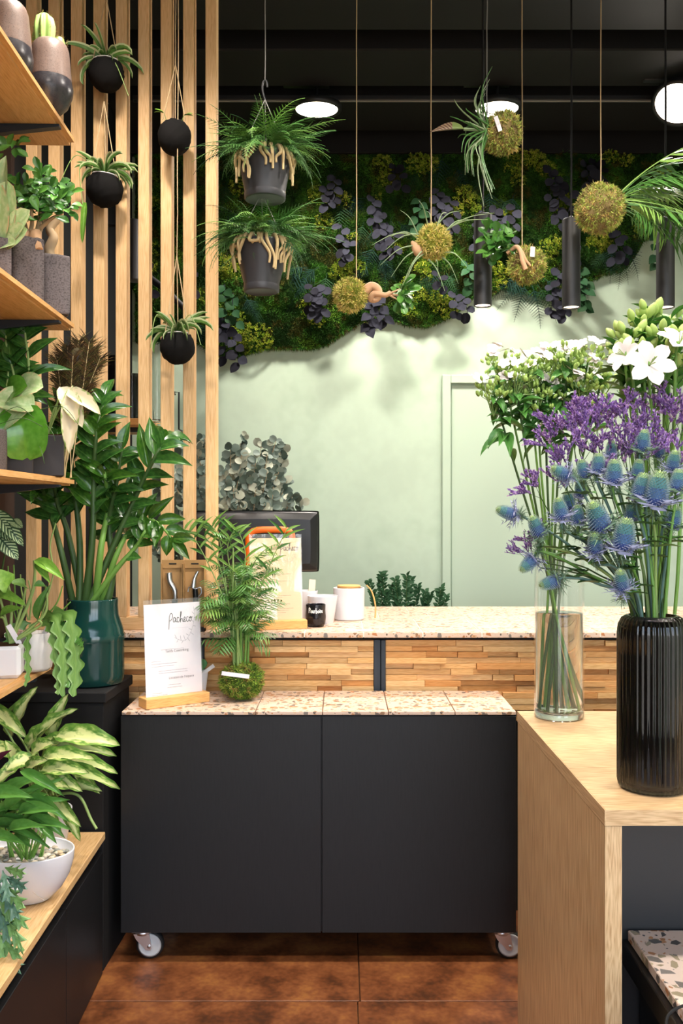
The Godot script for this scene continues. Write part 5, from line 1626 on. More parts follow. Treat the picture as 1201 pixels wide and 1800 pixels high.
	t = thing("wall_tube", "dark grey metal tube with a swivel arm hanging behind the slats", "lamp", lp)
	part(t, "tube", lathem([Vector2(0.001, -0.15), Vector2(0.03, -0.15), Vector2(0.034, -0.14), Vector2(0.034, 0.14), Vector2(0.03, 0.145), Vector2(0.001, 0.145)], 24), M.charcoal)
	part(t, "clamp", boxm(Vector3(0.05, 0.06, 0.04), 0.004, Vector3(0.04, 0.11, 0)), M.charcoal)
	part(t, "arm", tubem([Vector3(0.04, 0.11, 0), Vector3(-0.10, 0.12, 0), Vector3(lp.x * -1.0 - 1.149, 0.12, 0)], 0.008, 0.008, 6), M.black_metal)
	part(t, "swivel_arm", tubem([Vector3(0.03, -0.1, 0), Vector3(0.16, -0.20, 0.02), Vector3(0.26, -0.30, 0.04)], 0.018, 0.016, 8), M.black_metal)

# ---- plants on the shelves -----------------------------------------------------------------------------------------------------
func stalk_leaves(t: Node3D, pts: Array, n: int, t0: float, t1: float, mesh: Array, mats: Array, len_: float, wid: float, spread: float, upv: Vector3, tip := true) -> void:
	for j in n:
		var tt := lerpf(t0, t1, float(j) / maxi(n - 1, 1))
		var s := 1.0 if j % 2 == 0 else -1.0
		var d := along_dir(pts, tt)
		var side := d.cross(upv).normalized()
		var k := 1.0 - 0.35 * absf(2.0 * float(j) / maxi(n - 1, 1) - 0.9)
		put_leaf(t, "leaf", mesh[rng.randi() % mesh.size()], mats[rng.randi() % mats.size()], along(pts, tt), d * rr(0.6, 1.0) + side * s * spread * rr(0.8, 1.2) + upv * rr(-0.1, 0.35), upv + side * s * -0.3, len_ * k * rr(0.85, 1.2), wid * rr(0.85, 1.1))
	if tip:
		put_leaf(t, "leaf", mesh[0], mats[0], along(pts, 1.0), along_dir(pts, 1.0), upv, len_ * 0.8, wid * 0.9)

func bulb_pot(label: String, p: Vector3, s: float) -> Node3D:
	var t := thing("glazed_pot", label, "pot", p, 0, "bulbous speckled pots")
	part(t, "dark_base", lathem([Vector2(0.001, 0.0), Vector2(0.030 * s, 0.0), Vector2(0.048 * s, 0.018 * s), Vector2(0.060 * s, 0.048 * s), Vector2(0.0615 * s, 0.066 * s), Vector2(0.057 * s, 0.088 * s)], 44), M.dark_glaze)
	part(t, "speckled_body", lathem([Vector2(0.0572 * s, 0.087 * s), Vector2(0.0574 * s, 0.090 * s), Vector2(0.0520 * s, 0.150 * s), Vector2(0.0500 * s, 0.168 * s), Vector2(0.0450 * s, 0.182 * s), Vector2(0.038 * s, 0.190 * s), Vector2(0.034 * s, 0.190 * s), Vector2(0.036 * s, 0.175 * s), Vector2(0.001, 0.172 * s)], 44), M.speckle)
	return t

func stone_block_pot(label: String, p: Vector3, w: float, h: float, yaw: float) -> Node3D:
	var t := thing("stone_pot", label, "pot", p, yaw, "grey stone pots")
	var b := MB.new()
	var n := noise(30.0, int(p.x * 1000) % 97, 2)
	var rows := []
	for q in [[0.0, 0.90], [0.0, 0.95], [0.04, 1.0], [0.5, 1.01], [0.96, 1.0], [1.0, 0.96], [1.0, 0.86], [0.85, 0.84]]:
		var row := PackedVector3Array()
		for i in 25:
			var a := TAU * i / 24.0
			var m := maxf(absf(cos(a)), absf(sin(a)))
			var v := Vector3(cos(a) / lerpf(m, 1.0, 0.12), q[0] * h * 2.0 / w, sin(a) / lerpf(m, 1.0, 0.12)) * w / 2 * Vector3(q[1], 1, q[1])
			row.append(v * (1.0 + 0.015 * n.get_noise_3dv(v * 3.0)))
		rows.append(row)
	b.weld_grid(rows)
	b.face(Array(rows[0]).slice(0, 24), Vector3.DOWN)
	part(t, "block", b.mesh(), M.stone_pot)
	part(t, "soil", boxm(Vector3(w * 0.8, 0.004, w * 0.8)), M.soil, xf(Vector3(0, h * 0.86, 0)))
	return t

func build_left_plants() -> void:
	var s1 := at(132, 256, 2.70).y + 0.0225
	var s2 := at(132, 581, 2.70).y + 0.0225
	var s3 := at(132, 854, 2.70).y + 0.0225
	var s4 := at(91, 1178, 2.70).y + 0.0225
	# -- top shelf: two glazed pots, the right one with a columnar cactus
	var p := Vector3(at(88, 0, 2.53).x, s1, -2.53)
	var t := bulb_pot("bulbous speckled pot with ribbed cactus, right of the pair on top shelf", p, 1.02)
	for c in [[-0.012, 0.0, 0.10, 0.026], [-0.035, -0.02, 0.07, 0.018], [0.02, -0.03, 0.05, 0.016]]:
		var b := MB.new()
		var ring := []
		for q in [[0.0, 0.6], [0.15, 0.9], [0.6, 1.0], [0.85, 0.8], [0.96, 0.45], [1.0, 0.02]]:
			ring.append(Vector2(maxf(c[3] * q[1], 0.0005), c[2] * q[0]))
		b.lathe(ring, 48, Vector3.ZERO, 0.2, 8)
		leafmat("cactus_skin", Color("8fae5c"), "", 0.5, 0.1) if not M.has("cactus_skin") else null
		var body := part(t, "cactus", b.mesh(), M.cactus_skin, xf(Vector3(c[0], 0.172, c[1] + 0.01)))
		var sp := MB.new()
		for i in 8:
			var a := TAU * i / 8.0
			for j in 7:
				var o := Vector3(cos(a) * c[3] * 1.18, c[2] * (0.1 + 0.13 * j), sin(a) * c[3] * 1.18)
				if j == 6:
					o = Vector3(cos(a) * c[3] * 0.6, c[2] * 0.95, sin(a) * c[3] * 0.6)
				for k in 3:
					var d := (Vector3(cos(a), 0.2, sin(a)) + Vector3(rr(-0.6, 0.6), rr(-0.6, 0.6), rr(-0.6, 0.6))).normalized() * 0.009
					sp.blade(o, d, d.cross(Vector3.UP).normalized(), 0.0004, Vector3.ZERO)
		part(body, "spines", sp.mesh(), M.rhizome)
	t = bulb_pot("bulbous speckled pot cut by the photo's left edge on top shelf", Vector3(at(12, 0, 2.36).x, s1, -2.36), 1.08)
	# -- second shelf: stone pots, bonsai fig, paddle plant
	t = stone_block_pot("grey stone pot at the far end of its shelf, with bonsai trunk", Vector3(at(100, 0, 2.60).x - 0.012, s2, -2.60), 0.084, 0.165, 0.5)
	var base := Vector3(0, 0.145, 0)
	part(t, "trunk", tubem(spline([base, base + Vector3(-0.01, 0.04, 0.0), base + Vector3(0.0, 0.075, 0.01), base + Vector3(-0.008, 0.10, 0), base + Vector3(0.012, 0.13, 0)], 6), 0.016, 0.011, 9), M.bark)
	var fig := thing("bonsai_fig", "dense green bonsai fig with pale swollen roots above stone pots", "bonsai", Vector3(at(52, 0, 2.50).x, s2 + 0.165, -2.50))
	var fo := fig.position
	t = stone_block_pot("grey stone pot below the bonsai fig, second from the shelf end", Vector3(at(47, 0, 2.50).x - 0.004, s2, -2.50), 0.086, 0.185, 0.55)
	for r in [[[50, 440], [62, 425], [72, 405], [78, 385]], [[58, 450], [70, 432], [66, 410], [70, 380], [70, 345]], [[55, 440], [48, 410], [40, 380], [30, 350]], [[72, 400], [90, 385], [110, 375]], [[48, 425], [56, 395], [55, 370], [52, 350]], [[78, 385], [92, 360], [95, 340]]]:
		var pts := []
		for q in r:
			pts.append(at(q[0], q[1], 2.50 + rr(-0.02, 0.02)) - fo)
		part(fig, "branch", tubem(spline(pts, 5), 0.012 if r.size() > 4 else 0.007, 0.003, 7), M.bark)
	for q in [[0.0, -0.02, 0.02], [0.015, 0.0, 0.018], [-0.01, 0.01, 0.016]]:
		part(fig, "root", tubem(spline([Vector3(q[0], 0.04, q[1]), Vector3(q[0] * 1.5, 0.015, q[1] + 0.01), Vector3(q[0] * 2.2, -0.012, q[1] + 0.02)], 4), q[2], q[2] * 0.6, 8), M.bark_pink)
	for c in [[75, 310, 22, 14], [60, 335, 30, 30], [88, 335, 26, 26], [45, 350, 24, 20], [100, 350, 18, 14], [75, 360, 28, 28], [118, 365, 14, 12], [122, 340, 8, 5], [60, 385, 18, 8], [90, 375, 14, 8], [12, 262, 18, 9], [28, 255, 14, 6], [36, 325, 16, 8]]:
		for k in c[3]:
			var a := rr(0, TAU)
			var dir := Vector3(cos(a), sin(a) * 0.8 + 0.45, rr(-0.5, 0.9)).normalized()
			var o := at(c[0] + rr(-1, 1) * c[2] * 0.6, c[1] + rr(-1, 1) * c[2] * 0.5, 2.49 + rr(-0.05, 0.04)) - fo
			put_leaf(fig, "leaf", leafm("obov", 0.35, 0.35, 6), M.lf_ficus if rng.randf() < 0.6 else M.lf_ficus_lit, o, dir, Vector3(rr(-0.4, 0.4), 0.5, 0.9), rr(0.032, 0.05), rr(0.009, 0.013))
	t = stone_block_pot("grey stone pot at the photo's left edge under paddle leaves", Vector3(at(-12, 0, 2.38).x, s2, -2.38), 0.086, 0.15, 0.45)
	var pd := thing("paddle_plant", "pale green paddle plant with big round fleshy leaves at left edge", "succulent", t.position + Vector3(0, 0.14, 0))
	for q in [[2, 375, 4, 285, 17, 0.13], [8, 420, 10, 330, 22, 0.12], [-5, 430, -14, 330, 30, 0.12], [14, 428, 42, 375, 20, 0.10], [8, 432, 38, 405, 22, 0.09], [-2, 430, 20, 425, 18, 0.10]]:
		var a := at(q[0], q[1], 2.38) - pd.position
		var b := at(q[2], q[3], 2.34) - pd.position
		var m := part(pd, "leaf", leafm("round" if q[4] > 19 else "oval", 0.25, 0.5, 10), M.lf_paddle, xf(a))
		var f := frame(b - a, Vector3(rr(-0.2, 0.2), 0.3, 1))
		var l: float = (b - a).length() * 1.15
		m.transform = Transform3D(Basis(f.x * q[4] / F * 2.36, f.y * l, f.z * l), a)
	# -- third shelf: square dark pots, round-leaved plant, white arrowhead leaves
	p = Vector3(at(84, 0, 2.58).x, s3, -2.58)
	t = thing("square_pot", "matt dark square pot at the end of the eye-level shelf", "pot", p, 0.35, "dark square pots")
	part(t, "pot", boxm(Vector3(0.085, 0.115, 0.085), 0.003, Vector3(0, 0.0575, 0)), M.dark_pot)
	part(t, "soil", boxm(Vector3(0.078, 0.004, 0.078), 0, Vector3(0, 0.116, 0)), M.soil)
	var ar := thing("arrowhead_plant", "cream white arrowhead leaves drooping over the end of the shelf", "houseplant", p + Vector3(0, 0.118, 0))
	for q in [[100, 745, 140, 690, 128, 678, 120, 795, 16, 1.3], [95, 740, 130, 690, 115, 688, 175, 720, 15, 0.8], [98, 742, 120, 700, 105, 680, 145, 745, 18, 0.9]]:
		var ao := ar.position
		part(ar, "stalk", tubem(spline([Vector3(0, 0, 0), at(q[0], q[1] - 20, 2.56) - ao, at(q[4], q[5], 2.54) - ao], 6), 0.003, 0.002, 6), M.stem_pale)
		var a := at(q[4], q[5], 2.54) - ao
		var b := at(q[6], q[7], 2.50) - ao
		var f := frame(b - a, Vector3(0.25, 0.5, 1))
		var l := (b - a).length()
		part(ar, "leaf", leafm("oval", 0.35, 0.6, 9, 0.15), M.lf_syng, Transform3D(Basis(f.x * q[8] / F * 2.5, f.y * l, f.z * l), a))
	p = Vector3(at(32, 0, 2.50).x, s3, -2.50)
	t = thing("square_pot", "matt dark square pot under the glossy round green leaf", "pot", p, 0.3, "dark square pots")
	part(t, "pot", boxm(Vector3(0.08, 0.105, 0.08), 0.003, Vector3(0, 0.0525, 0)), M.dark_pot)
	var rl := thing("round_leaf_plant", "plant with a big glossy round green leaf and pale folded leaves", "houseplant", p + Vector3(0, 0.106, 0))
	for q in [[40, 710, 38, 795, 44, "lf_round", 0.25], [62, 715, 5, 690, 26, "lf_paddle", 0.3], [50, 712, -10, 735, 24, "lf_paddle", 0.3], [30, 690, 50, 665, 26, "lf_paddle", 0.4], [15, 700, 20, 670, 26, "lf_round", 0.4]]:
		var a := at(q[0], q[1], 2.47) - rl.position
		var b := at(q[2], q[3], 2.40) - rl.position
		var f := frame(b - a, Vector3(0.1, 0.5, 1))
		var l := (b - a).length() * 1.05
		part(rl, "leaf", leafm("round", 1.0, 0.5, 10), M[q[5]], Transform3D(Basis(f.x * q[4] / F * 2.45, f.y * l, f.z * l), a))
	for q in [[70, 720, 110, 715, 137, 745], [60, 735, 30, 715, -5, 735], [75, 750, 40, 735, 0, 745], [80, 745, 92, 760, 97, 775], [70, 785, 75, 800, 78, 815]]:
		part(rl, "thin_stem", tubem(spline([at(q[0], q[1], 2.42) - rl.position, at(q[2], q[3], 2.38) - rl.position, at(q[4], q[5], 2.38) - rl.position], 6), 0.0012, 0.0007, 5), M.stem_dark)
	part(rl, "stalk", tubem([Vector3(0, 0, 0), at(45, 715, 2.47) - rl.position], 0.005, 0.004, 6), M.stem_pale)
	t = stone_block_pot("speckled stone pot just inside the left edge on the eye-level shelf", Vector3(at(-22, 0, 2.36).x, s3, -2.36), 0.078, 0.115, 0.0)
	# -- dark rubber plant and peacock feathers behind the third shelf
	p = Vector3(-1.02, s3, -2.50)
	t = thing("dark_leaf_plant", "dark leafy houseplant in the shade below the second shelf", "houseplant", p)
	part(t, "pot", lathem([Vector2(0.001, 0), Vector2(0.04, 0), Vector2(0.05, 0.09), Vector2(0.046, 0.09), Vector2(0.04, 0.01), Vector2(0.001, 0.01)], 24), M.dark_pot)
	for q in [[44, 585], [10, 590], [20, 640]]:
		var pts := spline([Vector3(0, 0.08, 0), at(q[0], 690, 2.56) - p, at(q[0], q[1], 2.56) - p], 6)
		part(t, "stem", tubem(pts, 0.005, 0.003, 6), M.stem_pale)
		stalk_leaves(t, pts, 10, 0.3, 0.98, [leafm("lance", 0.5, 0.4, 8), leafm("lance", 0.9, 0.4, 8)], [M.lf_zz], 0.11, 0.022, 1.0, Vector3(0, 0.5, 0.85))
	p = Vector3(-0.99, s3, -2.665)
	t = thing("peacock_feathers", "bunch of brown peacock feathers with blue eyes before the slats", "feathers", p)
	for k in 9:
		var a := at(110 + rr(-10, 20), 800, 2.68) - p
		var tx := 100.0 + 9.5 * k
		var b := at(tx, 600 + absf(tx - 150) * 0.5 + rr(-8, 20), 2.685 + rr(-0.01, 0.01)) - p
		var pts := spline([a * Vector3(1, 0, 1) + Vector3(0.0, 0.001, 0), a.lerp(b, 0.5) + Vector3(0.005, 0, 0), b], 6)
		part(t, "quill", tubem(pts, 0.0018, 0.0008, 5), M.rhizome)
		var fm := MB.new()
		for j in 330:
			var tt := rr(0.35, 1.0)
			var s := 1.0 if j % 2 == 0 else -1.0
			var dir := (along_dir(pts, tt) * rr(0.5, 1.2) + Vector3(s * rr(0.5, 1.0), rr(-0.2, 0.2), rr(-0.3, 0.4))).normalized() * rr(0.03, 0.06)
			fm.col = [lin("3a2a1a"), lin("5a4424"), lin("4a4a22"), lin("2c2218")][rng.randi() % 4]
			fm.blade(along(pts, tt), dir, dir.cross(Vector3(0, 0, 1)).normalized(), 0.0009, Vector3(0, -0.006, 0))
		part(t, "barbs", fm.mesh(), M.tinted)
		if k == 4:
			var f := frame(along_dir(pts, 0.8), Vector3(0, 0.1, 1))
			part(t, "eye", lathem([Vector2(0.001, 0.0012), Vector2(0.6, 0.001), Vector2(1.0, 0.0)], 20), M.lf_feather, Transform3D(Basis(f.x * 0.018, f.z, -f.y * 0.024), along(pts, 0.82) + Vector3(0, 0, 0.008)))
			std("peacock_blue", Color("10264a"), 0.3, 0.6) if not M.has("peacock_blue") else null
			part(t, "eye_spot", lathem([Vector2(0.001, 0.0032), Vector2(0.6, 0.003), Vector2(1.0, 0.002)], 20), M.peacock_blue, Transform3D(Basis(f.x * 0.009, f.z, -f.y * 0.011), along(pts, 0.81) + Vector3(0, 0, 0.008)))
	# -- tall ZZ plant in the green glazed pot on the plinth
	var zp := Vector3(at(163, 0, 2.855).x, 0.8335, -2.855)
	t = thing("zz_plant", "tall glossy dark green plant in a dark green glazed pot", "potted plant", zp)
	var prf := [[0.0, 0.001], [0.0, 0.086], [0.006, 0.094], [0.03, 0.0975], [0.135, 0.0965], [0.137, 0.099], [0.155, 0.0985], [0.158, 0.0955], [0.172, 0.094], [0.195, 0.086], [0.215, 0.0795], [0.245, 0.0775], [0.262, 0.0785], [0.266, 0.0765], [0.262, 0.0735], [0.22, 0.071], [0.22, 0.001]]
	var pr := []
	for q in prf:
		pr.append(Vector2(q[1], q[0]))
	part(t, "pot", lathem(pr, 56), M.green_glaze)
	part(t, "soil", lathem([Vector2(0.072, 0.224), Vector2(0.001, 0.228)], 24), M.soil)
	var zl := [leafm("lance", 0.5, 0.5, 8), leafm("lance", 0.25, 0.5, 8), leafm("lance", 0.85, 0.5, 8)]
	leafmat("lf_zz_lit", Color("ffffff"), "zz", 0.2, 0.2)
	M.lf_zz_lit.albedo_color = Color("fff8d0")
	for q in [[[158, 1058], [195, 970], [240, 870], [280, 790], [300, 770], 0.012, 17, 0.13, 0.024, 0.0], [[178, 1058], [205, 975], [235, 925], [270, 915], [305, 950], 0.010, 14, 0.10, 0.019, 1.0], [[150, 1058], [162, 950], [165, 850], [170, 760], [185, 700], 0.013, 19, 0.12, 0.022, 0.0], [[140, 1058], [140, 950], [130, 850], [122, 760], [130, 690], 0.012, 17, 0.12, 0.022, 0.0], [[188, 1060], [198, 1000], [192, 920], [205, 850], [215, 790], 0.014, 16, 0.115, 0.022, 0.0], [[128, 1058], [105, 960], [85, 890], [70, 850], [60, 830], 0.011, 14, 0.115, 0.022, 0.0], [[168, 1058], [178, 960], [190, 890], [185, 840], [178, 800], 0.012, 15, 0.11, 0.021, 1.0], [[145, 1058], [120, 940], [100, 880], [95, 820], [100, 760], 0.011, 15, 0.115, 0.022, 0.0], [[162, 1058], [205, 1000], [240, 960], [255, 935], [270, 925], 0.010, 9, 0.07, 0.018, 1.0]]:
		var pts := []
		for i in 5:
			pts.append(at(q[i][0], q[i][1], 2.855 + rr(-0.04, 0.04) * (1.0 if i > 0 else 0.5) - 0.03 * (i > 2 as int)) - zp)
		pts = spline(pts, 6)
		var st := part(t, "stem", tubem(pts, q[5], 0.003, 8), M.stem_dark if q[9] < 0.5 else M.stem_green)
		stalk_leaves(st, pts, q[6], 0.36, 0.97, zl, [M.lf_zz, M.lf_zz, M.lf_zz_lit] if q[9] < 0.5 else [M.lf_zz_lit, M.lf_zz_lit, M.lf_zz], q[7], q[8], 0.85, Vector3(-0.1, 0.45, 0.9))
	# -- striped calathea leaves in the shade
	p = Vector3(-1.0, s4, -2.60)
	t = thing("calathea", "calathea with pale striped leaves in the shade at left", "houseplant", p)
	part(t, "pot", lathem([Vector2(0.001, 0), Vector2(0.036, 0), Vector2(0.046, 0.08), Vector2(0.042, 0.08), Vector2(0.034, 0.01), Vector2(0.001, 0.01)], 24), M.dark_pot)
	for q in [[-15, 895, 42, 955, 15], [-10, 935, 32, 980, 16], [20, 915, 38, 925, 10], [-20, 905, 25, 950, 15]]:
		var a := at(q[0], q[1], 2.52) - p
		var b := at(q[2], q[3], 2.50) - p
		part(t, "stalk", tubem(spline([Vector3(0, 0.07, 0), a * 0.6 + Vector3(0, 0.05, 0), a], 5), 0.003, 0.002, 6), M.stem_dark)
		var f := frame(b - a, Vector3(0.2, 0.6, 1))
		var l := (b - a).length()
		part(t, "leaf", leafm("oval", 0.4, 0.4, 9), M.lf_calathea, Transform3D(Basis(f.x * q[4] / F * 2.5, f.y * l, f.z * l), a))
	# -- lowest shelf: two white pots, trailing fishbone cactus, philodendron
	p = Vector3(at(65, 0, 2.57).x - 0.004, s4, -2.57)
	t = thing("crumpled_pot", "white crumpled-looking pot at the end of the lowest shelf", "pot", p, 0, "white pots on the lowest shelf")
	var b := MB.new()
	var n := noise(6.0, 91, 3)
	var rows := []
	for q in [[0.0, 0.001], [0.0, 0.036], [0.01, 0.045], [0.05, 0.050], [0.09, 0.045], [0.106, 0.040], [0.108, 0.036], [0.095, 0.034], [0.095, 0.001]]:
		var row := PackedVector3Array()
		for i in 33:
			var a := TAU * i / 32.0
			var v := Vector3(cos(a) * q[1], q[0], sin(a) * q[1])
			row.append(v * Vector3(1, 1, 1) + Vector3(cos(a), 0, sin(a)) * (0.006 * n.get_noise_3dv(v * 26.0) if q[1] > 0.03 else 0.0))
		rows.append(row)
	b.weld_grid(rows)
	part(t, "pot", b.mesh(), M.white_matte)
	part(t, "tag", boxm(Vector3(0.012, 0.055, 0.001)), M.white_paper, xf(Vector3(0.03, 0.105, 0.02), Basis.from_euler(Vector3(0, 0, -0.5))))
	part(t, "tag", boxm(Vector3(0.012, 0.05, 0.001)), M.white_paper, xf(Vector3(0.045, 0.125, -0.01), Basis.from_euler(Vector3(0, 0, 0.6))))
	var fb := thing("fishbone_cactus", "trailing green fishbone cactus hanging over the lowest shelf's end", "cactus", p + Vector3(0, 0.098, 0))
	var fo2 := fb.position
	for q in [[[75, 1090], [95, 1085], [108, 1130], [112, 1180], [110, 1225], 13], [[80, 1090], [118, 1082], [130, 1130], [134, 1180], [128, 1225], 16], [[70, 1092], [90, 1105], [98, 1150], [104, 1200], [102, 1222], 10], [[82, 1088], [125, 1105], [138, 1125], [142, 1130], [146, 1138], 8], [[78, 1088], [112, 1100], [120, 1150], [122, 1190], [120, 1210], 11], [[60, 1095], [50, 1115], [48, 1150], [50, 1185], [44, 1208], 7], [[55, 1095], [25, 1105], [15, 1130], [10, 1150], [8, 1165], 10]]:
		var pts := []
		for i in 5:
			pts.append(at(q[i][0], q[i][1], 2.555 - 0.03 * i) - fo2)
		pts = spline(pts, 6)
		var m := MB.new()
		var w: float = q[5] * 1.15 / F * 2.5
		var rows2 := []
		for j in 43:
			var tt := j / 42.0
			var d := along_dir(pts, tt)
			var side := d.cross(Vector3(0.1, 0.25, 1)).normalized()
			var nz := side.cross(d).normalized()
			var c := along(pts, tt)
			var env := minf(1.0, tt * 7.0) * sqrt(maxf(0.02, 1.0 - pow(tt, 5)))
			var wl := w * env * (0.3 + 0.7 * absf(fposmod(j * 0.17, 1.0) * 2.0 - 1.0))
			var wr := w * env * (0.3 + 0.7 * absf(fposmod(j * 0.17 + 0.3, 1.0) * 2.0 - 1.0))
			rows2.append(PackedVector3Array([c - side * wl + nz * 0.003, c - side * wl * 0.5, c + nz * 0.004, c + side * wr * 0.5, c + side * wr + nz * 0.003]))
		m.grid(rows2)
		part(fb, "stem", m.mesh(), M.lf_cactus if rng.randf() < 0.6 else M.lf_cactus_b)
	for q in [[50, 1090, 38, 1040, 36, 1010], [72, 1085, 86, 1040, 95, 1005], [52, 1090, 55, 1050, 50, 1020], [78, 1086, 100, 1060, 110, 1030], [95, 1000, 88, 960, 98, 920], [68, 1090, 100, 1080, 124, 1058], [30, 1095, 18, 1050, 14, 995], [34, 1095, 27, 1050, 24, 993]]:
		part(fb, "shoot", tubem(spline([at(q[0], q[1], 2.56) - fo2, at(q[2], q[3], 2.55) - fo2, at(q[4], q[5], 2.54) - fo2], 5), 0.0026, 0.0018, 6), M.stem_pale if rng.randf() < 0.5 else M.stem_green)
	p = Vector3(at(15, 0, 2.47).x - 0.005, s4, -2.47)
	t = thing("white_block_pot", "plain white pot at the left edge of the lowest shelf", "pot", p, 0.2, "white pots on the lowest shelf")
	part(t, "pot", boxm(Vector3(0.082, 0.088, 0.082), 0.010, Vector3(0, 0.044, 0)), M.white_glaze)
	part(t, "soil", boxm(Vector3(0.066, 0.003, 0.066), 0, Vector3(0, 0.0885, 0)), M.soil)
	part(t, "tag", boxm(Vector3(0.014, 0.06, 0.001)), M.white_paper, xf(Vector3(0.02, 0.115, 0.01), Basis.from_euler(Vector3(0, 0.2, 0.5))))
	var ph := thing("philodendron", "bright green lobed philodendron leaves over the white pots", "houseplant", p + Vector3(0, 0.09, 0))
	for q in [[20, 1080, 58, 1020, 60, 985, 112, 1010, 11, "lf_philo"], [20, 1082, 55, 1025, 62, 990, 88, 1020, 8, "lf_philo"], [10, 1085, 20, 1040, 15, 1030, -20, 1000, 22, "lf_philo"], [10, 1085, 5, 1050, -2, 1045, 40, 1055, 12, "lf_philo"], [12, 1085, 8, 1070, 0, 1085, 32, 1062, 10, "lf_philo"], [60, 1090, 78, 1060, 80, 1030, 62, 1025, 10, "lf_cactus"], [62, 1092, 70, 1080, 66, 1090, 78, 1030, 9, "lf_cactus"], [20, 1080, 40, 1040, 45, 1030, 25, 1020, 14, "lf_cactus_b"]]:
		var oo := ph.position
		part(ph, "stalk", tubem(spline([Vector3(0.01, 0, 0), at(q[2], q[3] + 20, 2.47) - oo, at(q[4], q[5], 2.46) - oo], 6), 0.0045, 0.003, 6), M.stem_pale)
		var a := at(q[4], q[5], 2.46) - oo
		var e := at(q[6], q[7], 2.42) - oo
		var f := frame(e - a, Vector3(0.1, 0.7, 0.8))
		var l := (e - a).length()
		part(ph, "leaf", leafm("heart" if q[8] > 11 else "lance", 0.5, 0.5, 9), M[q[9]], Transform3D(Basis(f.x * q[8] / F * 2.45, f.y * l, f.z * l), a))

# ---- plants on the low bench ------------------------------------------------------------------------------------------------------
func arch_leaf(t: Node3D, o: Vector3, q: Array, kind: String, mat: Material, d0: float, d1: float, bend := 0.5, wave := 0.1) -> void:
	# q: px0 py0 px1 py1 half-width px, drawn from the leaf's own foot to its tip
	var a := at(q[0], q[1], d0) - o
	var b := at(q[2], q[3], d1) - o
	var f := frame(b - a, Vector3(rr(-0.3, 0.3), 0.75, 0.75))
	var l := (b - a).length() * 1.04
	part(t, "leaf", leafm(kind, bend, 0.45, 10, wave), mat, Transform3D(Basis(f.x * q[4] / F * d1, f.y * l, f.z * l), a))

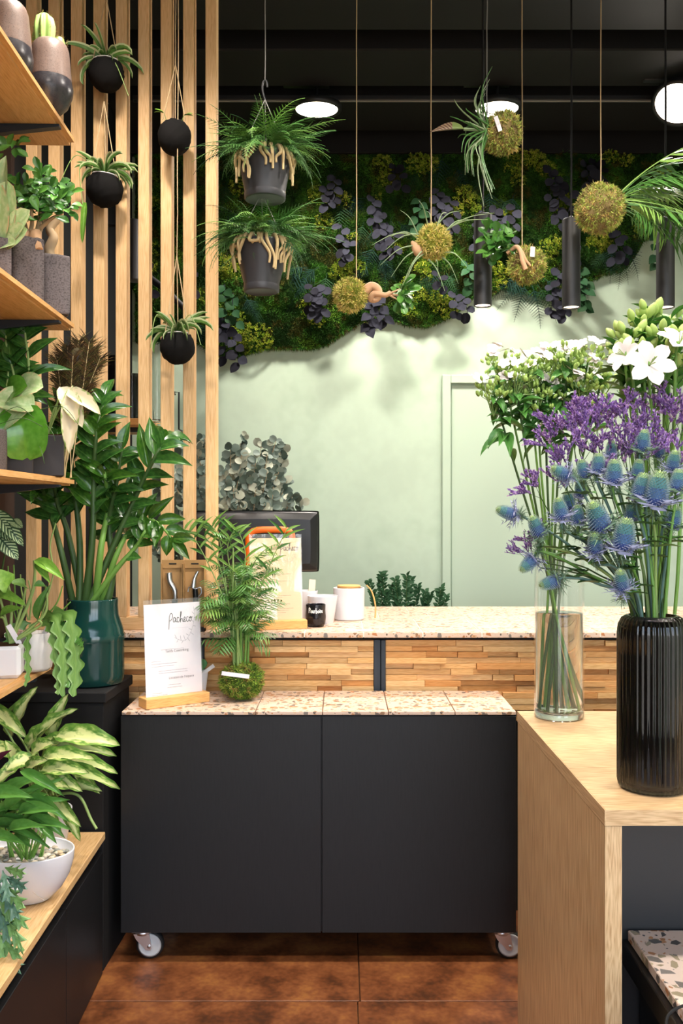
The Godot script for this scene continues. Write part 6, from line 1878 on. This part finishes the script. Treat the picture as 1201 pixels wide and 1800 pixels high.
func build_bench_plants() -> void:
	var top := 0.4216
	# dumb cane in a white pot, further back
	var p := Vector3(at(70, 0, 2.52).x, top, -2.55)
	var t := thing("dumb_cane", "dumb cane with broad cream and green leaves in a white pot", "potted plant", p)
	part(t, "pot", lathem([Vector2(0.001, 0), Vector2(0.06, 0), Vector2(0.078, 0.112), Vector2(0.078, 0.116), Vector2(0.073, 0.116), Vector2(0.066, 0.095), Vector2(0.001, 0.095)], 40), M.white_glaze)
	part(t, "soil", lathem([Vector2(0.066, 0.097), Vector2(0.001, 0.1)], 20), M.soil)
	for k in 5:
		part(t, "cane", tubem(spline([Vector3(rr(-0.03, 0.03), 0.098, rr(-0.03, 0.03)), Vector3(rr(-0.04, 0.04), 0.17, rr(-0.03, 0.03)), Vector3(rr(-0.06, 0.06), 0.24, rr(-0.03, 0.05))], 4), 0.008, 0.005, 7), M.stem_pale)
	for q in [[95, 1295, 196, 1292, 21, 2.40], [80, 1310, 190, 1310, 14, 2.42], [70, 1335, 150, 1318, 15, 2.36], [90, 1300, 103, 1232, 15, 2.48], [60, 1310, 108, 1240, 12, 2.46], [30, 1290, 42, 1215, 13, 2.52], [-20, 1240, 40, 1285, 14, 2.50], [20, 1300, 30, 1225, 14, 2.55], [75, 1345, 200, 1365, 13, 2.36], [100, 1335, 195, 1340, 13, 2.38], [70, 1355, 140, 1345, 16, 2.34], [60, 1330, 12, 1345, 16, 2.38], [55, 1330, 75, 1300, 17, 2.38], [60, 1325, 120, 1285, 15, 2.44], [80, 1360, 135, 1380, 13, 2.34], [110, 1385, 165, 1378, 11, 2.38], [60, 1370, 110, 1375, 14, 2.33], [100, 1400, 140, 1470, 11, 2.36], [70, 1390, 100, 1460, 12, 2.33], [85, 1400, 135, 1445, 11, 2.35], [40, 1340, -10, 1370, 14, 2.36], [50, 1320, 70, 1270, 14, 2.48], [85, 1320, 155, 1275, 12, 2.46], [30, 1345, 20, 1310, 14, 2.42], [115, 1340, 170, 1385, 11, 2.40], [45, 1360, 65, 1330, 14, 2.34], [20, 1330, -25, 1300, 14, 2.45]]:
		var foot := Vector3(rr(-0.03, 0.03), 0.15, 0)
		part(t, "petiole", tubem(spline([foot, foot.lerp(at(q[0], q[1], 2.5) - p, 0.6) + Vector3(0, 0.02, 0), at(q[0], q[1], q[5] + 0.06) - p], 4), 0.0035, 0.0025, 6), M.stem_pale)
		arch_leaf(t, p, q, "oval", M.lf_dieff, q[5] + 0.06, q[5], 0.6, 0.25)
	part(t, "petiole", tubem(spline([Vector3(0.02, 0.15, 0.03), at(110, 1395, 2.42) - p, at(140, 1400, 2.40) - p, at(160, 1440, 2.38) - p, at(170, 1457, 2.37) - p], 5), 0.004, 0.0035, 6), M.stem_pale)
	# peace lily in the white bowl with gravel
	p = Vector3(at(42, 0, 2.22).x, top, -2.235)
	t = thing("peace_lily_bowl", "glossy green plant with arching leaves in a white oval bowl of gravel", "potted plant", p)
	var b := MB.new()
	var rows := []
	for q in [[0.0, 0.001], [0.0, 0.055], [0.004, 0.062], [0.03, 0.088], [0.06, 0.105], [0.095, 0.115], [0.118, 0.117], [0.121, 0.115], [0.118, 0.112], [0.095, 0.108], [0.095, 0.001]]:
		var row := PackedVector3Array()
		for i in 49:
			var a := TAU * i / 48.0
			row.append(Vector3(cos(a) * q[1], q[0], sin(a) * q[1] * 0.78))
		rows.append(row)
	b.weld_grid(rows)
	part(t, "bowl", b.mesh(), M.white_glaze)
	var tube := []
	for i in 14:
		var a := i / 13.0
		tube.append(Vector3(lerpf(-0.03, 0.058, a), 0.098 - 0.085 * a * a, 0.0))
	for i in tube.size():
		var y: float = tube[i].y
		var r := 0.062 + (0.117 - 0.062) * pow(clampf(y / 0.12, 0, 1), 0.55)
		tube[i].z = 0.78 * sqrt(maxf(0.0, r * r - tube[i].x * tube[i].x)) + 0.0008
	part(t, "raised_line", tubem(tube, 0.0018, 0.0018, 5), M.white_matte)
	var pm := MB.new()
	pm.lathe([Vector2(0.001, -0.7), Vector2(0.7, -0.5), Vector2(1.0, 0.0), Vector2(0.7, 0.5), Vector2(0.001, 0.7)], 8)
	var pebble := pm.mesh()
	for k in 4:
		std("pebble_%d" % k, [Color("b5a894"), Color("d8ccb8"), Color("8d8f86"), Color("c4b08e")][k], 0.6)
	for k in 260:
		var a := rr(0, TAU)
		var r := sqrt(rr(0.12, 1.0)) * 0.105
		var s := rr(0.0045, 0.0085)
		part(t, "pebble", pebble, M["pebble_%d" % (k % 4)], Transform3D(Basis.from_euler(Vector3(rr(-0.4, 0.4), rr(0, TAU), 0)).scaled(Vector3(s * rr(0.9, 1.4), s * 0.8, s)), Vector3(cos(a) * r, 0.098 + rr(0, 0.006), sin(a) * r * 0.78)))
	for k in 26:
		var a := rr(0, TAU)
		part(t, "petiole", tubem(spline([Vector3(cos(a) * rr(0, 0.04), 0.098, sin(a) * rr(0, 0.03)), Vector3(cos(a) * 0.05, 0.16, sin(a) * 0.04), Vector3(cos(a) * 0.07, rr(0.18, 0.25), sin(a) * 0.06)], 4), 0.0026, 0.002, 5), M.stem_green)
	for q in [[-10, 1420, 45, 1352, 16, 2.14], [35, 1355, 105, 1385, 10, 2.10], [-15, 1440, 90, 1385, 14, 2.12], [30, 1400, 115, 1422, 12, 2.10], [20, 1450, 80, 1478, 8, 2.10], [-10, 1450, 40, 1445, 10, 2.12], [10, 1455, 78, 1475, 6, 2.08], [-20, 1410, 20, 1370, 14, 2.16], [40, 1420, 60, 1390, 14, 2.14], [-20, 1460, 35, 1425, 12, 2.14], [45, 1430, 70, 1450, 12, 2.12], [20, 1440, 25, 1400, 12, 2.2], [30, 1460, 45, 1480, 10, 2.1], [0, 1470, 10, 1400, 11, 2.2], [60, 1440, 95, 1470, 10, 2.14], [-5, 1425, 60, 1405, 12, 2.12], [20, 1440, 75, 1360, 13, 2.16], [10, 1430, 40, 1380, 15, 2.10], [45, 1445, 110, 1440, 11, 2.09], [-15, 1470, 30, 1470, 10, 2.06], [30, 1430, 85, 1410, 13, 2.08], [60, 1425, 108, 1462, 10, 2.10], [-20, 1400, 40, 1385, 14, 2.08], [15, 1460, 60, 1440, 11, 2.06]]:
		arch_leaf(t, p, q, "lance", M.lf_spath, q[5] + 0.05, q[5], 0.8, 0.12)
	leafmat("lf_dark_red", Color("5a2438"), "plain", 0.3, 0.1)
	arch_leaf(t, p, [-10, 1345, 16, 1318, 8], "lance", M.lf_dark_red, 2.2, 2.18, 0.2, 0.0)
	# blue-green crested fern in the small white pot at the left edge
	p = Vector3(at(2, 0, 2.02).x - 0.01, top, -2.03)
	t = thing("crested_fern", "small white pot with crested blue-green fern leaves at the left edge", "potted plant", p)
	part(t, "pot", lathem([Vector2(0.001, 0), Vector2(0.034, 0), Vector2(0.044, 0.105), Vector2(0.045, 0.11), Vector2(0.041, 0.11), Vector2(0.036, 0.092), Vector2(0.001, 0.092)], 36), M.white_glaze)
	part(t, "soil", lathem([Vector2(0.038, 0.094), Vector2(0.001, 0.098)], 20), M.soil)
	var lobe := MB.new()
	var outline := [[0, 0.04], [0.12, 0.10], [0.2, 0.42], [0.3, 0.16], [0.42, 0.2], [0.5, 0.6], [0.58, 0.22], [0.68, 0.2], [0.76, 0.5], [0.84, 0.16], [0.92, 0.12], [1.0, 0.01]]
	var lr := []
	for i in outline.size():
		var y: float = outline[i][0]
		var w: float = outline[i][1]
		var lag := 0.12 if w > 0.3 else 0.0
		lr.append(PackedVector3Array([Vector3(w, y + lag, 0.05 * sin(i * 2.0)), Vector3(w * 0.5, y + lag * 0.4, 0.03), Vector3(0, y, 0.0), Vector3(-w * 0.5, y + lag * 0.4, 0.03), Vector3(-w, y + lag, 0.05 * cos(i * 2.0))]))
	lobe.grid(lr)
	var lm := lobe.mesh()
	leafmat("lf_crest_blue", Color("5c7f72"), "plain", 0.45, 0.2)
	for q in [[10, 1525, 40, 1535, 22], [12, 1540, 42, 1560, 24], [5, 1550, 38, 1590, 26], [0, 1560, 30, 1610, 26], [-5, 1570, 42, 1625, 28], [0, 1580, 35, 1660, 26], [0, 1600, 25, 1640, 24], [-10, 1640, 32, 1680, 26], [-10, 1660, 30, 1705, 30], [-15, 1690, 10, 1725, 22], [0, 1545, -15, 1600, 24], [5, 1530, 15, 1580, 24], [-5, 1590, 15, 1650, 26], [-10, 1610, 8, 1700, 22], [15, 1620, 38, 1672, 12]]:
		var a := at(q[0], q[1], 1.98) - p
		var e := at(q[2], q[3], 1.93) - p
		var f := frame(e - a, Vector3(rr(-0.3, 0.4), 0.4, 0.9))
		var l := (e - a).length() * 1.15
		part(t, "leaf", lm, M.lf_crest if rng.randf() < 0.6 else M.lf_crest_blue, Transform3D(Basis(f.x * q[4] / F * 1.95, f.y * l, f.z * l), a))

# ---- cut flowers on the oak bar ---------------------------------------------------------------------------------------------------
func vase(called: String, label: String, p: Vector3, r: float, h: float, base_t: float, mat: Material, water: float) -> Node3D:
	var t := thing(called, label, "vase", p)
	part(t, "base", lathem([Vector2(0.0005, 0.0), Vector2(r - 0.004, 0.0), Vector2(r - 0.0005, 0.004), Vector2(r - 0.0005, base_t - 0.004), Vector2(r - 0.006, base_t - 0.0005), Vector2(0.0005, base_t - 0.0005)], 72), M.clear_glass)
	part(t, "glass", lathem([Vector2(r, 0.004), Vector2(r, h - 0.001), Vector2(r - 0.0012, h), Vector2(r - 0.0028, h - 0.001), Vector2(r - 0.003, base_t + 0.002)], 72), mat)
	if water > 0.0:
		part(t, "water", lathem([Vector2(0.0005, base_t + 0.0006), Vector2(r - 0.010, base_t + 0.0006), Vector2(r - 0.0033, base_t + 0.008), Vector2(r - 0.0033, water), Vector2(0.0005, water)], 72), M.water)
	return t

func flowerm(key: String, petals: int, kind: String, bend: float, fold: float, half: float, cup: float) -> ArrayMesh:
	if G.has(key):
		return G[key]
	var b := MB.new()
	var l := leafm(kind, bend, fold, 6)
	for k in petals:
		var a := TAU * k / petals + 0.2
		var f := frame(Vector3(cos(a), cup, sin(a)), Vector3(-cos(a) * cup, 1, -sin(a) * cup))
		b.add(l, Transform3D(Basis(f.x * half, f.y, f.z), Vector3(cos(a), 0, sin(a)) * 0.05))
	G[key] = b.mesh()
	return G[key]
func budm(key: String, segs := 10) -> ArrayMesh:   # pointed bud along +y, length 1, radius 0.28
	if not G.has(key):
		G[key] = lathem([Vector2(0.02, 0), Vector2(0.12, 0.06), Vector2(0.24, 0.3), Vector2(0.28, 0.5), Vector2(0.22, 0.75), Vector2(0.1, 0.93), Vector2(0.005, 1.0)], segs)
	return G[key]
func upright(dir: Vector3, s: float) -> Basis:
	var f := frame(dir, Vector3(0.2, 0.1, 1))
	return Basis(f.x * s, f.y * s, f.z * s)

func thistle_head() -> ArrayMesh:
	if G.has("thistle"):
		return G["thistle"]
	var b := MB.new()
	var c0 := lin("525ea4")
	var c1 := lin("588688")
	var c2 := lin("98ae58")
	b.col = c1
	var pf := [Vector2(0.02, 0.0), Vector2(0.2, 0.06), Vector2(0.27, 0.25), Vector2(0.255, 0.55), Vector2(0.18, 0.85), Vector2(0.08, 0.98), Vector2(0.005, 1.02)]
	for j in pf.size() - 1:
		b.col = c0.lerp(c1, clampf(pf[j].y * 1.8, 0, 1)).lerp(c2, clampf((pf[j].y - 0.6) * 2.2, 0, 1))
		b.lathe([pf[j], pf[j + 1]], 14)
	var n := 300
	for k in n:
		var y := (k + 0.5) / n
		var a := k * 2.39996
		var r := 0.262 * sqrt(maxf(0.0, 1.0 - pow(absf(y - 0.32) / 0.72, 2.4)))
		var o := Vector3(cos(a) * r, y, sin(a) * r)
		var d := Vector3(cos(a), (y - 0.3) * 1.6, sin(a)).normalized() * (0.13 - 0.05 * y)
		b.col = c0.lerp(c1, clampf(y * 1.9, 0, 1)).lerp(c2, clampf((y - 0.62) * 2.2, 0, 1)).lightened(0.15 + 0.1 * (k % 3))
		var s := d.cross(Vector3.UP).normalized()
		b.blade(o, d, s, 0.016, Vector3.ZERO)
		b.blade(o, d, s.cross(d).normalized(), 0.016, Vector3.ZERO)
	G["thistle"] = b.mesh()
	return G["thistle"]
func bract_ring() -> ArrayMesh:
	if G.has("bracts"):
		return G["bracts"]
	var b := MB.new()
	for k in 13:
		var a := TAU * k / 13.0
		var d := Vector3(cos(a), rr(0.0, 0.8), sin(a)).normalized()
		var s := d.cross(Vector3.UP).normalized()
		var l := rr(0.6, 1.0)
		b.blade(Vector3(cos(a), 0, sin(a)) * 0.1, d * l, s, 0.032, Vector3(0, -0.1, 0))
		for q in 3:
			var o := d * l * (0.3 + 0.2 * q)
			for e in [-1.0, 1.0]:
				b.blade(o, (d * 0.6 + s * e).normalized() * 0.24, s.cross(d), 0.022, Vector3.ZERO)
	G["bracts"] = b.mesh()
	return G["bracts"]
func spray_mesh(key: String) -> ArrayMesh:   # sea lavender: forked twigs set with small florets, about 1 tall
	if G.has(key):
		return G[key]
	var b := MB.new()
	var pal := [lin("9470b4"), lin("a684c4"), lin("8660a2"), lin("b898cc"), lin("765290"), lin("c4a4c0")]
	var tips := [[Vector3.ZERO, Vector3(0, 1, 0), 0.42, 0]]
	while tips.size() > 0:
		var q: Array = tips.pop_back()
		var o: Vector3 = q[0]
		var e := o + Vector3(q[1]) * float(q[2])
		b.col = lin("4f6a3c")
		b.tube([o, e], 0.012 / (1 + q[3]), 0.007 / (1 + q[3]), 3, false)
		if q[3] < 3:
			for k in 3:
				var d := (Vector3(q[1]) + Vector3(rr(-0.85, 0.85), rr(-0.15, 0.4), rr(-0.85, 0.85))).normalized()
				tips.append([o.lerp(e, rr(0.55, 1.0)), d, float(q[2]) * rr(0.6, 0.8), q[3] + 1])
		if q[3] >= 2:
			for k in 16:
				var p := o.lerp(e, rr(0.1, 1.05))
				b.col = pal[rng.randi() % pal.size()]
				for m in 2:
					var d := (Vector3(q[1]) + Vector3(rr(-1, 1), rr(-0.4, 0.8), rr(-1, 1))).normalized() * rr(0.03, 0.05)
					b.blade(p, d, d.cross(Vector3(rr(-1, 1), rr(-1, 1), rr(-1, 1))).normalized(), 0.012, Vector3.ZERO)
	G[key] = b.mesh()
	return G[key]

func build_flowers() -> void:
	# clear cylinder vase with white phlox
	var vp := Vector3(at(983, 0, 2.362).x, BAR_TOP, -2.362)
	vase("clear_vase", "tall clear glass cylinder vase half full of water with phlox stems", vp, 0.0635, 0.421, 0.020, M.vase_glass, 0.27)
	var heads := [[868, 690, 925, 870], [882, 640, 930, 860], [905, 660, 935, 850], [930, 645, 940, 860], [960, 650, 950, 860], [985, 635, 955, 850], [1000, 628, 965, 840], [1035, 630, 985, 850], [1060, 660, 1000, 850], [945, 690, 945, 870], [1020, 680, 985, 850]]
	var k := 0
	for h in heads:
		var tip := at(h[0], h[1], 2.33 + rr(-0.06, 0.05))
		var nx: float = 1016.0 - 66.0 * k / 10.0
		var foot := Vector3(at(nx, 0, 2.362).x, BAR_TOP + 0.023, -2.362 + rr(-0.025, 0.025))
		var rim := Vector3(lerpf(vp.x, at(h[2], 0, 2.36).x, 0.5), BAR_TOP + 0.41, -2.36 + rr(-0.018, 0.018))
		var t := thing("white_phlox", "white phlox in the clear vase, flower head %s" % rank(heads, k), "flower", foot, 0, "white phlox in the clear vase")
		var pts := spline(moved([foot, foot.lerp(rim, 0.5), rim, rim.lerp(tip, 0.55) + Vector3(-0.005, 0.01, 0), tip], -foot), 6)
		part(t, "stem", tubem(pts, 0.0040, 0.0025, 7), M.stem_green if k % 2 else M.stem_dark)
		for j in 16:
			var tt := 0.80 + 0.0115 * j + rr(-0.006, 0.006)
			var e := rr(0, TAU)
			put_leaf(t, "leaf", leafm("lance", [0.4, 0.8, 1.2][j % 3], 0.45, 8), M.lf_phlox, along(pts, tt), Vector3(cos(e), rr(-0.5, 0.8), sin(e)), Vector3(-cos(e) * 0.3, 1, 0.5), rr(0.045, 0.09) * (1.25 - 0.04 * j), rr(0.010, 0.016))
		for j in 14:
			var tt := 0.88 + 0.11 * rng.randf()
			var e := rr(0, TAU)
			var o := along(pts, tt)
			var q := o + Vector3(cos(e) * rr(0.02, 0.05), rr(0.0, 0.03), sin(e) * rr(0.02, 0.05))
			part(t, "pedicel", tubem([o, q], 0.0012, 0.0009, 4), M.stem_pale)
			for m in 3:
				part(t, "bud", budm("bud8", 7), M.bud_small, Transform3D(upright(Vector3(rr(-0.6, 0.6), 1, rr(-0.6, 0.6)), rr(0.0115, 0.0175)), q + Vector3(rr(-0.006, 0.006), 0, rr(-0.006, 0.006))))
		var fm := flowerm("phlox", 5, "petal", 0.35, 0.15, 0.42, 0.25)
		for j in 26:
			var o := Vector3(rr(-1, 1), rr(-0.5, 0.6), rr(-1, 1)) * 0.04 + (tip - foot)
			var c := tip - foot - Vector3(0, 0.06, 0)
			var d := (o - c).normalized()
			part(t, "bud", budm("bud8", 7), M.bud_small, Transform3D(upright(d, rr(0.0125, 0.0195)), o))
			if j % 3 == 0:
				part(t, "pedicel", tubem([c, o], 0.0012, 0.0009, 4), M.stem_pale)
		for j in (6 if k != 9 else 2):
			var o := Vector3(rr(-1, 1) * 0.045, rr(0.022, 0.046), rr(-0.4, 1) * 0.045) + (tip - foot)
			part(t, "flower", fm, M.petal, Transform3D(upright(Vector3(rr(-0.6, 0.6), rr(0.3, 1), rr(0, 0.9)), rr(0.0145, 0.019)), o))
		k += 1
	# two long leaves hanging out at the left
	# ribbed smoked-glass vase
	var rp := Vector3(at(1147, 0, 1.756).x, BAR_TOP, -1.756)
	var t := thing("ribbed_vase", "dark smoked glass vase with vertical ribs on the oak bar", "vase", rp)
	var rb := MB.new()
	var outp := [Vector2(0.0005, 0.0000), Vector2(0.0550, 0.0000), Vector2(0.0630, 0.0053), Vector2(0.0652, 0.0160), Vector2(0.0652, 0.2971), Vector2(0.0630, 0.3148), Vector2(0.0568, 0.3273), Vector2(0.0479, 0.3326), Vector2(0.0443, 0.3330), Vector2(0.0426, 0.3317)]
	rb.lathe(outp, 320, Vector3.ZERO, 0.016, 40)
	rb.lathe([Vector2(0.0426, 0.3317), Vector2(0.0461, 0.3273), Vector2(0.0585, 0.3060), Vector2(0.0612, 0.2927), Vector2(0.0612, 0.0177), Vector2(0.0005, 0.0160)], 72)
	part(t, "glass", rb.mesh(), M.smoke_glass)
	# sea holly: [head px, py, depth, tilt x, tilt y, size px, colour]
	var th := [[1130, 775, 1.791, 0.1, 1, 40], [1080, 830, 1.729, 0, 1, 44], [1052, 815, 1.756, 0, 1, 36], [1025, 825, 1.774, -0.2, 1, 34], [985, 830, 1.738, -1, 0.5, 36], [1122, 825, 1.774, 0.1, 1, 34], [1128, 855, 1.703, 0.15, 1, 46], [1156, 860, 1.685, 0.1, 1, 62], [1185, 810, 1.756, 0.05, 1, 36], [1192, 845, 1.729, 0.1, 1, 40], [985, 895, 1.712, -0.25, 1, 40], [1016, 905, 1.747, -0.1, 1, 34], [1050, 908, 1.685, -0.45, 1, 58], [1098, 940, 1.667, 0.1, 1, 58], [1046, 955, 1.685, -0.05, 0.3, 40], [943, 925, 1.729, -0.5, 1, 40], [890, 900, 1.756, -1, 0.3, 36], [928, 992, 1.738, -0.6, -0.5, 36], [965, 1025, 1.729, -0.8, -0.2, 36], [1092, 1020, 1.650, -0.1, 0.5, 40], [1000, 880, 1.818, -0.2, 1, 34], [1160, 790, 1.862, 0, 1, 30], [1075, 790, 1.862, 0, 1, 30], [1110, 900, 1.791, 0, 1, 36], [1185, 910, 1.756, 0.2, 1, 40], [1020, 860, 1.845, -0.1, 1, 30]]
	var stems := []
	k = 0
	for h in th:
		var tip := at(h[0], h[1], h[2])
		var d := Vector3(h[3], h[4], rr(0.0, 0.35)).normalized()
		var sz: float = h[5] / F * float(h[2])
		tip -= d * sz * 0.5
		var foot := Vector3(rp.x + rr(-0.03, 0.03), BAR_TOP + 0.027, rp.z + rr(-0.03, 0.03))
		var neck := Vector3(rp.x + clampf((h[0] - 1147.0) * 0.00027, -0.031, 0.018), BAR_TOP + 0.334, rp.z + rr(-0.03, 0.03))
		var lab := "sea holly in the ribbed vase, spiny head %s" % rank(th, k)
		if k == 16:
			lab = "sea holly whose spiny head points furthest left of all"
		elif k == 17:
			lab = "sea holly with drooping green spiny head above the clear vase"
		elif k == 7:
			lab = "sea holly with the largest, deepest blue head at right"
		elif k == 0:
			lab = "sea holly with the topmost pale green head"
		t = thing("sea_holly", lab, "flower", foot, 0, "sea holly in the ribbed vase")
		var pts := spline(moved([foot, neck, neck.lerp(tip, 0.5) + Vector3(0, 0.027, 0), tip - d * 0.02, tip], -foot), 7)
		part(t, "stem", tubem(pts, 0.0036, 0.0024, 6), [M.stem_blue, M.stem_green, M.stem_blue, M.stem_pale][k % 4])
		part(t, "head", thistle_head(), M.tinted, Transform3D(upright(d, sz) , tip - foot))
		part(t, "bracts", bract_ring(), M.bract if k % 3 else M.bract_green, Transform3D(upright(d, sz * 1.1), tip - foot))
		for j in 3:
			var tt := 0.5 + 0.16 * j
			for e in 2:
				var a := rr(0, TAU)
				var f := frame(Vector3(cos(a), 0.3, sin(a)), Vector3.UP)
				part(t, "leaf", bract_ring() if j == 2 else leafm("zig", 0.5, 0.3, 14, 0, 3), M.bract_green if j == 2 else M.lf_fern, Transform3D(Basis(f.x * (0.026 if j == 2 else 0.012), f.y * (0.026 if j == 2 else 0.045), f.z * (0.026 if j == 2 else 0.045)), along(pts, tt)))
		k += 1
	# sea lavender
	for v in 3:
		spray_mesh("spray_%d" % v)
	k = 0
	var lav := [[990, 800, 1.880, -0.5, 0.089], [1015, 780, 1.907, -0.3, 0.098], [1045, 790, 1.880, -0.1, 0.098], [1075, 760, 1.916, 0.0, 0.098], [1100, 770, 1.898, 0.1, 0.089], [1130, 800, 1.880, 0.1, 0.089], [1165, 770, 1.898, 0.2, 0.098], [1190, 760, 1.916, 0.2, 0.089], [1000, 835, 1.845, -0.4, 0.080], [1060, 825, 1.862, 0, 0.089], [1105, 835, 1.845, 0, 0.089], [1150, 825, 1.845, 0.1, 0.089], [970, 870, 1.827, -0.9, 0.080], [950, 960, 1.791, -1.3, 0.075], [925, 945, 1.809, -1.5, 0.053], [1195, 800, 1.862, 0.3, 0.089], [975, 945, 1.809, -1.0, 0.062], [1020, 760, 1.951, -0.3, 0.089], [1180, 730, 1.951, 0.2, 0.080], [1055, 770, 1.933, -0.2, 0.089], [1085, 800, 1.809, 0, 0.080], [1030, 815, 1.827, -0.2, 0.089], [1140, 750, 1.951, 0.1, 0.089], [1010, 860, 1.791, -0.5, 0.071], [1175, 835, 1.818, 0.2, 0.089], [1060, 850, 1.791, 0, 0.071]]
	for h in lav:
		var tip := at(h[0], h[1] + 38, h[2])
		var d := Vector3(h[3] * 0.7, 1, rr(-0.1, 0.3)).normalized()
		var foot := Vector3(rp.x + rr(-0.03, 0.03), BAR_TOP + 0.027, rp.z + rr(-0.03, 0.03))
		var neck := Vector3(rp.x + clampf((h[0] - 1147.0) * 0.00027, -0.031, 0.018), BAR_TOP + 0.334, rp.z + rr(-0.03, 0.03))
		t = thing("sea_lavender", "purple sea lavender spray, %s, in the ribbed vase" % rank(lav, k), "flower", foot, 0, "purple sea lavender in the ribbed vase")
		var pts := spline(moved([foot, neck, neck.lerp(tip, 0.5) + Vector3(0, 0.027, 0), tip], -foot), 6)
		part(t, "stem", tubem(pts, 0.0026, 0.0014, 5), M.stem_dark)
		part(t, "spray", G["spray_%d" % (k % 3)], M.tinted, Transform3D(upright(d, h[4] * (1.6 if h[0] > 955 else 1.0)) * Basis(Vector3.UP, rr(0, TAU)), tip - foot))
		k += 1
	# third vase, behind the ribbed one, with white Peruvian lilies
	var lp := Vector3(at(1168, 0, 2.067).x, BAR_TOP, -2.067)
	vase("lily_vase", "clear glass vase behind the ribbed vase holding white lilies", lp, 0.0445, 0.306, 0.012, M.vase_glass, 0.0)
	k = 0
	var lil := [[1085, 605, 2.022], [1105, 580, 1.995], [1125, 560, 2.022], [1100, 620, 1.969], [1145, 545, 2.040], [1160, 580, 1.987], [1180, 550, 2.040], [1195, 590, 1.987], [1210, 560, 2.040], [1130, 600, 1.951], [1190, 640, 1.969], [1170, 615, 1.951]]
	for h in lil:
		var tip := at(h[0], h[1], h[2])
		var foot := Vector3(lp.x + rr(-0.03, 0.03), BAR_TOP + 0.016, lp.z + rr(-0.03, 0.03))
		var rim := Vector3(lp.x + clampf((tip.x - lp.x) * 0.3, -0.035, 0.035), BAR_TOP + 0.306, lp.z + rr(-0.03, 0.03))
		t = thing("peruvian_lily", "Peruvian lily with green buds, %s, in the rear glass vase" % rank(lil, k), "flower", foot, 0, "white Peruvian lilies")
		var pts := spline(moved([foot, rim, rim.lerp(tip, 0.6), tip - Vector3(0, 0.03, 0)], -foot), 6)
		part(t, "stem", tubem(pts, 0.0045, 0.0035, 7), M.stem_green)
		var c: Vector3 = pts[-1]
		for j in 7:
			var a := rr(0, TAU)
			var d := Vector3(cos(a), rr(0.5, 1.5), sin(a)).normalized()
			var o := c + d * rr(0.013, 0.036)
			part(t, "pedicel", tubem([c, o], 0.0016, 0.0014, 5), M.stem_pale)
			part(t, "bud", budm("bud12", 12), M.bud, Transform3D(upright(d + Vector3(0, 0.6, 0), rr(0.023, 0.037)), o))
		for j in 22:
			var a := rr(0, TAU)
			put_leaf(t, "leaf", leafm("lance", 0.7, 0.4, 8), M.lf_alstro, along(pts, 1.0 - 0.009 * j) + Vector3(0, 0.02 * rng.randf(), 0), Vector3(cos(a), rr(0.2, 1.6), sin(a)), Vector3(-cos(a) * 0.4, 1, -sin(a) * 0.4), rr(0.04, 0.067), rr(0.008, 0.0115))
		k += 1
	var open := flowerm("lily_open", 6, "petal", 0.55, 0.25, 0.40, 0.55)
	for h in [[1142, 642, 1.88, -0.1, 0.3, 0.9, 0.053], [1100, 625, 1.915, -0.8, 0.35, 0.5, 0.041], [1194, 606, 1.90, 0.2, 0.8, 0.6, 0.053]]:
		var o := at(h[0], h[1], h[2])
		var d := Vector3(h[3], h[4], h[5]).normalized()
		var foot := Vector3(lp.x + rr(-0.02, 0.02), BAR_TOP + 0.016, lp.z + rr(-0.02, 0.02))
		t = thing("open_lily", ["open white lily facing the camera above the purple spray", "open white lily turned to the left beside the phlox", "open white lily with green streaks at the right edge"][k - 12], "flower", foot, 0, "white Peruvian lilies")
		var pts := spline(moved([foot, Vector3(lp.x, BAR_TOP + 0.306, lp.z), Vector3(lp.x, BAR_TOP + 0.306, lp.z).lerp(o, 0.6) + Vector3(0, 0.02, 0), o - d * 0.015, o], -foot), 6)
		part(t, "stem", tubem(pts, 0.004, 0.003, 7), M.stem_green)
		var f := flowerm("lily_petal", 1, "petal", 0.55, 0.25, 0.33, 0.55)
		for j in 6:
			var turn := Basis(Vector3.UP, TAU * j / 6.0)
			part(t, "petal", f, M.petal, Transform3D(upright(d, h[6]) * turn, o - foot))
		for j in 5:
			var q := (d + Vector3(rr(-0.3, 0.3), rr(-0.3, 0.3), rr(-0.3, 0.3))).normalized()
			part(t, "stamen", tubem([o - foot, o - foot + q * h[6] * 0.6], 0.0008, 0.0012, 4), M.stem_pale)
		k += 1
